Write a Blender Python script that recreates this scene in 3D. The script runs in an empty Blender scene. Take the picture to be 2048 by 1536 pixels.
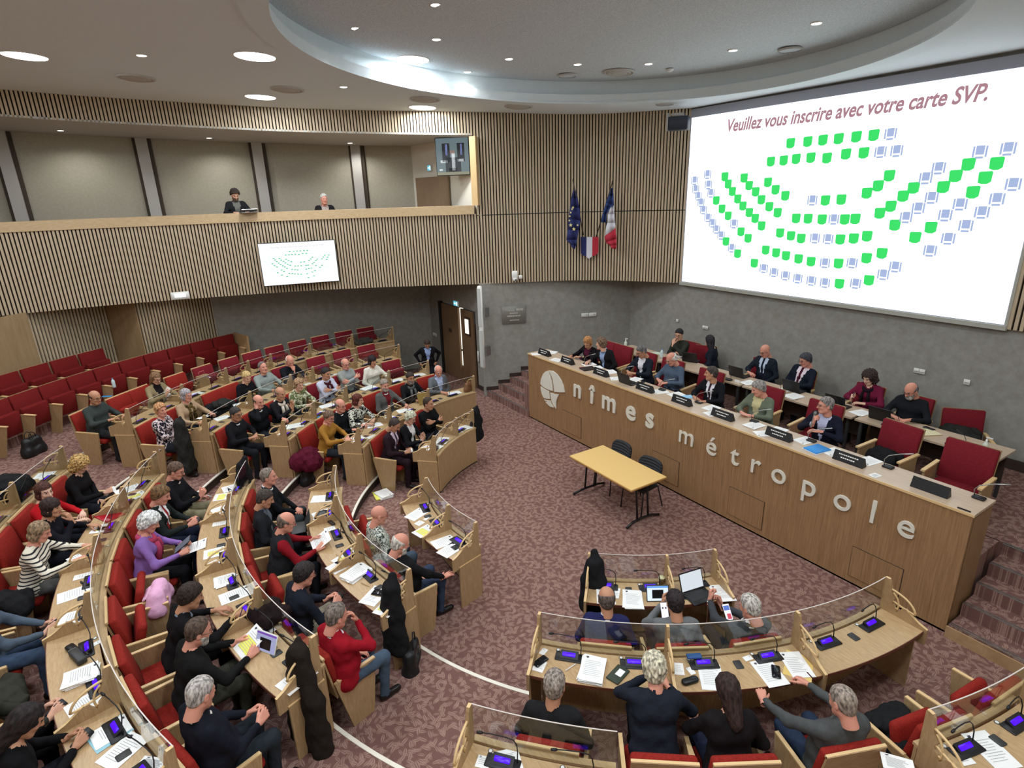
import bpy, math
import numpy as np
from mathutils import Vector, Matrix
rng = np.random.default_rng(7)
SC = bpy.context.scene
COL = SC.collection
PI = math.pi
def rad(a): return a * PI / 180

# ---------------------------------------------------------------- camera
F_PX, YAW, PITCH, ROLL, CAM_H = 1163.544, -1.010893, 0.316920, -0.031730, 5.15592
_f = np.array([math.sin(YAW)*math.cos(PITCH), math.cos(YAW)*math.cos(PITCH), -math.sin(PITCH)])
_r0 = np.array([math.cos(YAW), -math.sin(YAW), 0.0]); _u0 = np.cross(_r0, _f)
_r = math.cos(ROLL)*_r0 + math.sin(ROLL)*_u0
_u = -math.sin(ROLL)*_r0 + math.cos(ROLL)*_u0
CAM = np.array([0.0, 0.0, CAM_H])
cam_data = bpy.data.cameras.new('camera'); cam = bpy.data.objects.new('camera', cam_data); COL.objects.link(cam)
cam_data.sensor_width = 36.0; cam_data.lens = F_PX/2048*36.0
cam_data.clip_start = 0.05; cam_data.clip_end = 200
cam.matrix_world = Matrix(((_r[0], _u[0], -_f[0], 0), (_r[1], _u[1], -_f[1], 0), (_r[2], _u[2], -_f[2], CAM_H), (0, 0, 0, 1)))
SC.camera = cam
# ---------------------------------------------------------------- world, exposure
W = bpy.data.worlds.new('world'); SC.world = W; W.use_nodes = True
W.node_tree.nodes['Background'].inputs[0].default_value = (0.8, 0.85, 1.0, 1)
W.node_tree.nodes['Background'].inputs[1].default_value = 0.02
SC.view_settings.view_transform = 'Standard'; SC.view_settings.look = 'None'
SC.view_settings.gamma = 1.0; SC.view_settings.use_curve_mapping = False
SC.view_settings.exposure = 0.0
SC.cycles.max_bounces = 7; SC.cycles.diffuse_bounces = 4; SC.cycles.glossy_bounces = 3
SC.cycles.transparent_max_bounces = 24; SC.cycles.transmission_bounces = 4
SC.cycles.sample_clamp_indirect = 4.0
SC.cycles.caustics_reflective = False; SC.cycles.caustics_refractive = False
# light levels (W) of the lamps of the room, used by the lamp builders below
L_BIG, L_SMALL, L_GALLERY, E_SCREEN, E_TV = 82.0, 28.0, 60.0, 1.9, 2.0
WARM, WHITE = (0.98, 0.95, 0.91), (0.86, 0.93, 1.0)

# ---------------------------------------------------------------- geometry of the hall
CX, CY, T = -6.636, 6.041, 0.163             # centre of the rings of seats, rise of one tier
def RK(k): return 3.475 + 1.327*k            # sitter's edge of the desks of row k
def SK(k): return 4.327 + 1.335*(k-1)        # nosing of tier k
def pol(r, deg, z=0.0): return Vector((CX + r*math.cos(rad(deg)), CY + r*math.sin(rad(deg)), z))
def _ray(px, py):
    d = (px-1024)*_r - (py-768)*_u + F_PX*_f
    return d/np.linalg.norm(d)
def at(px, py, z):                            # the point of the horizontal plane z seen there in the photograph
    d = _ray(px, py); return Vector(CAM + d*(z-CAM_H)/d[2])
def aty(px, py, Y):
    d = _ray(px, py); return Vector(CAM + d*Y/d[1])
def atx(px, py, X):
    d = _ray(px, py); return Vector(CAM + d*X/d[0])
CO = (7.4323, 0.00623, -0.05296)              # ceiling plane
def zc(x, y): return CO[0] + CO[1]*x + CO[2]*y
def atc(px, py, dz=0.0):
    d = _ray(px, py); n = np.array([-CO[1], -CO[2], 1.0]); t = (CO[0]+dz - CAM@n)/(d@n); return Vector(CAM + d*t)
def project(p):
    d = np.array(p, float) - CAM; z = d@_f
    return (1024 + F_PX*(d@_r)/z, 768 - F_PX*(d@_u)/z, z)

# ---------------------------------------------------------------- materials
def srgb(*c):
    return tuple(((x/255)/12.92 if x/255 <= 0.04045 else ((x/255+0.055)/1.055)**2.4) for x in c)
MATS = {}
def mat(name, col=(0.5, 0.5, 0.5), rough=0.6, metal=0.0, spec=0.4, emit=None, es=0.0, sheen=0.0):
    if name in MATS: return MATS[name]
    m = bpy.data.materials.new(name); m.use_nodes = True
    b = m.node_tree.nodes['Principled BSDF']
    b.inputs['Base Color'].default_value = (*col, 1); b.inputs['Roughness'].default_value = rough
    b.inputs['Metallic'].default_value = metal; b.inputs['Specular IOR Level'].default_value = spec
    if sheen: b.inputs['Sheen Weight'].default_value = sheen
    if emit is not None:
        b.inputs['Emission Color'].default_value = (*emit, 1); b.inputs['Emission Strength'].default_value = es
    MATS[name] = m
    return m
def nodes(m): return m.node_tree.nodes, m.node_tree.links, m.node_tree.nodes['Principled BSDF']
def ramp(N, stops):
    r = N.new('ShaderNodeValToRGB'); e = r.color_ramp.elements
    while len(e) < len(stops): e.new(0.5)
    for i, (p, c) in enumerate(stops): e[i].position = p; e[i].color = (*c, 1)
    return r
def mapping(N, L, scale, coord='Object', rot=(0, 0, 0)):
    tc = N.new('ShaderNodeTexCoord'); mp = N.new('ShaderNodeMapping'); mp.inputs['Scale'].default_value = scale
    mp.inputs['Rotation'].default_value = rot
    L.new(tc.outputs[coord], mp.inputs['Vector']); return mp
def wood(name, c1, c2, scale=(1, 1, 1), rough=0.5, world=False):
    m = mat(name, c1, rough); N, L, B = nodes(m)
    mp = mapping(N, L, scale)
    if world:
        g = N.new('ShaderNodeNewGeometry'); L.new(g.outputs['Position'], mp.inputs['Vector'])
    n = N.new('ShaderNodeTexNoise'); n.inputs['Scale'].default_value = 6; n.inputs['Detail'].default_value = 6
    n.inputs['Roughness'].default_value = 0.65; n.inputs['Distortion'].default_value = 0.6
    L.new(mp.outputs[0], n.inputs['Vector'])
    r = ramp(N, [(0.3, c2), (0.7, c1)]); L.new(n.outputs['Fac'], r.inputs[0]); L.new(r.outputs[0], B.inputs['Base Color'])
    return m
def mottled(name, c1, c2, scale=30, rough=0.9, bump=0.0, dist=0.01, spec=0.2):
    m = mat(name, c1, rough, spec=spec); N, L, B = nodes(m)
    g = N.new('ShaderNodeNewGeometry'); n = N.new('ShaderNodeTexNoise'); n.inputs['Scale'].default_value = scale
    n.inputs['Detail'].default_value = 5; n.inputs['Roughness'].default_value = 0.7
    L.new(g.outputs['Position'], n.inputs['Vector'])
    r = ramp(N, [(0.35, c2), (0.65, c1)]); L.new(n.outputs['Fac'], r.inputs[0]); L.new(r.outputs[0], B.inputs['Base Color'])
    if bump:
        b = N.new('ShaderNodeBump'); b.inputs['Strength'].default_value = bump; b.inputs['Distance'].default_value = dist
        L.new(n.outputs['Fac'], b.inputs['Height']); L.new(b.outputs[0], B.inputs['Normal'])
    return m
OAK = wood('oak_veneer', srgb(186, 156, 116), srgb(160, 128, 90), (1.2, 14, 1.2), 0.42)
OAK_TOP = wood('oak_desktop', srgb(198, 168, 126), srgb(174, 142, 102), (1.5, 9, 1.5), 0.34)
OAK_EDGE = mat('oak_edge', srgb(224, 190, 138), 0.45)
DAIS = wood('dais_veneer', srgb(168, 132, 94), srgb(134, 102, 70), (9, 9, 0.35), 0.42)
DAIS_TOP = wood('dais_desktop', srgb(206, 184, 160), srgb(184, 160, 136), (0.6, 8, 1), 0.3)
SLAT = wood('slat_wood', srgb(204, 186, 158), srgb(182, 162, 134), (5, 5, 0.5), 0.6)
LEDGE = wood('ledge_wood', srgb(212, 186, 148), srgb(192, 164, 124), (1.5, 1.5, 6), 0.45)
PANEL_WOOD = wood('wall_panel_wood', srgb(168, 142, 106), srgb(150, 124, 90), (3, 3, 0.3), 0.5)
DARKBACK = mat('slat_backing_felt', srgb(34, 26, 24), 0.95, spec=0.1)
RED = mottled('red_upholstery', srgb(150, 40, 30), srgb(126, 28, 22), 60, 0.85)
CRIMSON = mottled('crimson_upholstery', srgb(128, 30, 42), srgb(108, 22, 32), 60, 0.85)
GREYW = mottled('grey_wall_coating', srgb(158, 157, 150), srgb(144, 142, 134), 7, 0.92)
CEIL = mottled('ceiling_plaster', srgb(228, 238, 242), srgb(220, 230, 234), 60, 0.95, 0.25, 0.01)
RECESS = mottled('acoustic_ceiling', srgb(224, 231, 235), srgb(188, 197, 202), 45, 0.95, 0.4, 0.01)
WHITEP = mat('white_paint', srgb(226, 222, 208), 0.7)
GREYP = mat('grey_paint', srgb(190, 188, 182), 0.7)
BLACK = mat('black_plastic', srgb(24, 24, 26), 0.4)
CONSOLE = mat('console_black', srgb(30, 29, 32), 0.45)
DARKG = mat('dark_grey_plastic', srgb(58, 58, 58), 0.5)
METAL = mat('brushed_metal', srgb(170, 170, 168), 0.35, 0.9)
WHITEPL = mat('white_plastic', srgb(232, 232, 226), 0.4)
NOSING = mat('nosing_strip', srgb(236, 230, 214), 0.5)
RISER = mat('dark_riser', srgb(60, 46, 40), 0.8)
PAPER = mat('paper', srgb(244, 243, 240), 0.75)
INK = mat('print_grey', srgb(168, 168, 170), 0.8)
INKD = mat('print_dark', srgb(70, 66, 80), 0.8)
YELLOW = mat('yellow_highlight', srgb(240, 236, 110), 0.7)
BLUE_LED = mat('blue_display', (0.01, 0.0, 0.3), 0.3, emit=(0.06, 0.0, 1.0), es=1.5)
def flat_glass():
    m = mat('clear_glass'); N, L, B = nodes(m)
    N.remove(B); out = [n for n in N if n.type == 'OUTPUT_MATERIAL'][0]
    tr = N.new('ShaderNodeBsdfTransparent'); tr.inputs[0].default_value = (0.93, 0.95, 0.94, 1)
    gl = N.new('ShaderNodeBsdfGlossy'); gl.inputs['Roughness'].default_value = 0.02; gl.inputs[0].default_value = (1, 1, 1, 1)
    lw = N.new('ShaderNodeLayerWeight'); lw.inputs[0].default_value = 0.5
    pw = N.new('ShaderNodeMath'); pw.operation = 'POWER'; pw.inputs[1].default_value = 4.0; L.new(lw.outputs['Facing'], pw.inputs[0])
    fr = N.new('ShaderNodeMath'); fr.operation = 'MULTIPLY_ADD'; fr.inputs[1].default_value = 0.55; fr.inputs[2].default_value = 0.035; L.new(pw.outputs[0], fr.inputs[0])
    mx = N.new('ShaderNodeMixShader'); L.new(fr.outputs[0], mx.inputs[0]); L.new(tr.outputs[0], mx.inputs[1]); L.new(gl.outputs[0], mx.inputs[2])
    L.new(mx.outputs[0], out.inputs['Surface']); return m
GLASS = flat_glass()
GLASS_EDGE = mat('glass_edge', srgb(214, 204, 196), 0.3)
def carpet():
    m = mat('leaf_carpet', srgb(120, 80, 70), 0.97, spec=0.05); N, L, B = nodes(m)
    g = N.new('ShaderNodeNewGeometry')
    def M(op, a, b=None, c=None):
        n = N.new('ShaderNodeMath'); n.operation = op
        for i, v in enumerate((a, b, c)):
            if v is None: continue
            if isinstance(v, (int, float)): n.inputs[i].default_value = v
            else: L.new(v, n.inputs[i])
        return n.outputs[0]
    facs = []
    for j, (sc, off) in enumerate(((9.5, 0.0), (9.5, 3.37), (12.0, 7.7))):
        add = N.new('ShaderNodeVectorMath'); add.operation = 'MULTIPLY_ADD'
        add.inputs[1].default_value = (sc, sc, 0); add.inputs[2].default_value = (off, off*1.7, 0)
        L.new(g.outputs['Position'], add.inputs[0])
        v = N.new('ShaderNodeTexVoronoi'); v.voronoi_dimensions = '2D'; v.inputs['Scale'].default_value = 1.0
        L.new(add.outputs[0], v.inputs['Vector'])
        sub = N.new('ShaderNodeVectorMath'); sub.operation = 'SUBTRACT'
        L.new(add.outputs[0], sub.inputs[0]); L.new(v.outputs['Position'], sub.inputs[1])
        sx = N.new('ShaderNodeSeparateXYZ'); L.new(sub.outputs[0], sx.inputs[0])
        sc_ = N.new('ShaderNodeSeparateColor'); L.new(v.outputs['Color'], sc_.inputs[0])
        ang = M('MULTIPLY', sc_.outputs[0], 6.283)
        c, s = M('COSINE', ang), M('SINE', ang)
        a = M('ADD', M('MULTIPLY', sx.outputs[0], c), M('MULTIPLY', sx.outputs[1], s))
        b = M('SUBTRACT', M('MULTIPLY', sx.outputs[1], c), M('MULTIPLY', sx.outputs[0], s))
        # leaf: width tapers to both tips
        w = M('MULTIPLY', M('SUBTRACT', 0.36, M('MULTIPLY', M('MULTIPLY', a, a), 1.15)), 0.52)
        leaf = M('SUBTRACT', w, M('ABSOLUTE', b))
        vein = M('SUBTRACT', M('ABSOLUTE', b), 0.012)
        leaf = M('MINIMUM', leaf, vein)
        facs.append(M('MULTIPLY', M('MAXIMUM', leaf, 0.0), 26))
    f = M('MINIMUM', M('MAXIMUM', M('MAXIMUM', facs[0], facs[1]), M('MULTIPLY', facs[2], 0.6)), 1.0)
    nz = N.new('ShaderNodeTexNoise'); nz.inputs['Scale'].default_value = 90; L.new(g.outputs['Position'], nz.inputs['Vector'])
    f2 = M('ADD', M('MULTIPLY', f, 0.85), M('MULTIPLY', M('SUBTRACT', nz.outputs['Fac'], 0.5), 0.5))
    r = ramp(N, [(0.0, srgb(118, 86, 80)), (1.0, srgb(160, 130, 118))]); L.new(f2, r.inputs[0]); L.new(r.outputs[0], B.inputs['Base Color'])
    return m
CARPET = carpet()

# ---------------------------------------------------------------- mesh helpers
class MB:
    def __init__(s): s.v = []; s.f = []; s.m = []; s.sm = []
    def add(s, vs, fs, mi=0, smooth=False):
        o = len(s.v); s.v += [tuple(v) for v in vs]
        for f in fs: s.f.append(tuple(i+o for i in f)); s.m.append(mi); s.sm.append(smooth)
        return s
    def box(s, c, d, mi=0, M=None):
        x, y, z = (a/2 for a in d); c = Vector(c)
        vs = [Vector((i*x, j*y, k*z)) for i in (-1, 1) for j in (-1, 1) for k in (-1, 1)]
        vs = [(M @ v if M else v) + c for v in vs]
        return s.add(vs, [(0, 1, 3, 2), (4, 6, 7, 5), (0, 4, 5, 1), (2, 3, 7, 6), (0, 2, 6, 4), (1, 5, 7, 3)], mi)
    def rbox(s, c, d, r=0.02, mi=0, M=None, n=3):      # rounded slab: rounded in its own x-y outline, chamfered top and bottom
        x, y, z = (a/2 for a in d); r = min(r, x*0.95, y*0.95); q = min(r*0.5, z*0.6); c = Vector(c); rings = []
        for (ins, zz) in ((q, -z), (0, -z+q), (0, z-q), (q, z)):
            ring = []
            for (sx, sy, a0) in ((1, 1, 0), (-1, 1, 90), (-1, -1, 180), (1, -1, 270)):
                for i in range(n+1):
                    a = rad(a0 + 90*i/n)
                    ring.append(Vector((sx*(x-r) + (r-ins)*math.cos(a), sy*(y-r) + (r-ins)*math.sin(a), zz)))
            rings.append(ring)
        k = len(rings[0]); vs = [(M @ v if M else v)+c for ring in rings for v in ring]
        fs = [(a*k+i, a*k+(i+1) % k, (a+1)*k+(i+1) % k, (a+1)*k+i) for a in range(3) for i in range(k)]
        fs += [tuple(range(k-1, -1, -1)), tuple(range(3*k, 4*k))]
        return s.add(vs, fs, mi, True)
    def prism(s, poly, fr, t, mi=0):                    # poly (a,b) -> fr(a,b,+-t/2)
        n = len(poly); vs = [fr(a, b, -t/2) for a, b in poly] + [fr(a, b, t/2) for a, b in poly]
        return s.add(vs, [tuple(range(n-1, -1, -1)), tuple(range(n, 2*n))] + [(i, (i+1) % n, n+(i+1) % n, n+i) for i in range(n)], mi)
    def tube(s, pts, r, mi=0, n=8, closed=False, flat=1.0, up=None):
        pts = [Vector(p) for p in pts]; rs = r if isinstance(r, (list, tuple)) else [r]*len(pts); vs = []; prev = None; m = len(pts)
        for i, p in enumerate(pts):
            if closed: t = pts[(i+1) % m] - pts[i-1]
            else: t = pts[min(i+1, m-1)] - pts[max(i-1, 0)]
            t.normalize()
            a = prev if prev is not None else (Vector(up) if up else (Vector((0, 0, 1)) if abs(t.z) < 0.9 else Vector((1, 0, 0))))
            a = a - t*a.dot(t); a.normalize(); prev = a; b = t.cross(a)
            vs += [p + (a*math.cos(2*PI*j/n)*flat + b*math.sin(2*PI*j/n))*rs[i] for j in range(n)]
        fs = [(i*n+j, i*n+(j+1) % n, (i+1)*n+(j+1) % n, (i+1)*n+j) for i in range(m-1) for j in range(n)]
        if closed: fs += [((m-1)*n+j, (m-1)*n+(j+1) % n, (j+1) % n, j) for j in range(n)]
        else: fs += [tuple(range(n-1, -1, -1)), tuple(range((m-1)*n, m*n))]
        return s.add(vs, fs, mi, n > 4)
    def cyl(s, c, r, h, mi=0, n=16, r2=None):
        r2 = r if r2 is None else r2; x, y, z = c
        vs = [(x+r*math.cos(2*PI*i/n), y+r*math.sin(2*PI*i/n), z) for i in range(n)] + [(x+r2*math.cos(2*PI*i/n), y+r2*math.sin(2*PI*i/n), z+h) for i in range(n)]
        return s.add(vs, [tuple(range(n-1, -1, -1)), tuple(range(n, 2*n))] + [(i, (i+1) % n, n+(i+1) % n, n+i) for i in range(n)], mi, False)
    def lathe(s, prof, c=(0, 0, 0), n=16, mi=0):
        vs = [(c[0]+r*math.cos(2*PI*i/n), c[1]+r*math.sin(2*PI*i/n), c[2]+z) for r, z in prof for i in range(n)]
        return s.add(vs, [(a*n+i, a*n+(i+1) % n, (a+1)*n+(i+1) % n, (a+1)*n+i) for a in range(len(prof)-1) for i in range(n)], mi, True)
    def arc(s, r0, r1, a0, a1, z0, z1, mi=0, step=1.5):   # solid ring sector about the hall's centre (world coordinates)
        n = max(2, int(abs(a1-a0)/step)+1); vs = []
        for i in range(n+1):
            a = a0 + (a1-a0)*i/n
            vs += [pol(r0, a, z0), pol(r1, a, z0), pol(r1, a, z1), pol(r0, a, z1)]
        fs = [(0, 1, 2, 3), tuple(4*n+j for j in (3, 2, 1, 0))]
        for i in range(n):
            for j in range(4): fs.append((4*i+j, 4*(i+1)+j, 4*(i+1)+(j+1) % 4, 4*i+(j+1) % 4))
        return s.add(vs, fs, mi)
    def mesh(s, name, mats):
        me = bpy.data.meshes.new(name); me.from_pydata(s.v, [], s.f)
        me.polygons.foreach_set('material_index', s.m); me.polygons.foreach_set('use_smooth', s.sm)
        for m in mats: me.materials.append(m)
        me.update(); return me
    def build(s, name, mats, parent=None, M=None):
        if not isinstance(mats, (list, tuple)): mats = [mats]
        return link(name, s.mesh(name, mats), parent, M)
def link(name, me, parent=None, M=None):
    o = bpy.data.objects.new(name, me); COL.objects.link(o)
    if parent is not None: o.parent = parent
    if M is not None: o.matrix_local = M
    return o
def tag(o, label=None, cat=None, group=None, kind=None):
    if label: o['label'] = label
    if cat: o['category'] = cat
    if group: o['group'] = group
    if kind: o['kind'] = kind
    return o
def thing(name, label, cat, M=None, group=None):
    o = bpy.data.objects.new(name, None); COL.objects.link(o); o.empty_display_size = 0.1
    if M is not None: o.matrix_world = M
    return tag(o, label, cat, group)
def struct(name, mb, mats): return tag(mb.build(name, mats), kind='structure')
def copy_tree(o, parent=None):
    c = o.copy(); COL.objects.link(c)
    if parent is not None: c.parent = parent
    for ch in list(o.children): copy_tree(ch, c)
    return c
def frame_at(p, deg, tilt=0):        # local y points along deg (world), z up
    return Matrix.Translation(Vector(p)) @ Matrix.Rotation(rad(deg-90), 4, 'Z')
def basis(p, x, y, z):
    return Matrix(((x[0], y[0], z[0], p[0]), (x[1], y[1], z[1], p[1]), (x[2], y[2], z[2], p[2]), (0, 0, 0, 1)))
ORD = ['', 'first', 'second', 'third', 'fourth', 'fifth', 'sixth', 'seventh', 'eighth', 'ninth', 'tenth', 'eleventh', 'twelfth', 'thirteenth', 'fourteenth']
def text_mesh(txt, size, depth=0.0, shear=0.0, bold=0.0, font=None):
    cu = bpy.data.curves.new('lettering', 'FONT'); cu.body = txt; cu.size = size; cu.extrude = depth; cu.shear = shear; cu.offset = bold
    cu.align_x = 'CENTER'; cu.align_y = 'BOTTOM_BASELINE'; cu.resolution_u = 4
    o = bpy.data.objects.new('lettering', cu); COL.objects.link(o)
    dg = bpy.context.evaluated_depsgraph_get(); me = bpy.data.meshes.new_from_object(o.evaluated_get(dg))
    bpy.data.objects.remove(o); bpy.data.curves.remove(cu)
    me.materials.clear(); return me

SPECRED = mottled('spectator_red_shaded', srgb(120, 28, 26), srgb(100, 20, 20), 60, 0.9)  # the red upholstery again, with the dimness under the gallery in its colour
# ================================================================ the setting
# floor and tiers
mb = MB(); mb.box((-8, 1.5, -0.05), (26, 22, 0.1)); struct('floor', mb, CARPET)
A0, A1 = -178.3, 2.0
for k in range(1, 7):
    r0 = SK(k) if k < 6 else 11.32
    mb = MB(); mb.arc(r0, 16.5, A0, A1 if k < 4 else -90.0, T*(k-1), T*k - 0.001, 0, 2.0)
    struct('floor_tier_%d' % k, mb, CARPET)
    if k < 6:
        mb = MB(); mb.arc(r0-0.028, r0+0.012, A0, A1 if k < 4 else -90.0, T*k-0.012, T*k+0.006, 0, 2.0)
        struct('trim_nosing_%d' % k, mb, NOSING)
        mb = MB(); mb.arc(r0-0.006, r0, A0, A1 if k < 4 else -90.0, T*(k-1), T*k-0.013, 0, 2.0)
        struct('trim_riser_%d' % k, mb, RISER)
# platform and stairs
PZ = 5*T
mb = MB(); mb.box((-6.6, 9.72, PZ/2), (13.4, 2.5, PZ)); mb.box((-6.6, 7.9, PZ/2), (9.0, 1.18, PZ)); struct('floor_platform', mb, CARPET)
def stair(name, n, xs, label_side):
    mb = MB(); st = MB(); fa = MB()
    for i in range(1, n+1):
        y = 7.26 + 0.29*(i-1); (xa, xb) = xs(y)
        if i < 5: mb.box(((xa+xb)/2, y+0.145+0.6, T*i/2), (xb-xa, 0.29+1.2, T*i))
        for dy in (0.012, 0.052): st.box(((xa+xb)/2, y+dy, T*i+0.003), (xb-xa, 0.018, 0.008))
    struct(name, mb, CARPET); struct('trim_'+label_side, st, METAL)
stair('floor_stairs_near_door', 4, lambda y: (-12.86+0.4*(y-7.2), -10.9), 'stair_strips_near_door')
stair('floor_stairs_near_aisle', 5, lambda y: (-2.05, 0.6), 'stair_strips_near_aisle')
mb = MB(); mb.box((-0.75, 7.24, 0.075), (2.62, 0.02, 0.15)); struct('trim_stair_fascia', mb, OAK)
# walls below
def vwall(pts, z0, z1, t=0.15, side=1):
    mb = MB()
    for (a, b) in zip(pts[:-1], pts[1:]):
        a, b = Vector(a), Vector(b); d = (b-a).normalized(); n = Vector((-d.y, d.x))*side
        vs = []
        for p in (a, b):
            for q in (p, p+n*t):
                for z in (z0, z1): vs.append((q.x, q.y, z))
        mb.add(vs, [(0, 4, 5, 1), (2, 3, 7, 6), (0, 1, 3, 2), (4, 6, 7, 5), (1, 5, 7, 3), (0, 2, 6, 4)])
    return mb
struct('wall_stage_side', vwall([(-12.88, 7.2), (-11.35, 10.95)], 0, 3.02), GREYW)
struct('wall_back', vwall([(-11.4, 10.95), (0.4, 10.95)], 0, 8.0), GREYW)
mbw = vwall([(-16.5, 7.4), (-15.62, 7.4)], 0, 3.02); mbw2 = vwall([(-13.55, 7.4), (-12.8, 7.4)], 0, 3.02)
mbw.add(mbw2.v, mbw2.f); m3 = vwall([(-15.62, 7.4), (-13.55, 7.4)], 2.17, 3.02); mbw.add(m3.v, m3.f)
struct('wall_doors', mbw, GREYW)
struct('wall_under_gallery', vwall([tuple(pol(11.62, -157).xy), (-16.42, 7.5)], 0, 3.02, side=1), GREYW)
struct('wall_mirror_side', vwall([(0.4, 10.95), (-0.1, 7.4), (3.4, 7.4), (3.6, -6.5)], 0, 8.0, side=1), WHITEP)
struct('wall_rear', vwall([(3.6, -6.6), (-20.5, -6.6), (-20.5, -1)], 0, 8.2, side=1), PANEL_WOOD)
# slatted timber: slats standing along a path, seen from its inner side
def slats(path, spans, pitch=0.072, w=0.045, d=0.036, inward=(-6.6, 4.0)):
    mb = MB(); bk = MB(); P = [Vector(p) for p in path]; L = [0.0]
    for a, b in zip(P[:-1], P[1:]): L.append(L[-1]+(b-a).length)
    n = int(L[-1]/pitch); cen = Vector(inward); last = None
    for i in range(n+1):
        s = L[-1]*i/n; j = 0
        while j < len(L)-2 and L[j+1] < s: j += 1
        p = P[j].lerp(P[j+1], (s-L[j])/(L[j+1]-L[j])); t = (P[j+1]-P[j]).normalized(); nn = Vector((-t.y, t.x))
        if nn.dot(cen-p) < 0: nn = -nn
        here = spans(p, s)
        for (z0, z1) in here:
            q = [p - t*w/2, p + t*w/2, p + t*w/2 - nn*d, p - t*w/2 - nn*d]
            vs = [(v.x, v.y, z0) for v in q] + [(v.x, v.y, z1) for v in q]
            mb.add(vs, [(0, 1, 5, 4), (1, 2, 6, 5), (3, 0, 4, 7), (3, 2, 1, 0), (4, 5, 6, 7)])
        if last is not None and len(last[2]) == len(here):
            for (za, zb), (zc_, zd) in zip(last[2], here):
                a0, b0 = last[0]-last[1]*d, p-nn*d; a1, b1 = a0-last[1]*0.05, b0-nn*0.05
                bk.add([(a0.x, a0.y, za), (b0.x, b0.y, zc_), (b0.x, b0.y, zd), (a0.x, a0.y, zb), (a1.x, a1.y, za), (b1.x, b1.y, zc_), (b1.x, b1.y, zd), (a1.x, a1.y, zb)],
                       [(0, 1, 2, 3), (7, 6, 5, 4), (0, 4, 5, 1), (3, 2, 6, 7), (0, 3, 7, 4), (1, 5, 6, 2)])
        last = (p, nn, here)
    return mb, bk
G = [(-15.6, -6.5), (-16.05, -4.6), (-16.2, -2.63), (-16.12, -.87), (-15.95, .11), (-15.70, 1.13), (-15.41, 2.2), (-15.05, 3.33), (-14.55, 4.42), (-13.95, 5.51),
     (-13.30, 6.57), (-12.84, 7.29), (-12.40, 8.10), (-12.02, 8.85), (-11.55, 9.5), (-11.05, 9.95), (-10.45, 10.35), (-9.85, 10.68), (-9.62, 10.85)]
def smooth(P, n=6):
    out = []
    for i in range(len(P)-1):
        p0, p1, p2, p3 = (Vector(P[max(0, min(len(P)-1, j))]) for j in (i-1, i, i+1, i+2))
        for k in range(n):
            t = k/n; out.append(0.5*((2*p1)+(p2-p0)*t+(2*p0-5*p1+4*p2-p3)*t*t+(3*p1-p0-3*p2+p3)*t**3))
    out.append(Vector(P[-1])); return out
GC = smooth(G)
OPEN_Y = 7.20
def ub(p): return 6.88 - 0.0435*(p.y+0.9) - 0.0*(p.x)
def spans(p, s):
    top = zc(p.x, p.y)+0.02
    if p.y < OPEN_Y and p.x < -11: return [(3.0, 4.70), (zc(p.x, p.y)-0.50, top)]
    return [(3.0, 4.655), (4.675, top)]
mb, bk = slats(GC, spans)
o = struct('wall_slatted_curve', mb, SLAT); o = struct('wall_slatted_curve_backing', bk, DARKBACK)
def strip(path, d0, d1, z0, z1, cen=(-6.6, 4.0), sel=None):     # solid band beside the curve; d outward
    mb = MB(); P = [p for p in path if sel is None or sel(p)]; cen = Vector(cen); vs = []
    for i, p in enumerate(P):
        t = (P[min(i+1, len(P)-1)]-P[max(i-1, 0)]).normalized(); n = Vector((-t.y, t.x))
        if n.dot(cen-p) > 0: n = -n
        a, b = p+n*d0, p+n*(d1(p) if callable(d1) else d1)
        za = z0(a) if callable(z0) else z0; zb = z1(a) if callable(z1) else z1
        zA = z0(b) if callable(z0) else z0; zB = z1(b) if callable(z1) else z1
        vs += [(a.x, a.y, za), (b.x, b.y, zA), (b.x, b.y, zB), (a.x, a.y, zb)]
    n = len(P); fs = [(0, 1, 2, 3), tuple(4*(n-1)+j for j in (3, 2, 1, 0))]
    for i in range(n-1):
        for j in range(4): fs.append((4*i+j, 4*(i+1)+j, 4*(i+1)+(j+1) % 4, 4*i+(j+1) % 4))
    return mb.add(vs, fs)
gal = lambda p: p.y < OPEN_Y+0.02
struct('ceiling_under_gallery', strip(GC, 0.09, lambda p: 3.6 if p.y < 5 else 2.4 if p.y < 8 else 0.9, 3.02, 3.08), GREYP)
struct('floor_gallery', strip(GC, 0.09, 4.4, 3.85, 3.93, sel=gal), CARPET)
struct('trim_gallery_ledge', strip(GC, -0.03, 0.42, 4.695, 4.90, sel=gal), LEDGE)
struct('wall_gallery_parapet', strip(GC, 0.09, 0.16, 3.93, 4.69, sel=gal), PANEL_WOOD)
struct('ceiling_gallery', strip(GC, 0.0, 4.6, lambda p: zc(p.x, p.y)-0.50, lambda p: zc(p.x, p.y)-0.46, sel=gal), GREYP)
BW = [(-19.6, -6.4), (-19.2, -2.11), (-18.75, 0.76), (-17.96, 3.38), (-16.89, 5.76), (-15.95, 7.03)]
struct('wall_gallery_back', vwall(BW, 3.9, 7.0, side=1), mottled('gallery_blind_fabric', srgb(186, 182, 166), srgb(176, 172, 154), 20, 0.9))
struct('wall_gallery_end', vwall([(-15.98, 6.98), (-12.98, 7.42)], 3.9, 7.0, side=1), WHITEP)
mb = MB(); mb.box((-12.90, 7.22, (4.9+6.45)/2), (0.10, 0.16, 6.45-4.9), M=Matrix.Rotation(rad(-57), 3, 'Z')); struct('trim_gallery_jamb', mb, OAK_EDGE)
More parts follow.
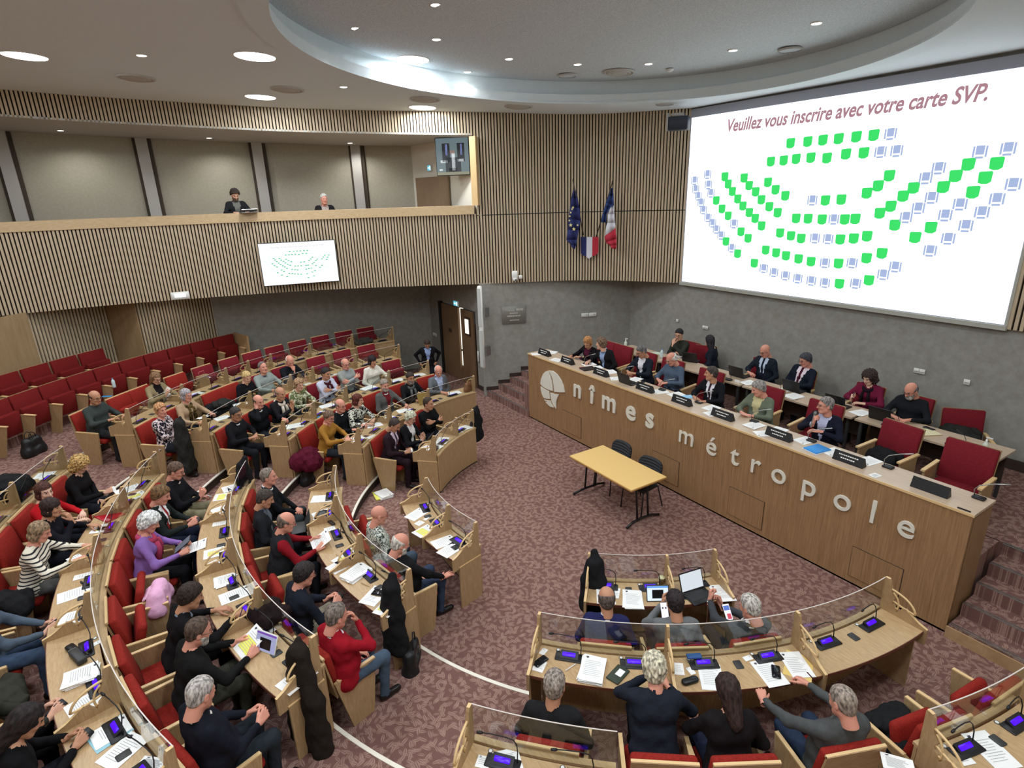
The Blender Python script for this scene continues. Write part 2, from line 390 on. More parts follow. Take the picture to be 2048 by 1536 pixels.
def bw_at(px, py=290):          # point of the gallery's back wall straight behind that pixel column
    d = _ray(px, py)
    best = None
    for a, b in zip(BW[:-1], BW[1:]):
        a, b = np.array(a), np.array(b); M_ = np.array([[d[0], a[0]-b[0]], [d[1], a[1]-b[1]]]); s = np.linalg.solve(M_, a)
        if -0.001 <= s[1] <= 1.001: best = (a+(b-a)*s[1], b-a)
    return best
for i, px in enumerate((6, 285, 514, 713)):
    p, dv = bw_at(px); ang = math.atan2(dv[1], dv[0]); R = Matrix.Rotation(ang, 3, 'Z'); nrm = Vector((math.sin(ang), -math.cos(ang), 0))
    mb = MB(); mb.box(Vector((p[0], p[1], 5.5))+nrm*0.09, (0.26, 0.16, 3.1), M=R); struct('trim_gallery_pilaster_%d' % (i+1), mb, GREYP)
    for s in (-1, 1):
        mb = MB(); mb.box(Vector((p[0], p[1], 5.45))+nrm*0.05+R@Vector((s*0.17, 0, 0)), (0.075, 0.09, 3.0), M=R); struct('trim_blind_guide_%d' % (2*i+(s > 0)+1), mb, mat('blind_guide', srgb(70, 60, 50), 0.7))
# timber walls behind the last rows
def arcpath(r, a0, a1, n=40): return [pol(r, a0+(a1-a0)*i/n).xy for i in range(n+1)]
for nm, r, a0, a1 in (('wall_slatted_low', 11.62, -157, -147.4), ('wall_slatted_far', 12.7, -147.4, -139.2)):
    mb, bk = slats(arcpath(r, a0, a1), lambda p, s: [(0.5, 3.02)], 0.075, 0.042)
    struct(nm, mb, SLAT); struct(nm+'_backing', bk, DARKBACK)
struct('wall_timber_return', vwall([tuple(pol(11.58, -147.4).xy), tuple(pol(12.75, -147.4).xy)], 0.5, 3.02, 0.03), PANEL_WOOD)
struct('wall_timber_plain', vwall([tuple(p) for p in arcpath(12.66, -139.2, -118, 12)], 0.5, 3.02, 0.05), PANEL_WOOD)
# wall above the stage: slats each side of the screen
mb, bk = slats([(-3.22, 10.86), (0.3, 10.86)], lambda p, s: [(2.98, 4.655), (4.675, zc(p.x, p.y)+0.02)])
struct('wall_slatted_stage', mb, SLAT); struct('wall_slatted_stage_backing', bk, DARKBACK)
struct('baseboard_stage', MB().box((-5.6, 10.92, PZ+0.08), (11.5, 0.04, 0.16)), RISER)
mb = MB()
for i, (a, b) in enumerate(zip(((-12.86, 7.25), (-12.74, 7.55), (-12.62, 7.84), (-12.5, 8.13)), ((-12.74, 7.55), (-12.62, 7.84), (-12.5, 8.13), (-11.4, 10.9)))):
    m_ = vwall([a, b], T*(i+1), T*(i+1)+0.1, 0.02, -1); mb.add(m_.v, m_.f)
struct('baseboard_stairs', mb, RISER)
struct('baseboard_doors', vwall([(-13.55, 7.4), (-12.86, 7.4)], 0, 0.12, 0.02, -1), RISER)
# ceiling with its round recess
RC, RR, RD = (-7.03, 6.0), 4.27, 0.42
n = 96; vs = []; outer = [(-21, 11.6), (-21, -7), (4.2, -7), (4.2, 11.6)]
ring = [(RC[0]+RR*math.cos(2*PI*i/n), RC[1]+RR*math.sin(2*PI*i/n)) for i in range(n)]
def onbox(a):
    c, s = math.cos(a), math.sin(a); t = 1e9
    for lo, hi, cc, dd in ((-21, 4.2, RC[0], c), (-7, 11.6, RC[1], s)):
        if dd > 1e-9: t = min(t, (hi-cc)/dd)
        if dd < -1e-9: t = min(t, (lo-cc)/dd)
    return (RC[0]+c*t, RC[1]+s*t)
mb = MB(); pts = []
for i in range(n):
    a = 2*PI*i/n; x, y = ring[i]; X, Y = onbox(a); c_, s_q = math.cos(a), math.sin(a); x2, y2 = RC[0]+(RR+.16)*c_, RC[1]+(RR+.16)*s_q
    pts += [(x, y, zc(x, y)), (X, Y, zc(X, Y)), (x, y, zc(x, y)+.15), (x2, y2, zc(x, y)+.15), (x2, y2, zc(x, y)+RD)]
crn = []
mb.add(pts, [(5*i, 5*((i+1) % n), 5*((i+1) % n)+1, 5*i+1) for i in range(n)] + [(5*i+q0, 5*i+q1, 5*((i+1) % n)+q1, 5*((i+1) % n)+q0) for i in range(n) for q0, q1 in ((0, 2), (2, 3), (3, 4))])
for X, Y in ((-21, -7), (4.2, -7), (-21, 11.6), (4.2, 11.6)):
    mb.add([(X-.5, Y-.5, zc(X, Y)+.004), (X+(3 if X < 0 else -3), Y-.5, zc(X, Y)+.004), (X+(3 if X < 0 else -3), Y+(2 if Y < 0 else -2), zc(X, Y)+.03), (X-.5, Y+(2 if Y < 0 else -2), zc(X, Y)+.03)], [(0, 1, 2, 3)])
struct('ceiling', mb, CEIL)
mb = MB(); mb.add([(RC[0]+(x-RC[0])*1.05, RC[1]+(y-RC[1])*1.05, zc(x, y)+RD) for x, y in ring], [tuple(range(n))]); struct('ceiling_recess', mb, RECESS)
mb = MB()
for i in range(n):
    a, b = 2*PI*i/n, 2*PI*(i+1)/n; q = []
    for r, dz in ((RR-0.02, -0.03), (RR+0.30, -0.03), (RR+0.30, 0.0), (RR-0.02, 0.0)):
        for an in (a, b):
            x, y = RC[0]+r*math.cos(an), RC[1]+r*math.sin(an); q.append((x, y, zc(x, y)+dz))
    mb.add(q, [(0, 2, 3, 1), (2, 4, 5, 3), (6, 0, 1, 7)])
struct('ceiling_recess_rim', mb, CEIL)

# ================================================================ doors
def leaf(name, x0, x1, win=None):
    y = 7.37; mb = MB().box(((x0+x1)/2, y, 1.08), (x1-x0, 0.05, 2.14)); o = struct(name, mb, wood('door_veneer', srgb(132, 104, 76), srgb(112, 86, 62), (4, 4, 0.3), 0.5))
    return o
d1 = leaf('door_1', -15.52, -14.47); d2 = leaf('door_2', -14.30, -13.6)
MB().box((-13.90, 7.33, 1.72), (0.30, 0.03, 0.50)).build('window_frame', mat('dark_wood', srgb(60, 44, 34), 0.5), d2)
MB().box((-13.90, 7.31, 1.72), (0.19, 0.02, 0.40)).build('pane', mat('doorway_glow', (0.9, 0.88, 0.8), 0.4, emit=(1, 0.96, 0.86), es=0.9), d2)
MB().box((-15.0, 7.34, 1.42), (0.16, 0.015, 0.10)).build('door_plate', mat('dark_wood', srgb(60, 44, 34), 0.5), d1)
struct('door_gap_glow', MB().box((-14.385, 7.42, 1.55), (0.16, 0.04, 1.2)).box((-14.385, 7.42, 0.68), (0.16, 0.04, 0.42)), mat('doorway_glow', (0, 0, 0)))  # glowing strips in place of corridor light through the gap between the leaves
struct('trim_door_gap', MB().box((-14.385, 7.41, 0.22), (0.17, 0.05, 0.44)), mat('door_veneer', (0, 0, 0)))
struct('trim_door_frame', MB().box((-15.59, 7.36, 1.1), (0.13, 0.10, 2.2)), BLACK)
struct('door_3', MB().box((-14.98, 7.07, 4.76), (1.55, 0.04, 1.74), M=Matrix.Rotation(rad(8.3), 3, 'Z')), wood('door_veneer_upper', srgb(150, 126, 100), srgb(136, 112, 88), (4, 4, 0.3), 0.5))

# ================================================================ stage front
stg = thing('dais_counter', 'long oak-panelled council counter with white lettering across its front', 'counter', Matrix.Translation((-6.5, 7.3, 0)))
I = stg.matrix_world.inverted(); X0, X1 = -10.9, -2.08
def wb(name, mbx, mats, parent=stg): o = mbx.build(name, mats, parent); o.matrix_local = parent.matrix_world.inverted(); return o
for p_ in (1,): bpy.context.view_layer.update()
wb('front_panel', MB().box(((X0+X1)/2, 7.33, 0.81), (X1-X0, 0.06, 1.56)).box(((X0+X1)/2, 7.325, 0.015), (X1-X0, 0.03, 0.03), 1), [DAIS, RISER])
for sx, nm in ((X0+0.02, 'end_panel'), (X1-0.02, 'end_panel')):
    wb(nm, MB().box((sx, 7.60, 0.80), (0.04, 0.50, 1.58)), DAIS)
wb('countertop', MB().box(((X0+X1)/2, 7.585, 1.585), (X1-X0+0.02, 0.57, 0.035)), DAIS_TOP)
wb('top_edging', MB().box(((X0+X1)/2, 7.295, 1.59), (X1-X0+0.03, 0.012, 0.03)), OAK_EDGE)
for (a, b, z0, z1) in ((-9.58, -8.93, 0.12, 0.60), (-6.88, -6.24, 0.14, 0.62), (-5.2, -4.57, 0.12, 0.61), (-3.25, -2.62, 0.12, 0.57)):
    wb('access_panel', MB().box(((a+b)/2, 7.298, (z0+z1)/2), (b-a, 0.006, z1-z0), 1).box(((a+b)/2, 7.294, (z0+z1)/2), (b-a-0.014, 0.008, z1-z0-0.014), 0), [DAIS, RISER])
LET = mat('white_letter', srgb(226, 222, 208), 0.6)
for ch, x, xh, bold in (('n', -9.05, 1, 1), ('î', -8.58, 1, 1), ('m', -8.07, 1, 1), ('e', -7.46, 1, 1), ('s', -6.97, 1, 1), ('m', -6.12, 0, 0), ('é', -5.60, 0, 0), ('t', -5.155, 0, 0), ('r', -4.79, 0, 0), ('o', -4.396, 0, 0), ('p', -3.935, 0, 0), ('o', -3.465, 0, 0), ('l', -3.075, 0, 0), ('e', -2.685, 0, 0)):
    # x-height 0.30 m for the bold word, 0.25 m for the light one
    sz = 0.555 if bold else 0.455; base = 1.04 if bold else 1.015
    me = text_mesh(ch, sz, 0.012, 0, 0.012 if bold else 0.002); me.materials.append(LET)
    o = link('letter', me, stg); o.matrix_local = I @ Matrix.Translation((x, 7.286, base)) @ Matrix.Rotation(PI/2, 4, 'X')
# emblem: a ball cut by curves, its lower shapes like a trunk
def emb(poly, px0=1050, py0=640, sc=6.827):
    P = [aty(px0+a/sc, py0+b/sc, 7.3) for a, b in poly]
    return [(p.x, p.z) for p in P]
E_ = [[(218, 870), (228, 800), (255, 735), (290, 700), (322, 690), (350, 750), (372, 830), (384, 900), (388, 968), (330, 950), (262, 915)],
      [(332, 688), (390, 695), (450, 745), (500, 820), (535, 900), (550, 985), (480, 985), (408, 975), (400, 890), (385, 800), (360, 735)],
      [(222, 905), (270, 940), (336, 972), (344, 1030), (350, 1075), (300, 1072), (262, 1060), (240, 1010), (226, 955)],
      [(355, 990), (410, 1008), (472, 1018), (448, 1060), (432, 1110), (430, 1160), (432, 1208), (398, 1165), (370, 1100), (360, 1040)],
      [(300, 1092), (352, 1100), (368, 1145), (396, 1192), (350, 1180), (318, 1150)], [(268, 1082), (292, 1090), (300, 1102), (284, 1100)], [(284, 1110), (302, 1122), (312, 1142), (298, 1130)]]
for poly in E_:
    mbx = MB(); mbx.prism(emb(poly), lambda a, b, c: Vector((a, 7.288+c, b)), 0.02); o = wb('emblem_piece', mbx, LET)
# ================================================================ projection screen
bpy.context.view_layer.update()
SX0, SX1, SZ0, SZ1, SY = -9.62, -3.25, 2.96, 6.775, 10.86
scr = thing('projection_screen', 'large bright projection screen showing a seating plan under a line of text', 'projection screen', Matrix.Translation(((SX0+SX1)/2, SY, SZ0)))
bpy.context.view_layer.update()
def sb(name, mbx, mats): o = mbx.build(name, mats, scr); o.matrix_local = scr.matrix_world.inverted(); return o
lit = lambda nm, c, e: mat(nm, (0.02, 0.02, 0.02), 0.8, emit=c, es=e)
zt0, zt1 = 6.80-0.17, 6.80
mb = MB(); ex = 0.05
mb.add([(SX0+ex, SY, 3.045), (SX1-ex*0.8, SY, 3.045), (SX1-ex*0.8, SY, 6.60), (SX0+ex, SY, 6.60)], [(0, 1, 2, 3)])
sb('screen_surface', mb, lit('screen_glow', (0.90, 0.95, 1.0), E_SCREEN))
mb = MB(); mb.box(((SX0+SX1)/2, SY+0.01, (SZ0+SZ1)/2), (SX1-SX0, 0.01, SZ1-SZ0)); sb('screen_cloth', mb, mat('screen_border', srgb(168, 172, 184), 0.7))
mb = MB(); mb.box(((SX0+SX1)/2, SY-0.01, SZ0+0.035), (SX1-SX0, 0.05, 0.07)); mb.box((SX1-0.01, SY-0.0, (SZ0+SZ1)/2), (0.035, 0.03, SZ1-SZ0)); sb('bottom_bar', mb, mat('screen_bar', srgb(178, 178, 168), 0.5))
PS = {1: """697,252 796,243 884,234 975,226 1077,215 1178,206 583,358 657,352 729,343 814,336 907,338 1017,315 1120,308 566,478 610,521 666,556 428,453 457,497 495,533 528,579 574,619 622,654
317,446 336,488 360,531 391,574 421,615 458,653 492,687 529,730 267,583 300,632 336,672 410,764 451,802 323,820 390,891 898,583 990,578 729,687 798,689 879,693 1010,693 1071,690 636,771 699,788 758,803
984,809 1062,803 1139,790 553,870 613,886 670,903 743,921 815,937 974,948 1136,917 1225,889 487,946 979,1065 1150,1045 1268,440 1203,499 1138,541 1408,511 1348,558 1276,617 1213,657 1725,375 1651,442
1580,506 1300,726 1889,369 1822,452 1751,536 1508,740 1417,797""",
      0: """1275,198 1217,303 1311,296 217,432 222,492 237,540 370,718 142,468 148,518 163,558 179,595 193,638 219,683 246,714 268,750 295,785 357,858 823,582 947,692 838,802 914,806 896,945 1053,945 542,976
601,999 667,1018 739,1035 817,1048 896,1060 1073,1064 1233,1012 1303,967 1554,396 1479,454 1793,302 1513,567 1436,628 1365,681 1956,284 1678,605 1592,669 1985,490 1891,576 1804,652 1711,730 1609,804 1504,874"""}
ICONS = []
mb = MB(); W_ = 0.18
for kind, s in PS.items():
    for q in s.split():
        a, b = (float(t) for t in q.split(',')); p = aty(1340+a/2.893, 200+b/2.893, SY-0.004); x, z = p.x, p.z
        ICONS.append((kind, (x-SX0)/(SX1-SX0), (z-SZ0)/(SZ1-SZ0)))
        w, h = W_/2, 0.078
        if kind:
            mb.add([(x-w, SY-.004, z+h), (x-w*.9, SY-.004, z-h*.8), (x-w*.3, SY-.004, z-h*1.1), (x+w*.4, SY-.004, z-h*1.1), (x+w*.95, SY-.004, z-h*.7), (x+w, SY-.004, z+h), (x+w*.8, SY-.004, z+h*1.25), (x-w*.8, SY-.004, z+h*1.2)], [tuple(range(8))], 0)
        else:
            for (xa, xb, za, zb) in ((-w*1.05, -w*.75, -h*.9, h*1.1), (w*.75, w*1.05, -h*.9, h*1.1), (-w*.62, w*.62, -h*.45, h*1.2), (-w*.6, w*.6, -h*1.15, -h*.75)):
                mb.add([(x+xa, SY-.004, z+za), (x+xb, SY-.004, z+za), (x+xb, SY-.004, z+zb), (x+xa, SY-.004, z+zb)], [(0, 1, 2, 3)], 1)
sb('plan_print', mb, [lit('plan_green', (0.035, 0.80, 0.14), 0.95), lit('plan_grey', (0.42, 0.52, 0.80), 0.92)])
me = text_mesh('Veuillez vous inscrire avec votre carte SVP.', 0.365, 0, 0.22, 0.010); me.materials.append(lit('caption_ink', (0.42, 0.22, 0.26), 0.95))
o = link('caption', me, scr); o.matrix_local = scr.matrix_world.inverted() @ Matrix.Translation((-6.30, SY-0.005, 6.05)) @ Matrix.Rotation(PI/2, 4, 'X')
xs = [v.co.x for v in me.vertices]; wdt = max(xs)-min(xs); pL, pR = aty(1454, 258, SY), aty(1973, 196, SY)
o.matrix_local = scr.matrix_world.inverted() @ Matrix.Translation(((pL.x+pR.x)/2, SY-0.005, (pL.z+pR.z)/2-0.04)) @ Matrix.Rotation(PI/2, 4, 'X') @ Matrix.Diagonal(((pR.x-pL.x)/wdt, 0.90, 1, 1))

# ================================================================ televisions
def tv(name, label, M, w, h, content, grp=None):
    t = thing(name, label, 'television', M)
    MB().rbox((0, 0.025, h/2), (w+0.03, 0.05, h+0.03), 0.01, 0).build('casing', BLACK, t)
    return t
P0, P1 = Vector((-15.01, 2.50, 3.22)), Vector((-14.62, 4.18, 3.20)); dx = (P1-P0); dx.z = 0; wT = dx.length; dx.normalize(); ny = Vector((-dx.y, dx.x, 0))
t = tv('wall_television', 'flat television on the slatted gallery front showing the green seating plan', basis(P0+dx*wT/2-ny*0.02, dx, ny, (0, 0, 1)), wT, 0.98, None)
MB().add([(-wT/2, -0.002, 0), (wT/2, -0.002, 0), (wT/2, -0.002, 0.98), (-wT/2, -0.002, 0.98)], [(0, 1, 2, 3)]).build('display', lit('tv_glow', (0.93, 0.97, 1.0), 1.15), t)
mb = MB()
for kind, u, v in ICONS:
    x = -wT/2 + 0.02 + u*(wT-0.04); z = 0.02 + v*0.98; w, h = 0.022, 0.011
    mb.add([(x-w, -0.006, z-h), (x+w, -0.006, z-h), (x+w, -0.006, z+h), (x-w, -0.006, z+h)], [(0, 1, 2, 3)], 0 if kind else 1)
mb.build('plan_print', [lit('tv_green', (0.10, 0.62, 0.30), 0.9), lit('tv_pale', (0.80, 0.92, 0.95), 1.0)], t)
me = text_mesh('Veuillez vous inscrire avec votre carte SVP.', 0.07, 0, 0.2); me.materials.append(lit('tv_ink', (0.6, 0.55, 0.58), 0.9))
o = link('caption', me, t); o.matrix_local = Matrix.Translation((0, -0.007, 0.86)) @ Matrix.Rotation(PI/2, 4, 'X')
MB().box((0, 0.07, 0.5), (0.4, 0.06, 0.3)).build('bracket', BLACK, t)
# small set hanging in the corner of the gallery
c0 = atc(905, 313, -1.1); c0 = Vector((-13.45, 6.62, 5.70)); d_ = _ray(905, 313); c0 = Vector(CAM + d_*(14.15/abs(d_@_f)))
fx = Vector((0.62, 0.78, 0)).normalized(); fy = Vector((-0.78, 0.62, 0)).normalized()
t = tv('gallery_television', 'small television hung in the upper corner of the gallery', basis(c0-Vector((0, 0, .42)), fx, fy, (0, 0, 1)), 0.80, 0.84, None)
mb = MB()
def q_(x0, x1, z0, z1, mi, dy=0.0): mb.add([(x0, -0.003-dy, z0), (x1, -0.003-dy, z0), (x1, -0.003-dy, z1), (x0, -0.003-dy, z1)], [(0, 1, 2, 3)], mi)
q_(-.4, .4, 0, .84, 0); q_(-.4, .4, 0, .07, 1, .001)
for (x0, x1, z0, z1, mi) in ((-.25, -.06, .3, .72, 2), (.12, .3, .3, .72, 2), (-.18, .2, .07, .4, 2), (-.02, .06, .1, .5, 3), (-.17, -.12, .45, .7, 4), (.2, .24, .45, .7, 4), (-.3, -.13, .28, .34, 3), (.12, .27, .3, .36, 3), (-.06, .06, .48, .56, 5), (-.1, .1, .08, .16, 2), (-.34, -.26, .1, .14, 3)): q_(x0, x1, z0, z1, mi, .002)
mb.build('display', [lit('tv2_bg', (0.16, 0.22, 0.24), 0.8), lit('tv2_wood', (0.30, 0.30, 0.20), 0.8), lit('tv2_dark', (0.02, 0.025, 0.03), 0.8), lit('tv2_light', (0.8, 0.85, 0.85), 0.8), lit('tv2_blue', (0.3, 0.36, 0.75), 0.8), lit('tv2_skin', (0.3, 0.2, 0.17), 0.8)], t)
MB().tube([(0, 0.06, 0.6), (0, 0.14, 0.62), (0, 0.14, zc(c0.x, c0.y)-0.52-(c0.z-.42))], 0.03).build('ceiling_arm', BLACK, t)

# ================================================================ flags and shield
def gal_pt(y):          # point of the slatted curve at depth y, and its inward normal
    for a, b in zip(GC[:-1], GC[1:]):
        if a.y <= y <= b.y:
            t = (y-a.y)/(b.y-a.y); p = a.lerp(b, t); d = (b-a).normalized(); n = Vector((d.y, -d.x)); return p, (n if n.dot(Vector((-6.6, 4))-p) > 0 else -n), d
def on_curve(px, py, off=0.0):
    best = None
    for i in range(400):
        y = 7.3 + 3.5*i/400; p, n, d = gal_pt(min(y, 10.84)); q = p+n*off; tr = _ray(px, py)
        cr = abs(tr[0]*q.y - tr[1]*q.x)
        if best is None or cr < best[0]: best = (cr, q, n, d)
    _, q, n, d = best; tr = _ray(px, py); s = math.hypot(q.x, q.y)/math.hypot(tr[0], tr[1])
    return Vector((q.x, q.y, CAM_H+tr[2]*s)), Vector((n.x, n.y, 0)), Vector((d.x, d.y, 0))
def flag(label, outline, pole, regions, mats, extra=None):
    p0, n, d = on_curve(*pole[0], 0.30); t = thing('flag', label, 'flag', basis(p0, d, -n, (0, 0, 1))); bpy.context.view_layer.update(); inv = t.matrix_world.inverted()
    pole_a, _, _ = on_curve(*pole[0], 0.34); pole_b, _, _ = on_curve(*pole[1], 0.06)
    o = MB().tube([inv@pole_a, inv@pole_b], 0.013).cyl(inv@pole_a-Vector((0, 0, 0.0)), 0.02, 0.06, 0, 8, 0.003).build('flag_pole', mat('flag_pole', srgb(60, 46, 40), 0.4), t)
    mb = MB()
    for poly, mi in regions:         # each region: list of (px,py) left edge / right edge pairs, draped with folds
        rows = []
        for (a, b) in poly:
            L_, _, _ = on_curve(*a, 0.26); R_, nn, _ = on_curve(*b, 0.26); row = []
            for i in range(9):
                u = i/8; q = L_.lerp(R_, u) + nn*(0.035*math.sin(u*2.6*PI+L_.z*1.3)); row.append(inv@q)
            rows.append(row)
        for r0, r1 in zip(rows[:-1], rows[1:]):
            mb.add(r0+r1, [(i, i+1, 9+i+1, 9+i) for i in range(8)], mi, True)
    c = mb.build('cloth', mats, t); so = c.modifiers.new('thick', 'SOLIDIFY'); so.thickness = 0.006
    return t, inv
NAVY = mat('flag_navy', srgb(38, 44, 96), 0.8); FBLUE = mat('flag_blue', srgb(40, 60, 112), 0.8); FWHITE = mat('flag_white', srgb(214, 214, 222), 0.8); FRED = mat('flag_red', srgb(182, 44, 62), 0.8); STAR = mat('star_yellow', srgb(226, 216, 150), 0.7)
V = lambda *a: [((940+x0/4.39, 350+y0/4.39), (940+x1/4.39, 350+y1/4.39)) for (x0, y0, x1, y1) in a]
t, inv = flag('dark blue flag with gold stars hanging furled on the slatted wall', None, ((1146, 362), (1167, 470)),
     [(V((908, 130, 925, 130), (890, 200, 945, 200), (878, 280, 960, 290), (868, 380, 972, 400), (858, 480, 955, 480), (848, 570, 940, 570), (885, 610, 930, 620), (905, 648, 918, 650)), 0)], [NAVY])
mb = MB()
for (a, b, r) in ((905, 285, .035), (884, 330, .03), (878, 362, .03), (872, 400, .03), (884, 440, .05), (910, 475, .05), (943, 440, .03), (895, 300, .03)):
    p, n, d = on_curve(940+a/4.39, 350+b/4.39, 0.315); pts = []
    for i in range(10):
        rr = r if i % 2 == 0 else r*0.42; an = PI/2+i*PI/5; pts.append(inv@(p + d*rr*math.cos(an) + Vector((0, 0, rr*math.sin(an)))))
    mb.add(pts, [tuple(range(10))])
mb.build('star', STAR, t)
flag('blue white and red flag hanging beside the shield on the slatted wall', None, ((1224, 366), (1192, 475)),
     [(V((1240, 115, 1255, 115), (1215, 180, 1264, 180), (1195, 240, 1266, 265), (1186, 280, 1230, 290), (1165, 345, 1204, 345), (1150, 415, 1198, 418)), 0),
      (V((1228, 290, 1266, 268), (1206, 345, 1271, 340), (1200, 420, 1276, 420), (1182, 540, 1279, 463)), 1),
      (V((1182, 541, 1280, 464), (1188, 590, 1288, 560), (1225, 620, 1290, 615), (1240, 645, 1284, 650)), 2)], [FBLUE, FWHITE, FRED])
p, n, d = on_curve(1179, 496, 0.07)
t = thing('shield', 'small blue white and red shield fixed between the two flags', 'shield', basis(p, d, -n, (0, 0, 1))); bpy.context.view_layer.update(); inv = t.matrix_world.inverted()
for (cols, m, nm) in (([(972, 545), (1022, 545), (1020, 715), (990, 705), (973, 688)], NAVY, 'blue_band'), ([(1022, 545), (1076, 545), (1074, 715), (1044, 737), (1020, 716)], FWHITE, 'white_band'), ([(1076, 545), (1127, 545), (1124, 680), (1108, 702), (1074, 714)], FRED, 'red_band')):
    P = [inv@on_curve(940+a/4.39, 350+b/4.39, 0.09)[0] for a, b in cols]
    mb = MB(); mb.add(P+[q+Vector((0, 0.03, 0)) for q in P], [tuple(range(5)), tuple(range(9, 4, -1))]+[(i, (i+1) % 5, 5+(i+1) % 5, 5+i) for i in range(5)]); mb.build(nm, m, t)

# ================================================================ lamps
GLOW = lit('lamp_glow', (1.0, 0.95, 0.85), 9.0)
def lamp_big(p, label, energy=None, z=None, r=0.29):
    zz = z if z is not None else p.z; t = thing('ceiling_lamp', label, 'ceiling lamp', Matrix.Translation((p.x, p.y, zz)), 'round panel lamps')
    tl = Matrix.Rotation(math.atan(CO[2]), 4, 'X')
    MB().lathe([(r, 0.0), (r+0.02, -0.012), (r+0.02, 0.02)], n=32).build('trim_ring', WHITEPL, t, tl)
    MB().lathe([(0.001, -0.008), (r, -0.008), (r, 0.01)], n=32).build('diffuser', GLOW, t, tl)
    ld = bpy.data.lights.new('lamp_light', 'AREA'); ld.shape = 'DISK'; ld.size = 2*r; ld.energy = energy or L_BIG; ld.color = WHITE
    lo = bpy.data.objects.new('lamp_light', ld); COL.objects.link(lo); lo.parent = t; lo.location = (0, 0, -0.03); lo.visible_camera = False
    return t
def lamp_small(p, label, energy=None, r=0.065, ang=125):
    t = thing('downlight', label, 'downlight', Matrix.Translation((p.x, p.y, p.z)), 'small recessed downlights')
    MB().lathe([(r, 0.0), (r+0.018, -0.008), (r+0.02, 0.012)], n=20).build('trim_ring', WHITEPL, t)
    MB().lathe([(0.001, -0.006), (r, -0.006), (r, 0.01)], n=20).build('diffuser', GLOW, t)
    ld = bpy.data.lights.new('spot_light', 'SPOT'); ld.spot_size = rad(ang); ld.spot_blend = 0.7; ld.energy = energy or L_SMALL; ld.color = WARM; ld.shadow_soft_size = r
    lo = bpy.data.objects.new('spot_light', ld); COL.objects.link(lo); lo.parent = t; lo.location = (0, 0, -0.03)
    return t
BIG = [(atc(49, 112), 'large round panel lamp at the outer end of the gallery side'), (atc(510, 113), 'large round panel lamp just outside the ceiling recess'),
       (atc(521, 194), 'round panel lamp near the middle of the gallery front'), (atc(845, 215), 'round panel lamp nearest the slatted corner wall'), (atc(825, 119, RD), 'round panel lamp inside the ceiling recess')]
for p, l in BIG: lamp_big(p, l)
for i, (x, y) in enumerate(((-2.8, 2.1), (-0.3, 2.8), (-0.9, -0.9), (-6.6, -0.4), (-6.6, -3.6), (-10.2, -2.6), (-3.0, -2.8), (-0.9, 6.0), (1.8, -3.6), (-13.4, -4.6))):
    lamp_big(Vector((x, y, zc(x, y))), 'round panel lamp above the nearer rows, %s of those over the seats' % ORD[i+1])
for x, y in ((-2.9, 5.0),): lamp_big(Vector((x, y, zc(x, y)+RD)), 'round panel lamp inside the recess on the stairs side')
for i, ((px, py), l) in enumerate((((872, 10), 'topmost downlight in the round ceiling recess'), ((712, 57), 'downlight deepest into the gallery side of the recess'), ((873, 79), 'downlight above the round panel lamp in the recess'), ((935, 144), 'downlight closest to the lit rim of the recess'),
        ((1018, 118), 'downlight of the recess between the rim one and the flags side'), ((1155, 129), 'downlight of the recess over the flags'), ((1297, 128), 'downlight of the recess beside the round vent'), ((1466, 101), 'downlight of the recess before the screen'), ((1633, 47), 'downlight of the recess furthest along the screen'))):
    lamp_small(atc(px, py, RD), l)
lamp_small(atc(283, 111), 'downlight between the two largest round lamps'); lamp_small(atc(687, 174), 'downlight outside the recess above the gallery people')
for px, py, l in ((121, 261, 'gallery soffit downlight at the outer bay'), (418, 276, 'gallery soffit downlight above the curly haired man'), (700, 286, 'gallery soffit downlight above the white haired man'), (285, 279, 'gallery soffit downlight half hidden above a pilaster')):
    p = atc(px, py, -0.505); lamp_small(p, l, L_GALLERY, 0.06, 150)
for x, y, l in ((-16.3, 0.6, 'added fill lamp under the gallery over the spectator rows'), (-15.6, 3.4, 'added fill lamp under the gallery over the last desks'), (-14.6, 5.9, 'added fill lamp under the gallery before the double doors'), (-16.6, -2.4, 'added fill lamp under the gallery by the timber wall')):
    lamp_small(Vector((x, y, 3.012)), l, 9.0, 0.06, 150)  # unseen fill lamps, added to brighten the walls and seats below the soffit
# vents
for i, (px, py, dz, l) in enumerate(((272, 155, 0, 'round ceiling vent nearest the outer end of the gallery'), (575, 178, 0, 'round ceiling vent beside the middle panel lamp'), (850, 198, 0, 'round ceiling vent beside the corner panel lamp'), (1037, 212, 0, 'round ceiling vent above the slatted corner'),
        (1238, 144, RD, 'round vent inside the recess over the flags'))):
    p = atc(px, py, dz); t = thing('ceiling_vent', l, 'vent', Matrix.Translation(p), 'round ceiling vents')
    tl = Matrix.Rotation(math.atan(CO[2]), 4, 'X')
    MB().lathe([(0.31, 0.0), (0.31, -0.02), (0.27, -0.03), (0.25, -0.01)], n=32).build('outer_ring', GREYP, t, tl)
    MB().lathe([(0.24, -0.02), (0.20, -0.045), (0.17, -0.02), (0.15, -0.03), (0.10, -0.05), (0.05, -0.03), (0.001, -0.03)], n=32).build('cone', GREYP, t, tl)
    MB().lathe([(0.25, -0.005), (0.15, -0.008), (0.001, -0.008)], n=24).build('opening', DARKG, t, tl)
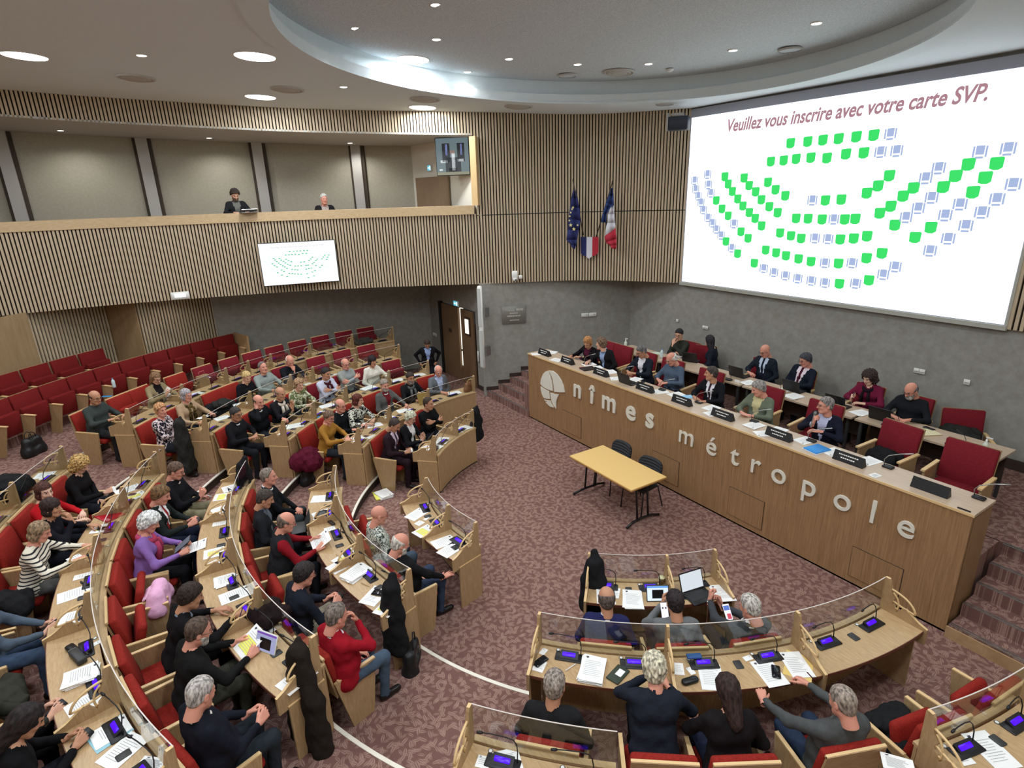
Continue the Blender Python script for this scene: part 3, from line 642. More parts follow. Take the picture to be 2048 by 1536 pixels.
for px, py, dz, l in ((1135, 150, RD, 'round flush loudspeaker grille in the recess above the flags'), (1580, 98, RD, 'round flush loudspeaker grille in the recess before the screen'), (1330, 207, 0, 'round flush loudspeaker grille on the ceiling beside the screen')):
    p = atc(px, py, dz); t = thing('ceiling_speaker', l, 'loudspeaker', Matrix.Translation(p), 'flush ceiling loudspeakers')
    MB().lathe([(0.19, 0.0), (0.19, -0.02), (0.17, -0.03)], n=28).build('rim', GREYP, t); MB().lathe([(0.17, -0.022), (0.001, -0.03)], n=28).build('grille', RECESS, t)
for px, py, l in ((1340, 138, 'tiny round detector on the recess ceiling'),):
    p = atc(px, py, RD); tag(MB().lathe([(0.07, 0), (0.07, -.02), (0.03, -.05), (0.001, -.05)], n=16).build('smoke_detector', WHITEPL, None, Matrix.Translation(p)), l, 'detector')

# ================================================================ wall fixtures
def fix(name, label, cat, M): return thing(name, label, cat, M)
t = fix('column_speaker', 'tall white column loudspeaker standing off the wall edge by the doors', 'loudspeaker', frame_at((-12.62, 7.05, 0.88), -70))
MB().rbox((0, 0, 1.06), (0.13, 0.09, 2.12), 0.04).build('cabinet', WHITEPL, t)
MB().box((0, 0.047, 0.52), (0.10, 0.01, 0.96)).box((0, 0.047, 1.58), (0.10, 0.01, 0.96)).build('grille', mat('speaker_grille', srgb(196, 200, 196), 0.6), t)
for z in (0.45, 1.45): MB().box((-0.08, -0.10, z), (0.10, 0.16, 0.24)).build('bracket', METAL, t)
t = fix('box_speaker', 'dark box loudspeaker tilted on a bracket beside the screen', 'loudspeaker', frame_at(aty(1357, 247, 10.15)-Vector((0, 0, .13)), -60) )
MB().rbox((0, 0, 0.13), (0.44, 0.30, 0.26), 0.03).build('cabinet', mat('speaker_dark', srgb(44, 50, 62), 0.5), t)
MB().box((0.05, -0.12, 0.32), (0.26, 0.1, 0.05)).box((0.2, 0.1, 0.16), (0.03, 0.12, 0.34)).box((0, -0.36, 0.2), (0.06, 0.5, 0.06)).build('bracket', METAL, t)
p, n, d = on_curve(1030, 553, 0.10); t = fix('ceiling_camera', 'small white dome camera at the foot of the slatted wall', 'camera', basis(p-Vector((0, 0, .09)), d, -n, (0, 0, 1)))
MB().rbox((0, 0.05, 0.12), (0.15, 0.10, 0.20), 0.03).rbox((0.14, 0.02, 0.07), (0.09, 0.09, 0.09), 0.02).build('housing', WHITEPL, t)
MB().lathe([(0.001, 0.0), (0.055, 0.02), (0.065, 0.06), (0.05, 0.1)], (0, -0.03, -0.03), 16).build('dome', WHITEPL, t)
MB().cyl((0.01, -0.09, 0.0), 0.022, 0.03, 0, 12).build('lens', BLACK, t)
def sign(label, M, w, h, arrow):
    t = fix('exit_sign', label, 'sign', M)
    MB().rbox((0, 0.02, 0), (w, 0.04, h), 0.01).build('casing', WHITEPL, t)
    if arrow:
        MB().add([(-w*.45, -.003, -h*.4), (w*.45, -.003, -h*.4), (w*.45, -.003, h*.4), (-w*.45, -.003, h*.4)], [(0, 1, 2, 3)]).build('lit_face', lit('sign_blue', (0.10, 0.55, 0.75), 1.0), t)
        MB().add([(-w*.35, -.005, 0), (-w*.2, -.005, h*.25), (-w*.2, -.005, h*.08), (0, -.005, h*.08), (0, -.005, -h*.08), (-w*.2, -.005, -h*.08), (-w*.2, -.005, -h*.25)], [tuple(range(7))]).add([(w*.12, -.005, -h*.3), (w*.38, -.005, -h*.3), (w*.38, -.005, h*.3), (w*.12, -.005, h*.3)], [(0, 1, 2, 3)]).build('arrow', lit('sign_white', (0.9, 1, 1), 1.3), t)
    return t
sign('lit blue exit sign above the double doors', frame_at(aty(911, 607, 7.36), 90), 0.27, 0.16, True)
sign('lit blue exit sign inside the gallery above its door', frame_at(aty(858, 336, 7.06), 98), 0.17, 0.16, True)
t = fix('emergency_light', 'glowing white emergency light at the foot of the gallery front', 'light', basis(Vector((-15.40, 0.72, 3.06)), Vector((0.17, 0.98, 0)), Vector((-0.98, 0.17, 0)), (0, 0, 1)))
MB().rbox((0, 0.04, 0.08), (0.38, 0.08, 0.17), 0.03).build('housing', WHITEPL, t)
MB().rbox((0, -0.003, 0.09), (0.22, 0.012, 0.075), 0.02).build('diffuser', lit('em_glow', (0.9, 0.93, 1.0), 3.0), t)
def sw_on(name, label, P_, ang, w, h, n=1, round_=False):
    t = fix(name, label, 'switch plate' if 'switch' in name else 'socket', frame_at(P_, ang)); mb = MB(); fm = MB()
    for i in range(n):
        x = (i-(n-1)/2)*w*1.06; mb.rbox((x, -0.008, 0), (w, 0.016, h), 0.01)
        if round_: fm.lathe([(0.03, 0.0), (0.026, 0.004), (0.001, 0.002)], (x, -0.018, 0), 12)
        else: fm.box((x+w*0.2, -0.018, 0), (w*0.2, 0.004, h*0.4))
    mb.build('cover_plate', WHITEPL, t); fm.build('insert', GREYP, t); return t
gw = lambda px, py: (lambda d: Vector(CAM + d*s_(d)))(_ray(px, py))
def s_(d):      # distance to the grey wall beside the stage stairs
    a = np.array([-12.88, 7.2]); b = np.array([-11.35, 10.95]); M_ = np.array([[d[0], a[0]-b[0]], [d[1], a[1]-b[1]]]); return np.linalg.solve(M_, a)[0]
WA = math.degrees(math.atan2(3.75, 1.53))
sw_on('wall_switch', 'double white switch plate on the grey wall left of the stage', gw(1177, 629)+Vector((.02, -.01, 0)), WA+90, 0.2, 0.1, 2)['label'] = 'double white switch plate on the grey wall beside the stage corner'
sw_on('wall_socket', 'single small white socket low on the wall behind the stage', aty(1355, 641, 10.93), 90, 0.07, 0.07, 1)
sw_on('wall_socket', 'double white socket on the wall between two seated secretaries', aty(1411, 655, 10.93), 90, 0.08, 0.08, 2, True)
sw_on('wall_socket', 'double white socket on the wall above the woman with curly hair', aty(1839, 742, 10.93), 90, 0.085, 0.085, 2, True)
sw_on('wall_socket', 'round white socket on the wall towards the stairs end', aty(1934, 764, 10.93), 90, 0.09, 0.09, 1, True)
sw_on('wall_switch', 'white switch plate on the wall beside the standing man', aty(870, 669, 7.38), 90, 0.26, 0.1, 1)
sw_on('wall_switch', 'tall white switch plate between the door and the column loudspeaker', aty(957, 713, 7.38), 90, 0.09, 0.30, 1)
p = gw(1027, 629); t = fix('memorial_plaque', 'clear plaque with engraved lettering on the grey wall', 'plaque', frame_at(p+Vector((.03, -.01, 0)), WA+90))
MB().rbox((0, 0, 0), (0.62, 0.012, 0.46), 0.01).build('plate', mat('plaque_glass', srgb(122, 120, 112), 0.25), t)
EN = mat('engraving', srgb(196, 194, 186), 0.7)
me = text_mesh('Francis', 0.085); me.materials.append(EN); o = link('engraved_line', me, t); o.matrix_local = Matrix.Translation((-0.1, -0.008, 0.10)) @ Matrix.Rotation(PI/2, 4, 'X')
mb = MB()
for z, x0, x1, hh in ((0.13, 0.08, 0.26, .05), (0.04, -0.10, 0.12, .03), (-0.03, -0.16, 0.16, .035), (-0.14, -0.10, 0.13, .025)):
    x = x0
    while x < x1: w_ = 0.012+0.014*rng.random(); mb.box((x, -0.008, z), (w_, 0.002, hh)); x += w_+0.010
mb.build('engraving', EN, t)

# ================================================================ table and two chairs before the counter
def conf_table():
    t = thing('folding_table', 'plain light-wood table standing alone on the carpet before the counter', 'table', Matrix.Translation((-6.60, 6.15, 0)))
    MB().box((0, 0, 0.735), (1.54, 0.77, 0.018)).box((0, 0, 0.718), (1.545, 0.775, 0.018), 1).build('tabletop', [mat('table_laminate', srgb(234, 196, 126), 0.4), mat('table_edge', srgb(168, 122, 62), 0.5)], t)
    for s in (-1, 1):
        mb = MB()
        for y in (-0.12, 0.12): mb.tube([(s*0.60, y, 0.71), (s*0.63, y*1.0, 0.40), (s*0.66, y, 0.07)], 0.017)
        mb.tube([(s*0.68, -0.37, 0.025), (s*0.66, -0.2, 0.065), (s*0.655, 0, 0.075), (s*0.66, 0.2, 0.065), (s*0.68, 0.35, 0.025)], 0.021)
        mb.box((s*0.60, 0, 0.70), (0.05, 0.5, 0.03)).build('leg', BLACK, t)
    return t
conf_table()
def side_chair(M, label):
    t = thing('stacking_chair', label, 'chair', M, 'black chairs at the loose table')
    F_ = mat('black_fabric', srgb(48, 50, 54), 0.9)
    MB().rbox((0, 0.02, 0.45), (0.47, 0.44, 0.05), 0.10).build('seat', F_, t)
    mb = MB(); P = []
    for j in range(7):
        v = j/6; w = 0.235*(1-abs(2*v-1)**4*0.22); row = []
        for i in range(9):
            u = i/8*2-1; row.append((u*w, -0.22-0.06*v+0.035*(u*u), 0.54+0.30*v-0.02*abs(u)**3*v))
        P.append(row)
    for a, b in zip(P[:-1], P[1:]): mb.add(a+b, [(i, i+1, 10+i, 9+i) for i in range(8)], 0, True)
    o = mb.build('backrest', F_, t); s = o.modifiers.new('thick', 'SOLIDIFY'); s.thickness = 0.045; s.offset = 0
    for sx in (-1, 1):
        MB().tube([(sx*0.22, 0.24, 0.0), (sx*0.21, 0.20, 0.42)], 0.011).build('leg', BLACK, t)
        MB().tube([(sx*0.23, -0.30, 0.0), (sx*0.21, -0.18, 0.42)], 0.011).build('leg', BLACK, t)
    MB().tube([(-.21, .2, .42), (.21, .2, .42), (.21, -.18, .42), (-.21, -.18, .42)], 0.011, closed=True).tube([(-.12, -.2, .43), (-.12, -.25, .50), (-.12, -.26, .6)], .012).tube([(.12, -.2, .43), (.12, -.25, .50), (.12, -.26, .6)], .012).build('frame', BLACK, t)
    return t
side_chair(frame_at((-7.10, 6.52, 0), -90), 'black padded chair tucked under the table at its emblem end')
side_chair(frame_at((-6.30, 6.45, 0), -84), 'black padded chair tucked under the table at its stairs end')
# ================================================================ seats and desks
WING = {'A': 'gallery wing', 'B': 'middle wing', 'C': 'stairs wing'}
SEATS = {'A': [[-137.2, -144.8, -155.8], [-134.6, -141.4, -148.6, -156.0, -163.4, -171.6], [-132.2, -137.6, -142.4, -147.4, -153.2, -159.2, -164.8, -170.4],
               [-130.4, -135.6, -140.6, -145.4, -150.4, -155.4, -160.6, -165.8, -170.8], [-129.6, -134.4, -139.0, -142.8, -147.0, -151.2, -155.0, -158.8, -162.8, -166.8, -171.0, -175.0]],
         'B': [[-100.2, -91.4, -80.6], [-108.8, -101.8, -94.4, -87.4, -80.2, -73.4], [-111.6, -105.6, -99.8, -93.8, -88.0, -82.2, -76.6, -71.2],
               [-113.2, -108.6, -103.6, -98.8, -93.8, -89.2, -84.0, -79.2, -74.2, -69.4], [-114.2, -110.4, -106.2, -102.2]],
         'C': [[-42.4, -33.2, -23.2], [-46.6, -38.8, -30.6, -22.6, -14.2, -6.4], [-49.6, -44.0, -38.2, -32.4, -26.4, -20.6, -14.8, -9.0]]}
DIV = {'A': [[-134.5, -151.5, -161.0], [-131.7, -146.8, -162.2, -178.2], [-130.2, -140.3, -150.2, -162.6, -173.5], [-128.3, -138.9, -148.3, -153.4, -163.2, -173.2],
             [-127.4, -136.8, -144.7, -148.8, -153.0, -160.5, -168.8, -176.9]],
       'B': [[-104.3, -87.1, -75.6], [-112.2, -99.3, -84.7, -71.3], [-114.9, -103.3, -91.3, -79.7, -69.0], [-115.9, -106.7, -96.5, -86.9, -76.6, -66.8], [-116.5, -108.5, -100.4]],
       'C': [[-46.2, -29.6, -18.6], [-50.6, -34.9, -18.2, -2.0], [-52.5, -41.3, -29.6, -17.9, -6.2]]}
PHR = {}
for b in SEATS:
    for k, row in enumerate(SEATS[b]):
        n = len(row)
        for i in range(n):
            c = ORD[i+1]
            PHR[(b, k, i)] = '%s place off the %s aisle, %s row, %s' % (c, 'upper' if b == 'B' else 'middle', ORD[k+1], WING[b])

def seat_parts(t, occupied, red):
    """local frame: sitter looks along +y, origin on the floor below the hips"""
    mb = MB(); Mx = Matrix.Rotation(rad(10), 3, 'X'); mb.rbox((0, -0.235, 0.70), (0.50, 0.075, 0.50), 0.03, 0, Mx); mb.build('backrest', red, t)
    MB().box((0, -0.285, 0.69), (0.50, 0.018, 0.53), M=Mx).box((0, -0.322, 0.945), (0.50, 0.022, 0.022), 1, M=Mx).build('back_shell', [OAK, OAK_EDGE], t)
    if occupied: MB().rbox((0, 0.03, 0.425), (0.47, 0.44, 0.085), 0.05).build('seat_pad', red, t)
    else: MB().rbox((0, -0.105, 0.57), (0.46, 0.40, 0.085), 0.05, 0, Matrix.Rotation(rad(74), 3, 'X')).build('seat_pad', red, t)
    poly = [(-0.27, 0.635), (-0.24, 0.64), (0.20, 0.615), (0.115, 0.0), (-0.135, 0.0)]
    for s in (-1, 1):
        mb = MB(); mb.prism(poly, lambda a, b, c: Vector((s*0.275+c, a, b)), 0.028)
        mb.box((s*0.275, -0.02, 0.628), (0.034, 0.43, 0.014), 1, M=Matrix.Rotation(rad(-3), 3, 'X'))
        mb.build('side_panel', [OAK, OAK_EDGE], t)
SEAT_SRC = {}
def add_seat(M, occupied, label, red=RED, grp='red tip-up council seats', scale=None):
    key = (occupied, red.name)
    if key not in SEAT_SRC:
        t = thing('auditorium_chair', label, 'seat', M, grp); seat_parts(t, occupied, red); SEAT_SRC[key] = t
    else:
        t = copy_tree(SEAT_SRC[key]); t.matrix_world = M; t['label'] = label; t['group'] = grp
    return t
SPEC = {}
def add_spectator(M, label, last=False):
    if 's' not in SPEC:
        t = thing('auditorium_chair', label, 'seat', M, 'red spectator seats without desks'); Mx = Matrix.Rotation(rad(9), 3, 'X')
        MB().rbox((0, -0.235, 0.66), (0.575, 0.075, 0.60), 0.02, 0, Mx).build('backrest', SPECRED, t); MB().box((0, -0.285, 0.66), (0.575, 0.018, 0.60), M=Mx).build('back_shell', OAK, t)
        MB().rbox((0, -0.125, 0.50), (0.53, 0.44, 0.10), 0.03, 0, Matrix.Rotation(rad(83), 3, 'X')).build('seat_pad', SPECRED, t)
        mb = MB(); mb.prism([(-0.20, 0.0), (0.02, 0.0), (0.20, 0.60), (-0.10, 0.62)], lambda a, b, c: Vector((-0.29+c, a, b)), 0.03); mb.box((-0.29, 0.10, 0.615), (0.05, 0.24, 0.016), 1, M=Matrix.Rotation(rad(-3), 3, 'X')); mb.build('side_panel', [OAK, OAK_EDGE], t)
        SPEC['s'] = t
    else: t = copy_tree(SPEC['s']); t.matrix_world = M; t['label'] = label
    return t
OCC = {}         # filled by the list of people: (block, row, seat) -> True
def in_view(p, m=60):
    x, y, z = project(p); return z > 0.3 and -m < x < 2048+m and -m < y < 1536+m

def console(t, p, deg, led=True, tilt=0):
    """black built-in microphone station on the desk; local: sitter looks along deg"""
    M = frame_at(p, deg)
    c = MB().rbox((0.0, 0.0, 0.004), (0.27, 0.115, 0.010), 0.012).build('microphone_station', CONSOLE, t)
    c.matrix_local = t.matrix_world.inverted() @ M
    MB().add([(-.085, -.028, .010), (.085, -.028, .010), (.085, .045, .045), (-.085, .045, .045), (-.085, .045, .010), (.085, .045, .010)], [(0, 1, 2, 3), (3, 2, 5, 4), (0, 3, 4), (1, 5, 2), (0, 4, 5, 1)]).build('display_housing', CONSOLE, c)
    a, b = Vector((-.062, -.012, .0205)), Vector((.062, .024, .0378)); z_ = Vector((0, 0, .002))
    MB().rbox((-0.005, 0.006, 0.0305), (0.125, 0.038, 0.004), 0.008, 0, Matrix.Rotation(rad(25.6), 3, 'X')).build('display', BLUE_LED, c)
    g = [(0.105, 0.03, 0.0), (0.108, 0.04, 0.10), (0.098, 0.055, 0.155), (0.07, 0.062, 0.185), (0.0, 0.055, 0.205), (-0.10, 0.035, 0.225), (-0.16, 0.02, 0.235)]
    MB().tube(g, 0.0048, n=6).tube([(-0.155, 0.022, 0.234), (-0.175, 0.016, 0.236), (-0.20, 0.01, 0.239)], [0.009, 0.012, 0.009], 0, 8).build('gooseneck_microphone', BLACK, c)
    return c
CONS = {}
def console_copy(t, p, deg):
    if 'c' not in CONS: CONS['c'] = console(t, p, deg); return CONS['c']
    c = copy_tree(CONS['c'], t); c.matrix_local = t.matrix_world.inverted() @ frame_at(p, deg); return c
def divider(t, k, deg, z):
    """radial wooden screen end with its ring handle; s runs from the sitter's edge towards the hall's centre"""
    rn = RK(k); fr = lambda s, h, c: pol(rn-s, deg, z+h) + Vector((-math.sin(rad(deg)), math.cos(rad(deg)), 0))*c
    body = [(-0.03, 0.60), (0.42, 0.60), (0.425, 1.115), (0.415, 1.125), (0.375, 1.125), (0.362, 1.10), (0.335, 0.985), (0.315, 0.955), (0.30, 0.93), (0.315, 0.90), (0.31, 0.865), (0.285, 0.845), (0.262, 0.80), (0.235, 0.835), (0.215, 0.875), (0.185, 0.880), (0.14, 0.85), (0.05, 0.80), (-0.03, 0.775)]
    mb = MB(); mb.prism(body, fr, 0.028)
    inv = t.matrix_world.inverted()
    for q in range(1): pass
    o = mb.build('divider', [OAK], t); o.matrix_local = inv
    e = MB(); path = [(-0.03, 0.777), (0.05, 0.802), (0.14, 0.852), (0.185, 0.882)]
    for a, b in zip(path[:-1], path[1:]): e.add([fr(a[0], a[1]+.002, -.014), fr(b[0], b[1]+.002, -.014), fr(b[0], b[1]+.002, .014), fr(a[0], a[1]+.002, .014)], [(0, 1, 2, 3)])
    e.add([fr(0.375, 1.127, -.014), fr(0.42, 1.127, -.014), fr(0.42, 1.127, .014), fr(0.375, 1.127, .014)], [(0, 1, 2, 3)])
    o2 = e.build('divider_edging', OAK_EDGE, o)
    def arcq(P, n=10):
        P = [Vector((a, b, 0)) for a, b in P]; out = []
        for i in range(n+1):
            u = i/n; out.append(P[0]*(1-u)**2 + P[1]*2*u*(1-u) + P[2]*u*u)
        return out
    ring = MB()
    for P, w in (([(0.095, 0.868), (0.13, 1.0), (0.345, 1.02)], .011), ([(0.095, 0.868), (0.24, 0.865), (0.40, 0.925)], .010), ([(0.325, 0.99), (0.235, 0.93), (0.265, 0.81)], .009), ([(0.255, 0.83), (0.33, 0.825), (0.39, 0.86)], .008)):
        ring.tube([fr(q.x, q.y, 0) for q in arcq(P)], w, n=6)
    ring.build('ring_handle', OAK_EDGE, o)
    return o
def desk(b, k, j):
    a0, a1 = DIV[b][k][j], DIV[b][k][j+1]; z = T*k; rn = RK(k); zt = z+0.75
    mids = (a0+a1)/2; n = len(DIV[b][k])-1
    seats = [i for i, s in enumerate(SEATS[b][k]) if (a0-s)*(a1-s) < 0] if b != 'A' else [i for i, s in enumerate(SEATS[b][k]) if min(a0, a1)-0.6 < s < max(a0, a1)+0.6]
    aisle = 'upper' if b == 'B' else 'middle'
    lab = 'curved oak desk section, %s off the %s aisle, %s row, %s' % (ORD[j+1], aisle, ORD[k+1], WING[b])
    if b == 'C' and j == 2 and k == 1: lab = 'curved oak desk section with nothing on it, stairs end of the second row'
    t = thing('council_desk', lab, 'desk', frame_at(pol(rn-0.2, mids, z), mids+180), 'curved oak council desks')
    bpy.context.view_layer.update(); inv = t.matrix_world.inverted()
    def part(nm, mb, mats): o = mb.build(nm, mats, t); o.matrix_local = inv; return o
    e = 0.25
    part('desktop', MB().arc(rn-0.40, rn, a0, a1, zt-0.028, zt), OAK_TOP)
    part('desktop_edging', MB().arc(rn, rn+0.006, a0, a1, zt-0.03, zt+0.001), mat('dark_edge', srgb(108, 62, 44), 0.5))
    part('front_ledge', MB().arc(rn-0.475, rn-0.42, a0, a1, zt-0.02, zt+0.006), OAK_TOP)
    part('front_panel', MB().arc(rn-0.46, rn-0.435, a0, a1, max(0, z-T)+0.03, zt-0.02), OAK)
    part('kick_strip', MB().arc(rn-0.455, rn-0.44, a0, a1, max(0, z-T), max(0, z-T)+0.03), RISER)
    gl = part('glass_screen', MB().arc(rn-0.428, rn-0.420, a0, a1, zt+0.005, zt+0.365), GLASS)
    g2 = MB().arc(rn-0.428, rn-0.420, a0, a1, zt+0.365, zt+0.369).build('glass_rim', GLASS_EDGE, gl)
    divider(t, k, a0, z)
    if j == n-1: divider(t, k, a1, z)
    for (aa, flag) in ((a0, j == 0), (a1, j == n-1)):
        if flag:      # closed end: full side panel with its top lip
            sgn = 1 if aa == a0 else -1
            sgn *= (1 if a1 > a0 else -1); da = sgn*0.9/rn
            part('end_panel', MB().arc(rn-0.43, rn-0.06, aa-sgn*1.0/rn*1.2, aa+da*0.0, z, zt-0.13), OAK)
            part('end_panel_lip', MB().arc(rn-0.43, rn-0.055, aa-sgn*1.4/rn, aa, zt-0.13, zt-0.118), OAK_EDGE)
    for i in seats:
        s = SEATS[b][k][i]
        # stations sit centred before each seat, shifted towards the measured spots
        s2 = min(max(s, min(a0, a1)+0.23/rn*57.3), max(a0, a1)-0.2/rn*57.3)
        c = console_copy(t, pol(rn-0.30, s2, zt+0.002), s2+180)
        o = MB().cyl((0, 0, 0), 0.020, 0.002, 0, 16).cyl((0, 0, 0.002), 0.014, 0.001, 1, 14).build('number_disc', [DARKG, WHITEPL], t)
        o.matrix_local = inv @ Matrix.Translation(pol(rn-0.375, s2+(-0.13/rn*57.3), zt+0.001))
    if len(seats) == 2:
        sm = (SEATS[b][k][seats[0]]+SEATS[b][k][seats[1]])/2
        o = MB().rbox((0, 0, 0.003), (0.075, 0.10, 0.008), 0.012).build('socket_cover', DARKG, t); o.matrix_local = inv @ frame_at(pol(rn-0.27, sm, zt+0.001), sm+180)
    return t
bpy.context.view_layer.update()

# ================================================================ stage desks and chairs
D2Y0, D2Y1, D2Z = 9.20, 9.78, PZ+0.75
for i, (xa, xb, l) in enumerate(((-10.06, -8.60, 'secretaries table behind the counter, nearest the grey side wall'), (-8.55, -6.55, 'secretaries table behind the counter with the dark haired woman, beside the first'),
                                  (-6.50, -4.45, 'secretaries table where two suited men sit behind the counter'), (-4.40, -2.50, 'secretaries table at the stairs end with a pump bottle on it'))):
    t = thing('long_table', l, 'table', Matrix.Translation(((xa+xb)/2, (D2Y0+D2Y1)/2, PZ)), 'tables of the second stage row'); w = xb-xa
    MB().box((0, 0, 0.735), (w, D2Y1-D2Y0, 0.03)).build('tabletop', DAIS_TOP, t)
    MB().box((0, 0.18, 0.50), (w-0.1, 0.02, 0.40)).build('modesty_panel', RISER, t)
    for sx in (-1, 1):
        for sy in (-1, 1): MB().box((sx*(w/2-0.08), sy*0.22, 0.36), (0.04, 0.04, 0.72)).build('leg', DARKG, t)
def stage_chair(M, label, wide=0.56):
    t = thing('armchair', label, 'chair', M, 'crimson stage chairs'); Mx = Matrix.Rotation(rad(10), 3, 'X')
    MB().rbox((0, -0.25, 0.72), (wide, 0.08, 0.56), 0.03, 0, Mx).build('backrest', CRIMSON, t)
    MB().box((0, -0.30, 0.71), (wide, 0.015, 0.57), M=Mx).build('back_shell', OAK, t)
    MB().rbox((0, 0.03, 0.42), (wide-0.06, 0.46, 0.09), 0.05).build('seat_pad', CRIMSON, t)
    for s in (-1, 1):
        x = s*(wide/2+0.025)
        MB().box((x, -0.02, 0.63), (0.05, 0.44, 0.025), 0, Matrix.Rotation(rad(-4), 3, 'X')).build('armrest', OAK_EDGE, t)
        MB().box((x, -0.02, 0.31), (0.03, 0.36, 0.60)).build('side_panel', OAK, t)
    return t
SC1 = [(-9.98, 0, 'the blond woman leaning across'), (-9.42, 0, 'the man turned away to her'), (-8.70, 0, 'the man in the navy jacket with folded glasses'), (-7.95, 0, 'the white haired man in a blue shirt'), (-6.98, 0, 'the man in a black suit looking aside'),
       (-5.75, 0, 'the man in a sage green jacket'), (-4.72, 0, 'the man speaking into a microphone')]
for x, rz, l in SC1: stage_chair(frame_at((x, 8.62, PZ), -90+rz), 'crimson chair at the counter under %s' % l)
stage_chair(frame_at((-3.62, 8.62, PZ), -97), 'vacant crimson chair with raised seat front, next to the microphone speaker')
stage_chair(frame_at((-2.72, 8.60, PZ), -90), 'vacant crimson chair at the stairs end of the counter', 0.60)
for x, rz, l in ((-8.95, 0, 'the man resting his chin on his hand'), (-8.40, 25, 'the long haired woman seen from behind'), (-7.05, 0, 'the bald man in a dark suit and tie'), (-6.15, 0, 'the man in a navy suit and burgundy tie'), (-4.90, 0, 'the curly haired woman in burgundy'), (-4.12, 0, 'the grey bearded man in black')):
    stage_chair(frame_at((x, 10.34, PZ-.10), -90+rz), 'crimson chair by the back wall under %s' % l, 0.48)
stage_chair(frame_at((-3.25, 10.30, PZ-.10), -52), 'vacant crimson chair by the back wall turned askew with a coat on it')

# name stands on the counter
NP = [(1100, 707), (1146, 724), (1211, 748), (1289, 775), (1371, 802), (1458, 834), (1567, 873), (1702, 923), (1861, 982)]
PLX = [-10.52, -9.66, -8.56, -7.33, -6.45, -5.60, -4.60, -3.57, -2.60]
WHO = ['before the blond woman', 'before the man turned away', 'before the man in a navy jacket', 'before the white haired man in blue', 'before the man in a black suit', 'before the man in a sage jacket', 'before the man with the microphone', 'before the first vacant chair', 'with no lettering at the stairs end']
for i, x in enumerate(PLX):
    t = thing('name_stand', 'black folded name stand on the counter, '+WHO[i], 'name stand', frame_at((x, 7.50, 1.604), -90), 'black name stands'); w, h = (0.40, 0.13)
    MB().add([(-w/2, .05, 0), (w/2, .05, 0), (w/2, 0, h), (-w/2, 0, h), (-w/2, -.06, 0), (w/2, -.06, 0)], [(1, 0, 3, 2), (3, 4, 5, 2), (0, 4, 3), (1, 2, 5), (0, 1, 5, 4)]).build('stand', BLACK, t)
    if i < 8:
        mb = MB(); Mx = Matrix.Rotation(math.atan2(.05, h), 3, 'X')
        for row, (zz, wd) in enumerate(((0.085, 0.24), (0.045, 0.17))):
            x0 = -wd/2
            while x0 < wd/2:
                ww = 0.012+0.012*rng.random(); yy = 0.05*(1-zz/h)+0.002
                mb.add([(x0, yy, zz), (x0+ww, yy, zz), (x0+ww, yy-0.004, zz+0.014), (x0, yy-0.004, zz+0.014)], [(1, 0, 3, 2)]); x0 += ww+0.008
        mb.build('lettering', PAPER, t)
# ================================================================ people: smooth surfaces grown from blended limbs
def V3(*a): return np.array(a, float)
def capsule(P, a, b, ra, rb):
    a, b = np.asarray(a, np.float32), np.asarray(b, np.float32); ab = b-a
    t = np.clip(((P-a)@ab)/max(float(ab@ab), 1e-9), 0, 1)
    return np.sqrt((((P-a)-t[..., None]*ab)**2).sum(-1)) - (ra+(rb-ra)*t)
def ellipsoid(P, c, r):
    q = (P-np.asarray(c, np.float32)); r = np.asarray(r, np.float32)
    k0 = np.sqrt(((q/r)**2).sum(-1)); k1 = np.sqrt(((q/(r*r))**2).sum(-1))+1e-6
    return k0*(k0-1)/k1
def smin(a, b, k):
    h = np.clip(0.5+0.5*(b-a)/k, 0, 1); return b*(1-h)+a*h - k*h*(1-h)
def grid(lo, hi, h):
    ax = [np.arange(lo[i], hi[i]+h, h, dtype=np.float32) for i in range(3)]
    return np.stack(np.meshgrid(*ax, indexing='ij'), -1)
def snets(D, lo, h):
    """surface nets: quads round every sign change of the field"""
    S = D < 0; nx, ny, nz = (n-1 for n in D.shape)
    acc = np.zeros((nx, ny, nz, 3), np.float32); cnt = np.zeros((nx, ny, nz), np.float32)
    corners = [(i, j, k) for i in (0, 1) for j in (0, 1) for k in (0, 1)]
    sub = lambda A, c: A[c[0]:c[0]+nx, c[1]:c[1]+ny, c[2]:c[2]+nz]
    for a in corners:
        for ax in range(3):
            if a[ax]: continue
            b = list(a); b[ax] = 1; da, db = sub(D, a), sub(D, b); m = (da < 0) != (db < 0)
            t = np.where(m, da/np.where(m, da-db, 1), 0); 
            for q in range(3): acc[..., q] += np.where(m, a[q] + (t if q == ax else 0), 0)
            cnt += m
    act = cnt > 0; idx = -np.ones(act.shape, np.int64); ii = np.argwhere(act); idx[act] = np.arange(len(ii))
    verts = (ii + acc[act]/cnt[act][:, None])*h + np.asarray(lo)
    faces = []
    for ax in range(3):
        o = [q for q in range(3) if q != ax]; s0 = [slice(None)]*3; s1 = [slice(None)]*3
        s0[ax] = slice(0, -1); s1[ax] = slice(1, None); a, b = S[tuple(s0)], S[tuple(s1)]
        for inner, flip in ((a & ~b, False), (~a & b, True)):
            e = np.argwhere(inner); e = e[(e[:, o[0]] > 0) & (e[:, o[1]] > 0) & (e[:, o[0]] < D.shape[o[0]]-1) & (e[:, o[1]] < D.shape[o[1]]-1)]
            if not len(e): continue
            q = []
            for d0, d1 in ((1, 1), (0, 1), (0, 0), (1, 0)):
                c = e.copy(); c[:, o[0]] -= d0; c[:, o[1]] -= d1; q.append(idx[c[:, 0], c[:, 1], c[:, 2]])
            q = np.stack(q, 1)
            if flip ^ (ax == 1): q = q[:, ::-1]
            faces.append(q)
    return verts, np.concatenate(faces)
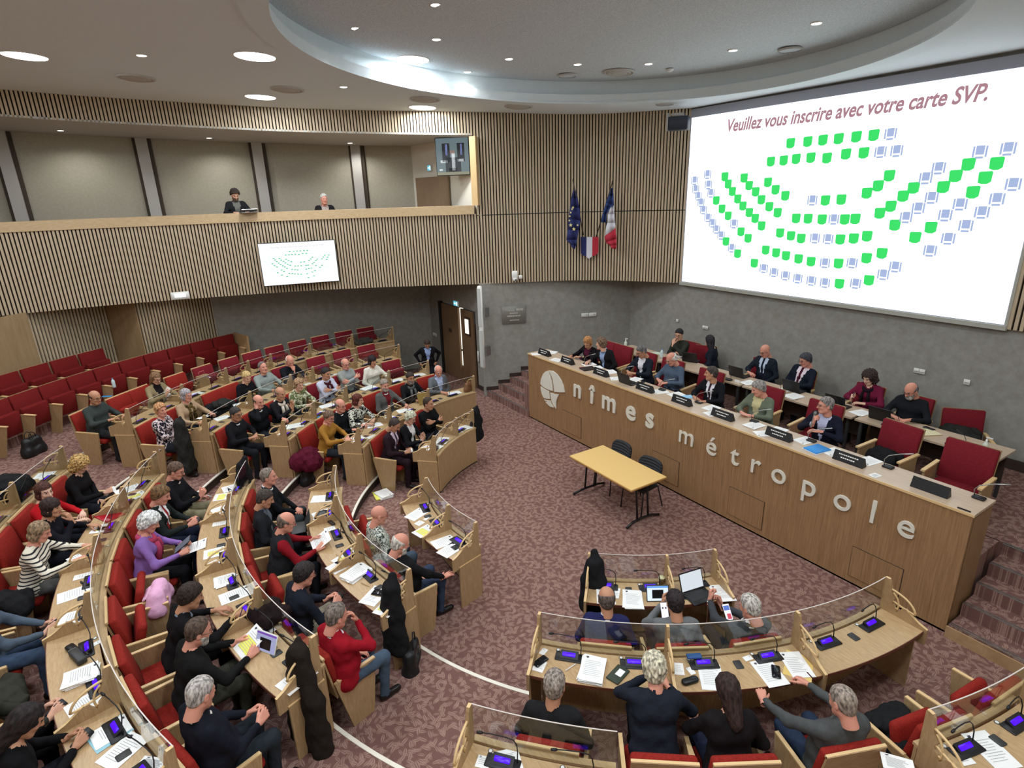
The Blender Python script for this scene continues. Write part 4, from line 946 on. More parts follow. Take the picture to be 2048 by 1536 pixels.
# ---- heads: (verts, faces, mat) mats 0 skin 1 eye 2 lip 3 brow
def make_head(female=False):
    h = 0.0065; P = grid((-.10, -.125, -.17), (.10, .145, .145), h)
    d = ellipsoid(P, (0, -.012, .035), (.076, .096, .088))
    d = smin(d, ellipsoid(P, (0, .022, -.030), (.060 if female else .064, .068, .092)), .03)
    d = smin(d, capsule(P, (-.016, .062, -.095), (.016, .062, -.095), .024, .024), .03)
    d = smin(d, capsule(P, (-.045, .0, -.06), (-.02, .055, -.095), .022, .018), .03)
    d = smin(d, capsule(P, (.045, .0, -.06), (.02, .055, -.095), .022, .018), .03)
    for s in (-1, 1):
        d = smin(d, ellipsoid(P, (s*.036, .062, -.025), (.022, .020, .022)), .02)
        d = -smin(-d, capsule(P, (s*.024, .096, .010), (s*.042, .088, .008), .011, .010), .012)
        d = smin(d, capsule(P, (s*.012, .087, .030), (s*.045, .076, .028), .007, .005), .012)
        d = smin(d, ellipsoid(P, (s*.030, .073, .008), (.014, .014, .012)), .006)
        d = smin(d, ellipsoid(P, (s*.078, -.008, -.008), (.010, .020, .033)), .008)
        d = -smin(-d, ellipsoid(P, (s*.090, -.002, -.004), (.009, .010, .018)), .006)
        d = smin(d, capsule(P, (s*.012, .096, -.030), (s*.008, .104, -.026), .008, .006), .008)
    d = smin(d, capsule(P, (0, .088, .018), (0, .112, -.026), .008, .012), .012)
    d = smin(d, capsule(P, (-.018, .084, -.058), (.018, .084, -.058), .007, .007), .008)
    d = smin(d, capsule(P, (-.015, .082, -.069), (.015, .082, -.069), .008, .008), .006)
    d = smin(d, capsule(P, (0, -.02, -.07), (0, -.035, -.17), .050 if female else .056, .052 if female else .060), .03)
    v, f = snets(d, (-.10, -.125, -.17), h); c = v[f].mean(1); m = np.zeros(len(f), int)
    for s in (-1, 1):
        m[(np.hypot(c[:, 0]-s*.031, (c[:, 2]-.009)*1.5) < .011) & (c[:, 1] > .05)] = 1
        m[(abs(c[:, 0]-s*.031) < .018) & (abs(c[:, 2]-.031-.1*(.031-abs(c[:, 0]))) < .005) & (c[:, 1] > .05)] = 3
    m[(abs(c[:, 0]) < .024) & (abs(c[:, 2]+.064) < .008) & (c[:, 1] > .075)] = 2
    return v, f, m
HEADS = {False: make_head(False), True: make_head(True)}
def bumps(P, a, s, ph=0.0):
    return a*(np.sin(P[..., 0]*s+ph)*np.sin(P[..., 1]*s*1.13+1.3+ph)*np.sin(P[..., 2]*s*.9+.7))
HAIRC = {}
def hair_mesh(style):
    if style in HAIRC: return HAIRC[style]
    h = 0.008; lo, hi = (-.17, -.18, -.36), (.17, .15, .19)
    if style in ('short', 'fringe', 'receding', 'buzz', 'thick', 'beard', 'stubble'): lo, hi = (-.12, -.14, -.15), (.12, .14, .17)
    P = grid(lo, hi, h); x, y, z = P[..., 0], P[..., 1], P[..., 2]
    cr = ellipsoid(P, (0, -.012, .035), (.076, .096, .088)); cr = smin(cr, ellipsoid(P, (0, -.02, -.03), (.062, .07, .07)), .03)
    def line(ys, zs): return np.interp(y, ys, zs).astype(np.float32)
    if style in ('short', 'buzz', 'thick'):
        t = {'short': .009, 'buzz': .005, 'thick': .018}[style]
        keep = line([-.12, -.07, -.02, .012, .03, .062, .085, .12], [-.085, -.075, -.03, .0, .035, .062, .082, .12]) - z
        d = np.maximum(cr-t-bumps(P, .007 if style != 'buzz' else .002, 150), keep*.9)
    elif style == 'receding':
        keep = line([-.12, -.07, -.02, .012, .025, .05, .07], [-.085, -.075, -.03, .0, .05, .088, .13]) - z
        d = np.maximum(cr-.009-bumps(P, .004, 150), keep*.9)
    elif style == 'fringe':
        keep = line([-.12, -.07, -.02, .012, .03, .05], [-.085, -.075, -.03, .0, .03, .1]) - z
        d = np.maximum(np.maximum(cr-.010-bumps(P, .004, 150), keep*.9), (z-.058-.35*(-y-.05))*.8)
    elif style == 'beard':
        d = ellipsoid(P, (0, .022, -.030), (.067, .072, .097)); d = smin(d, capsule(P, (-.018, .066, -.1), (.018, .066, -.1), .028, .028), .03)
        d = np.maximum(np.maximum(d-.004-bumps(P, .003, 170), z+.028), -y-.005); d = np.maximum(d, -(np.sqrt((x*1.0)**2+(z+.062)**2+(y-.09)**2)-.017))
    elif style == 'bob':
        d = smin(ellipsoid(P, (0, -.02, .035), (.094, .108, .100)), ellipsoid(P, (0, -.03, -.055), (.098, .085, .075)), .03)-bumps(P, .005, 90)
        face = np.maximum(np.maximum(.028-y, z-.060), abs(x)-.066); d = np.maximum(d, -face)
        d = np.maximum(d, -np.maximum(-y, z+.115))
    elif style == 'bobfringe':
        d = smin(ellipsoid(P, (0, -.015, .038), (.094, .112, .098)), ellipsoid(P, (0, -.03, -.05), (.096, .085, .07)), .03)-bumps(P, .005, 90)
        face = np.maximum(np.maximum(.035-y, z-.032), abs(x)-.062); d = np.maximum(d, -face)
    elif style == 'long':
        d = smin(ellipsoid(P, (0, -.02, .035), (.092, .108, .098)), capsule(P, (0, -.045, -.03), (0, -.085, -.24), .090, .055), .04)-bumps(P, .006, 70)
        face = np.maximum(np.maximum(.020-y, z-.062), abs(x)-.064); d = np.maximum(d, -face); d = np.maximum(d, -np.maximum(-y+.0, z+.10))
    elif style == 'curly':
        d = smin(ellipsoid(P, (0, -.025, .035), (.115, .125, .115)), ellipsoid(P, (0, -.045, -.07), (.12, .09, .08)), .03)-bumps(P, .016, 95)-bumps(P, .008, 190, 1)
        face = np.maximum(np.maximum(.045-y, z-.066), abs(x)-.06); d = np.maximum(d, -face)
    elif style == 'wave':       # fuller collar-length or swept hair of an older person
        keep = line([-.12, -.07, -.02, .012, .03, .062, .085, .12], [-.115, -.10, -.07, -.03, .03, .058, .08, .12]) - z
        d = np.maximum(cr-.022-bumps(P, .010, 85)-bumps(P, .004, 170), keep*.9)
    elif style == 'bushy':
        keep = line([-.12, -.07, -.02, .012, .03, .062, .1], [-.06, -.05, -.01, .01, .04, .066, .09]) - z
        d = np.maximum(cr-.030-bumps(P, .014, 105)-bumps(P, .006, 200), keep*.9)
    elif style == 'tied':
        keep = line([-.12, -.07, -.02, .012, .03, .062, .085, .12], [-.085, -.075, -.045, .0, .035, .062, .082, .12]) - z
        d = np.maximum(cr-.013-bumps(P, .004, 120), keep*.9); d = smin(d, ellipsoid(P, (0, -.125, .02), (.034, .036, .034))-bumps(P, .005, 130), .012)
    elif style == 'puff':
        keep = line([-.12, -.07, -.02, .012, .03, .062, .1], [-.10, -.09, -.05, -.01, .03, .052, .075]) - z
        d = np.maximum(cr-.036-bumps(P, .008, 110), keep*.9)
    v, f = snets(d, lo, h)
    me = bpy.data.meshes.new('hair_'+style); me.from_pydata(v.tolist(), [], f.tolist()); me.polygons.foreach_set('use_smooth', [True]*len(f)); me.materials.append(PAPER)
    HAIRC[style] = me; return me
# ---- hands (mirror x for the other side): wrist at origin, fingers towards +y, palm facing -z, thumb on +x
def make_hand(curl, thumb=0.0, spread=0.0, point=False):
    h = 0.0045; lo, hi = (-.06, -.055, -.085), (.085, .20, .04); P = grid(lo, hi, h)
    K = [(.029, .088), (.0095, .093), (-.0105, .089), (-.029, .080)]; LN = [.074, .082, .076, .060]
    d = capsule(P, (0, -.05, 0), (0, .012, 0), .0245, .022)
    for i, (kx, ky) in enumerate(K):
        d = smin(d, capsule(P, (kx*.55, .012, 0), (kx, ky, .001), .015, .0125), .010)
    for i, (kx, ky) in enumerate(K):
        p = V3(kx, ky, .001); a = 0.0; c = curl if not (point and i == 0) else 0.12; c = c*(1+.06*i)
        sx = (1.5-i)*.06*(1+spread)
        fd = None
        for j, (q, r) in enumerate(((.46, .0092), (.30, .0082), (.24, .0074))):
            a += c*(.75 if j == 0 else 1.0 if j == 1 else .7)
            n = p + LN[i]*q*V3(sx*math.cos(a), math.cos(a), -math.sin(a)); e = capsule(P, p, n, r, r-.0008)
            fd = e if fd is None else smin(fd, e, .003); p = n
        d = smin(d, fd, .0045)
    a = .55-thumb; p = V3(.020, .018, -.006)
    for (l, r, dx) in ((.040, .0125, .85), (.034, .0105, .45), (.028, .0090, .15)):
        n = p + l*V3(math.sin(dx*a+.25), math.cos(dx*a+.25), -.25-.35*thumb); d = smin(d, capsule(P, p, n, r, r-.001), .007); p = n
    return snets(d, lo, h)
HANDS = {'flat': make_hand(.18), 'relaxed': make_hand(.50, .1), 'grip': make_hand(1.05, .4), 'fist': make_hand(1.35, .5), 'point': make_hand(1.1, .4, 0, True), 'spread': make_hand(.12, -.3, 1.6)}

def ik(S, Wt, l1, l2, hint):
    S, Wt = np.asarray(S, float), np.asarray(Wt, float); d = Wt-S; L = np.linalg.norm(d)
    if L > (l1+l2)*.985: Wt = S + d/L*(l1+l2)*.985; d = Wt-S; L = np.linalg.norm(d)
    a = (l1*l1-l2*l2+L*L)/(2*L); hh = math.sqrt(max(l1*l1-a*a, 1e-6)); u = d/L
    n = np.asarray(hint, float); n = n-u*(n@u); n /= np.linalg.norm(n)+1e-9
    return S+u*a+n*hh, Wt
def nrm(v): v = np.asarray(v, float); return v/(np.linalg.norm(v)+1e-9)
# arm poses for the right arm (x > 0); wrist, finger direction, back-of-hand direction, elbow hint, hand shape
AP = {'desk': ((.17, .42, .800), (-.45, 1, 0), (0, 0, 1), (1, -.4, -.8), 'relaxed'),
      'desk_in': ((.10, .40, .805), (-1, .45, 0), (0, .1, 1), (1, -.3, -.6), 'relaxed'),
      'write': ((.12, .44, .815), (-.35, 1, -.1), (.4, .1, 1), (1, -.3, -.7), 'grip'),
      'phone': ((.10, .34, .70), (-.35, 1, .35), (.8, -.1, .4), (1, -.5, -.8), 'grip'),
      'phone_up': ((.12, .40, .90), (-.3, .6, 1), (.8, .5, .2), (1, -.3, -.8), 'grip'),
      'paper': ((.17, .40, .72), (-.3, 1, .25), (.8, -.1, .6), (1, -.4, -.8), 'grip'),
      'lap': ((.13, .22, .60), (-.75, .8, -.1), (.1, .1, 1), (1, -.6, -.4), 'relaxed'),
      'lap_in': ((.07, .26, .61), (-1, .5, 0), (0, .2, 1), (1, -.6, -.4), 'relaxed'),
      'thigh': ((.16, .38, .60), (-.2, 1, -.15), (.1, .1, 1), (1, -.4, .1), 'spread'),
      'cross': ((-.07, .21, .84), (-1, .05, .1), (-.2, 1, .3), (.9, .2, -.7), 'relaxed'),
      'cross_hi': ((-.06, .23, .885), (-1, .05, .2), (-.2, 1, .4), (.9, .2, -.7), 'relaxed'),
      'chin': ((.045, .20, 1.015), (-.15, -.2, 1), (.2, 1, .2), (1, .3, -.9), 'fist'),
      'ear': ((.12, .10, 1.10), (-.25, -.3, 1), (.9, .3, 0), (1, .1, -1), 'grip'),
      'mouth': ((.03, .25, 1.02), (-.1, -.35, 1), (.1, 1, .3), (1, .2, -.9), 'relaxed'),
      'joined': ((.035, .30, .93), (-.12, .15, 1), (1, 0, 0), (1, -.3, -.9), 'flat'),
      'mic': ((.06, .28, .98), (-.3, .15, 1), (.7, .7, 0), (1, 0, -.9), 'grip'),
      'face': ((.06, .24, 1.03), (-.1, -.45, 1), (.9, .5, 0), (1, .3, -.9), 'relaxed'),
      'hip': ((.24, .02, .98), (-.6, .6, -.4), (.8, .2, .4), (1, -.8, .2), 'fist'),
      'side': ((.26, .02, .70), (0, .1, -1), (1, 0, 0), (1, -.6, 0), 'relaxed')}
MS = {}
def cloth(c, kind='plain'):
    key = 'cloth_%s_%s' % (kind, '_'.join(str(int(q)) for q in c))
    if key in MATS: return MATS[key]
    m = mat(key, srgb(*c), 0.9, spec=0.12, sheen=0.0); N, L, B = nodes(m)
    if kind == 'plain':
        tc = mapping(N, L, (1, 1, 1)); n = N.new('ShaderNodeTexNoise'); n.inputs['Scale'].default_value = 9; n.inputs['Detail'].default_value = 3; L.new(tc.outputs[0], n.inputs['Vector'])
        b = N.new('ShaderNodeBump'); b.inputs['Strength'].default_value = 0.55; b.inputs['Distance'].default_value = 0.03; L.new(n.outputs['Fac'], b.inputs['Height']); L.new(b.outputs[0], B.inputs['Normal'])
    return m
def pattern(name, kind, c1, c2, scale):
    if name in MATS: return MATS[name]
    m = mat(name, srgb(*c1), 0.85, spec=0.15); N, L, B = nodes(m); mp = mapping(N, L, (1, 1, 1))
    if kind == 'stripe':
        w = N.new('ShaderNodeTexWave'); w.wave_type = 'BANDS'; w.bands_direction = 'Z'; w.inputs['Scale'].default_value = scale; w.inputs['Distortion'].default_value = 1.2; w.inputs['Detail'].default_value = 1; L.new(mp.outputs[0], w.inputs['Vector'])
        r = ramp(N, [(0.66, srgb(*c1)), (0.76, srgb(*c2))]); L.new(w.outputs['Fac'], r.inputs[0])
    else:
        n = N.new('ShaderNodeTexNoise'); n.inputs['Scale'].default_value = scale; n.inputs['Detail'].default_value = 1.5; n.inputs['Distortion'].default_value = 1.6; L.new(mp.outputs[0], n.inputs['Vector'])
        r = ramp(N, [(0.48, srgb(*c1)), (0.54, srgb(*c2))]); L.new(n.outputs['Fac'], r.inputs[0])
    L.new(r.outputs[0], B.inputs['Base Color']); return m
SKIN = {k: mat('skin_'+k, srgb(*c), 0.55, spec=0.35) for k, c in {'fair': (214, 164, 138), 'pink': (216, 150, 128), 'tan': (190, 138, 108), 'pale': (222, 180, 156), 'olive': (176, 126, 98)}.items()}
EYE = mat('eye_dark', srgb(52, 40, 36), 0.3); LIP = mat('lip', srgb(168, 100, 90), 0.5)
def hairmat(c):
    key = 'hair_%s' % '_'.join(map(str, c))
    if key in MATS: return MATS[key]
    m = mat(key, srgb(*c), 0.7, spec=0.3); N, L, B = nodes(m); mp = mapping(N, L, (1, 1, .35)); n = N.new('ShaderNodeTexNoise'); n.inputs['Scale'].default_value = 55; n.inputs['Detail'].default_value = 3
    L.new(mp.outputs[0], n.inputs['Vector']); lo_ = tuple(max(0, q*.62) for q in c); hi_ = tuple(min(255, q*1.18+4) for q in c)
    r = ramp(N, [(0.35, srgb(*lo_)), (0.65, srgb(*hi_))]); L.new(n.outputs['Fac'], r.inputs[0]); L.new(r.outputs[0], B.inputs['Base Color'])
    b = N.new('ShaderNodeBump'); b.inputs['Strength'].default_value = 0.5; b.inputs['Distance'].default_value = 0.01; L.new(n.outputs['Fac'], b.inputs['Height']); L.new(b.outputs[0], B.inputs['Normal'])
    return m

def person(label, base, face, top=(30, 30, 34), legs=(34, 36, 44), skin='fair', hair='short', hc=(70, 60, 52), shirt=None, suit=False, tie=None, collar=None, R='desk', Lh='desk', lean=8, side=0,
           twist=0, hyaw=0, hpitch=10, female=False, glasses=None, beard=None, size=1.0, belly=0.0, scarf=None, topmat=None, legmat=None, stand=False, sleeve=None, dR=None, dL=None, knee=.43, vox=.02, extra=None):
    """base: floor point below the hips; face: world heading of the hips in degrees"""
    pz = .95 if stand else .555
    sp = nrm((math.sin(rad(side)), math.sin(rad(lean)), math.cos(rad(lean))*math.cos(rad(side))))
    pel = V3(0, 0, pz); cw, sw = math.cos(rad(twist)), math.sin(rad(twist)); rx = V3(cw, sw, 0); fy = nrm(np.cross(sp, rx)*1.0); fy = fy if fy[1] > -1 else -fy
    fy = nrm(np.cross(sp, rx)); rx = nrm(np.cross(fy, sp))
    if fy@V3(-sw, cw, 0) < 0: fy = -fy
    w = .90 if female else 1.0; C1_, C2_, C3_ = pel+sp*.16, pel+sp*.34, pel+sp*.445
    neck = pel+sp*.50; hd = neck + nrm(sp+fy*.25)*.175
    fw = lambda v: rx*v[0]+fy*v[1]+sp*v[2]
    pr = []      # a, b, ra, rb, tag, blend
    X = lambda c, hw, off=0: (c-rx*hw*w+fy*off, c+rx*hw*w+fy*off)
    pr.append((*X(pel, .085 if not female else .10), .125, .125, 0, .05))
    pr.append((*X(C1_, .065, .015+belly*.5), .120+belly*.6, .120+belly*.6, 0, .06))
    pr.append((*X(C2_, .085, .01+belly*.2), .118+belly*.2, .118+belly*.2, 0, .06))
    pr.append((*X(C3_, .135, -.005), .070, .070, 0, .06))
    if female: pr.append((*X(C2_, .075, .075), .062, .062, 0, .04))
    pr.append((C3_+sp*.02, neck+sp*.02, .060, .054, 0 if collar or suit or not female else 3, .03))
    SR, SL = C3_+rx*.175*w, C3_-rx*.175*w; wr = {}
    for sgn, S, nm, dd in ((1, SR, R, dR), (-1, SL, Lh, dL)):
        wp, fd, bk, hint, shape = AP[nm]; wp = V3(*wp)
        if stand and nm not in ('hip', 'side'): wp = wp + V3(0, 0, .40)
        if nm in ('chin', 'ear', 'mouth', 'face', 'mic', 'joined', 'cross', 'cross_hi'):      # these follow the leaning chest
            q = wp-V3(0, 0, .555+(.4 if stand else 0)); wp = pel + rx*q[0]*sgn + fy*q[1] + sp*q[2]
        else: wp = V3(wp[0]*sgn, wp[1], wp[2])
        if dd is not None: wp = wp + V3(*dd)
        m_ = V3(sgn, 1, 1); El, Wp = ik(S, wp, .285, .255, V3(*hint)*m_)
        pr.append((S, El, .060*(.9 if female else 1), .047, 0 if sleeve is None else 6, .035)); pr.append((El, Wp, .047, .033, 0 if sleeve is None else 6, .03))
        wr[sgn] = (Wp, nrm(V3(*fd)*m_), nrm(V3(*bk)*m_), shape, nrm(Wp-El))
    for s in (-1, 1):
        if stand:
            H = pel+V3(s*.09, 0, -.06); K = V3(s*.10, .02, .50); Fo = V3(s*.11, 0, .09)
        else:
            H = pel+V3(s*.085, .02, -.02); K = V3(s*.13, knee+.0, .53); Fo = V3(s*.12, knee-.03, .10)
        pr.append((H, K, .088, .066, 2, .05)); pr.append((K, Fo, .062, .046, 2, .03)); pr.append((Fo+V3(0, -.03, -.055), Fo+V3(s*.015, .15, -.06), .042, .036, 4, .015))
    lo = np.min([np.minimum(p[0]-p[2], p[1]-p[3]) for p in pr], 0)-.04; hi = np.max([np.maximum(p[0]+p[2], p[1]+p[3]) for p in pr], 0)+.04
    P = grid(lo, hi, vox); D = None; ID = None
    for (a, b, ra, rb, tg, k) in pr:
        # only the neighbourhood of each limb
        l0 = np.floor((np.minimum(a-ra, b-rb)-.12-lo)/vox).astype(int).clip(0); h0 = np.ceil((np.maximum(a+ra, b+rb)+.12-lo)/vox).astype(int)
        sl = tuple(slice(l0[i], h0[i]+1) for i in range(3))
        if D is None: D = np.full(P.shape[:3], 1.0, np.float32); ID = np.zeros(P.shape[:3], np.int8); BM = np.full(P.shape[:3], 1.0, np.float32)
        d = capsule(P[sl], a, b, ra, rb); D[sl] = smin(D[sl], d, k); mk = d < BM[sl]; ID[sl] = np.where(mk, tg, ID[sl]); BM[sl] = np.minimum(BM[sl], d)
    D = D + bumps(P, .006, 38)*(ID != 3)
    v, f = snets(D, lo, vox); c = v[f].mean(1); gi = np.round((c-lo)/vox).astype(int); m = ID[gi[:, 0], gi[:, 1], gi[:, 2]].astype(int)
    q = c-pel; lx, ly, lz = q@rx, q@fy, q@sp
    if suit or shirt:
        V_ = (m == 0) & (ly > .03) & (lz > .10) & (lz < .56) & (abs(lx) < .012+.22*np.clip(lz-.12, 0, .4)) & (abs(lx) < .10)
        m[V_] = 1
        if tie: m[V_ & (abs(lx) < .024)] = 7
    m[(m == 0) & (lz > .53) & (np.hypot(lx, ly) < .10)] = 3 if not collar and not suit and not shirt else 1 if not collar else 1
    allv, allf, allm = [v], [f], [m]; n = len(v)
    cy, sy_ = math.cos(rad(hyaw+twist)), math.sin(rad(hyaw+twist)); hf = V3(-sy_, cy, 0)+V3(0, 0, 0); hp = rad(hpitch)
    hf = nrm(V3(-sy_*math.cos(hp), cy*math.cos(hp), -math.sin(hp))); hx = nrm(np.cross(hf, V3(0, 0, 1))); hz = np.cross(hx, hf)
    HB = np.stack([hx, hf, hz], 1); hs = .97 if female else 1.03
    hd = hd + V3(0, 0, -.004) + hf*.012*1.0
    hv, hfc, hm = HEADS[female]; allv.append((hv*hs)@HB.T+hd); allf.append(hfc+n); allm.append(np.array([3, 8, 9, 10])[hm]); n += len(hv)
    for sgn in (1, -1):
        Wp, fd, bk, shape, ad = wr[sgn]; hv, hfc = HANDS[shape]; hv = hv*np.array([-sgn, 1, 1])*(.94 if female else 1.04)
        y = nrm(fd); z = nrm(bk-y*(bk@y)); x = np.cross(y, z); B = np.stack([x, y, z], 1)
        allv.append(hv@B.T + Wp + ad*.035); allf.append((hfc if sgn < 0 else hfc[:, ::-1])+n); allm.append(np.full(len(hfc), 3)); n += len(hv)
    v = np.concatenate(allv)*size; f = np.concatenate(allf); m = np.concatenate(allm)
    me = bpy.data.meshes.new('person'); me.vertices.add(len(v)); me.vertices.foreach_set('co', v.astype(np.float32).ravel())
    me.loops.add(len(f)*4); me.loops.foreach_set('vertex_index', f.ravel().astype(np.int32)); me.polygons.add(len(f)); me.polygons.foreach_set('loop_start', np.arange(0, len(f)*4, 4, dtype=np.int32))
    tp = topmat or cloth(top); lg = legmat or cloth(legs); sh = cloth(shirt or collar or (230, 230, 232)); SKN = SKIN[skin]; HM = hairmat(hc)
    for mm in (tp, sh, lg, SKN, mat('shoe_leather', srgb(26, 22, 22), 0.4), SKN, cloth(sleeve) if sleeve else tp, cloth(tie) if tie else sh, EYE, LIP, HM): me.materials.append(mm)
    me.polygons.foreach_set('material_index', m.astype(np.int32)); me.polygons.foreach_set('use_smooth', np.ones(len(f), bool)); me.update(calc_edges=True); me.validate()
    o = link('person', me); o.matrix_world = frame_at(base, face); tag(o, label, 'person')
    HMt = basis(hd*size, HB[:, 0]*hs*size, HB[:, 1]*hs*size, HB[:, 2]*hs*size)
    def sub(nm, mesh, mt, M=HMt):
        c_ = link(nm, mesh, o, M)
        if mt is not None: c_.material_slots[0].link = 'OBJECT'; c_.material_slots[0].material = mt
        return c_
    if hair: sub('hair', hair_mesh(hair), HM)
    if beard: sub('beard', hair_mesh('beard'), hairmat(beard))
    if glasses:
        key = 'glasses_mesh'
        if key not in HAIRC:
            g = MB()
            for s in (-1, 1):
                g.tube([(s*.033+.024*math.cos(a), .104, .008+.017*math.sin(a)) for a in np.linspace(0, 2*PI, 13)[:-1]], .0022, n=5, closed=True)
                g.tube([(s*.057, .102, .012), (s*.078, .05, .012), (s*.080, -.005, .008)], .002, n=5)
            g.tube([(-.010, .106, .012), (0, .109, .014), (.010, .106, .012)], .002, n=5); HAIRC[key] = g.mesh('glasses', [BLACK])
        sub('glasses', HAIRC[key], mat('glasses_%d_%d_%d' % glasses, srgb(*glasses), 0.3))
    if collar:
        r = .066; pts = []
        for i in range(14):
            a = -PI/2+2*PI*i/14; u = .5+.5*math.sin(a); pts.append((neck - sp*.012)*1.0 + rx*r*math.cos(a) + fy*(r*1.05*math.sin(a)+.012) - sp*.030*u*u)
        MB().tube([Vector(q*size) for q in pts], .014*size, n=6, closed=True).build('shirt_collar', cloth(collar), o)
    if scarf:
        r = .083; pts = []
        for i in range(14):
            a = -PI/2+2*PI*i/14; u = .5+.5*math.sin(a); pts.append((neck - sp*.015) + rx*r*math.cos(a) + fy*(r*math.sin(a)+.015) - sp*.055*u*u)
        sm_ = scarf if not isinstance(scarf, tuple) else cloth(scarf); mb = MB(); mb.tube([Vector(q*size) for q in pts], .033*size, n=8, closed=True)
        e = neck+fy*.12-sp*.08; mb.tube([Vector(q*size) for q in (e+rx*.045, C2_+fy*.15+rx*.055, C1_+fy*(.155+belly)+rx*.06)], [.036*size, .04*size, .034*size], 0, 8, flat=.6)
        mb.tube([Vector(q*size) for q in (e-rx*.045, C2_+fy*.15-rx*.055, C1_+fy*(.155+belly)-rx*.06+sp*.03)], [.036*size, .04*size, .034*size], 0, 8, flat=.6); mb.build('scarf', sm_, o)
    o_info = {'obj': o, 'R': o.matrix_world @ Vector(wr[1][0]*size), 'L': o.matrix_world @ Vector(wr[-1][0]*size), 'head': hd*size, 'fwd': o.matrix_world.to_3x3() @ Vector((0, 1, 0)), 'M': frame_at(base, face),
              'hR': (wr[1][0]*size, wr[1][1], wr[1][2]), 'hL': (wr[-1][0]*size, wr[-1][1], wr[-1][2])}
    return o_info
def head_offset(lean=8, side=0, twist=0, hyaw=0, hpitch=10, size=1.0, stand=False, **kw):
    pz = .95 if stand else .555; sp = nrm((math.sin(rad(side)), math.sin(rad(lean)), math.cos(rad(lean))*math.cos(rad(side)))); rx = V3(math.cos(rad(twist)), math.sin(rad(twist)), 0)
    fy = nrm(np.cross(sp, rx)); fy = fy if fy@V3(-math.sin(rad(twist)), math.cos(rad(twist)), 0) > 0 else -fy
    hd = V3(0, 0, pz)+sp*.50+nrm(sp+fy*.25)*.175+V3(0, 0, -.004); a = rad(hyaw+twist); p = rad(hpitch); hd = hd + .012*V3(-math.sin(a)*math.cos(p), math.cos(a)*math.cos(p), -math.sin(p))
    return hd*size
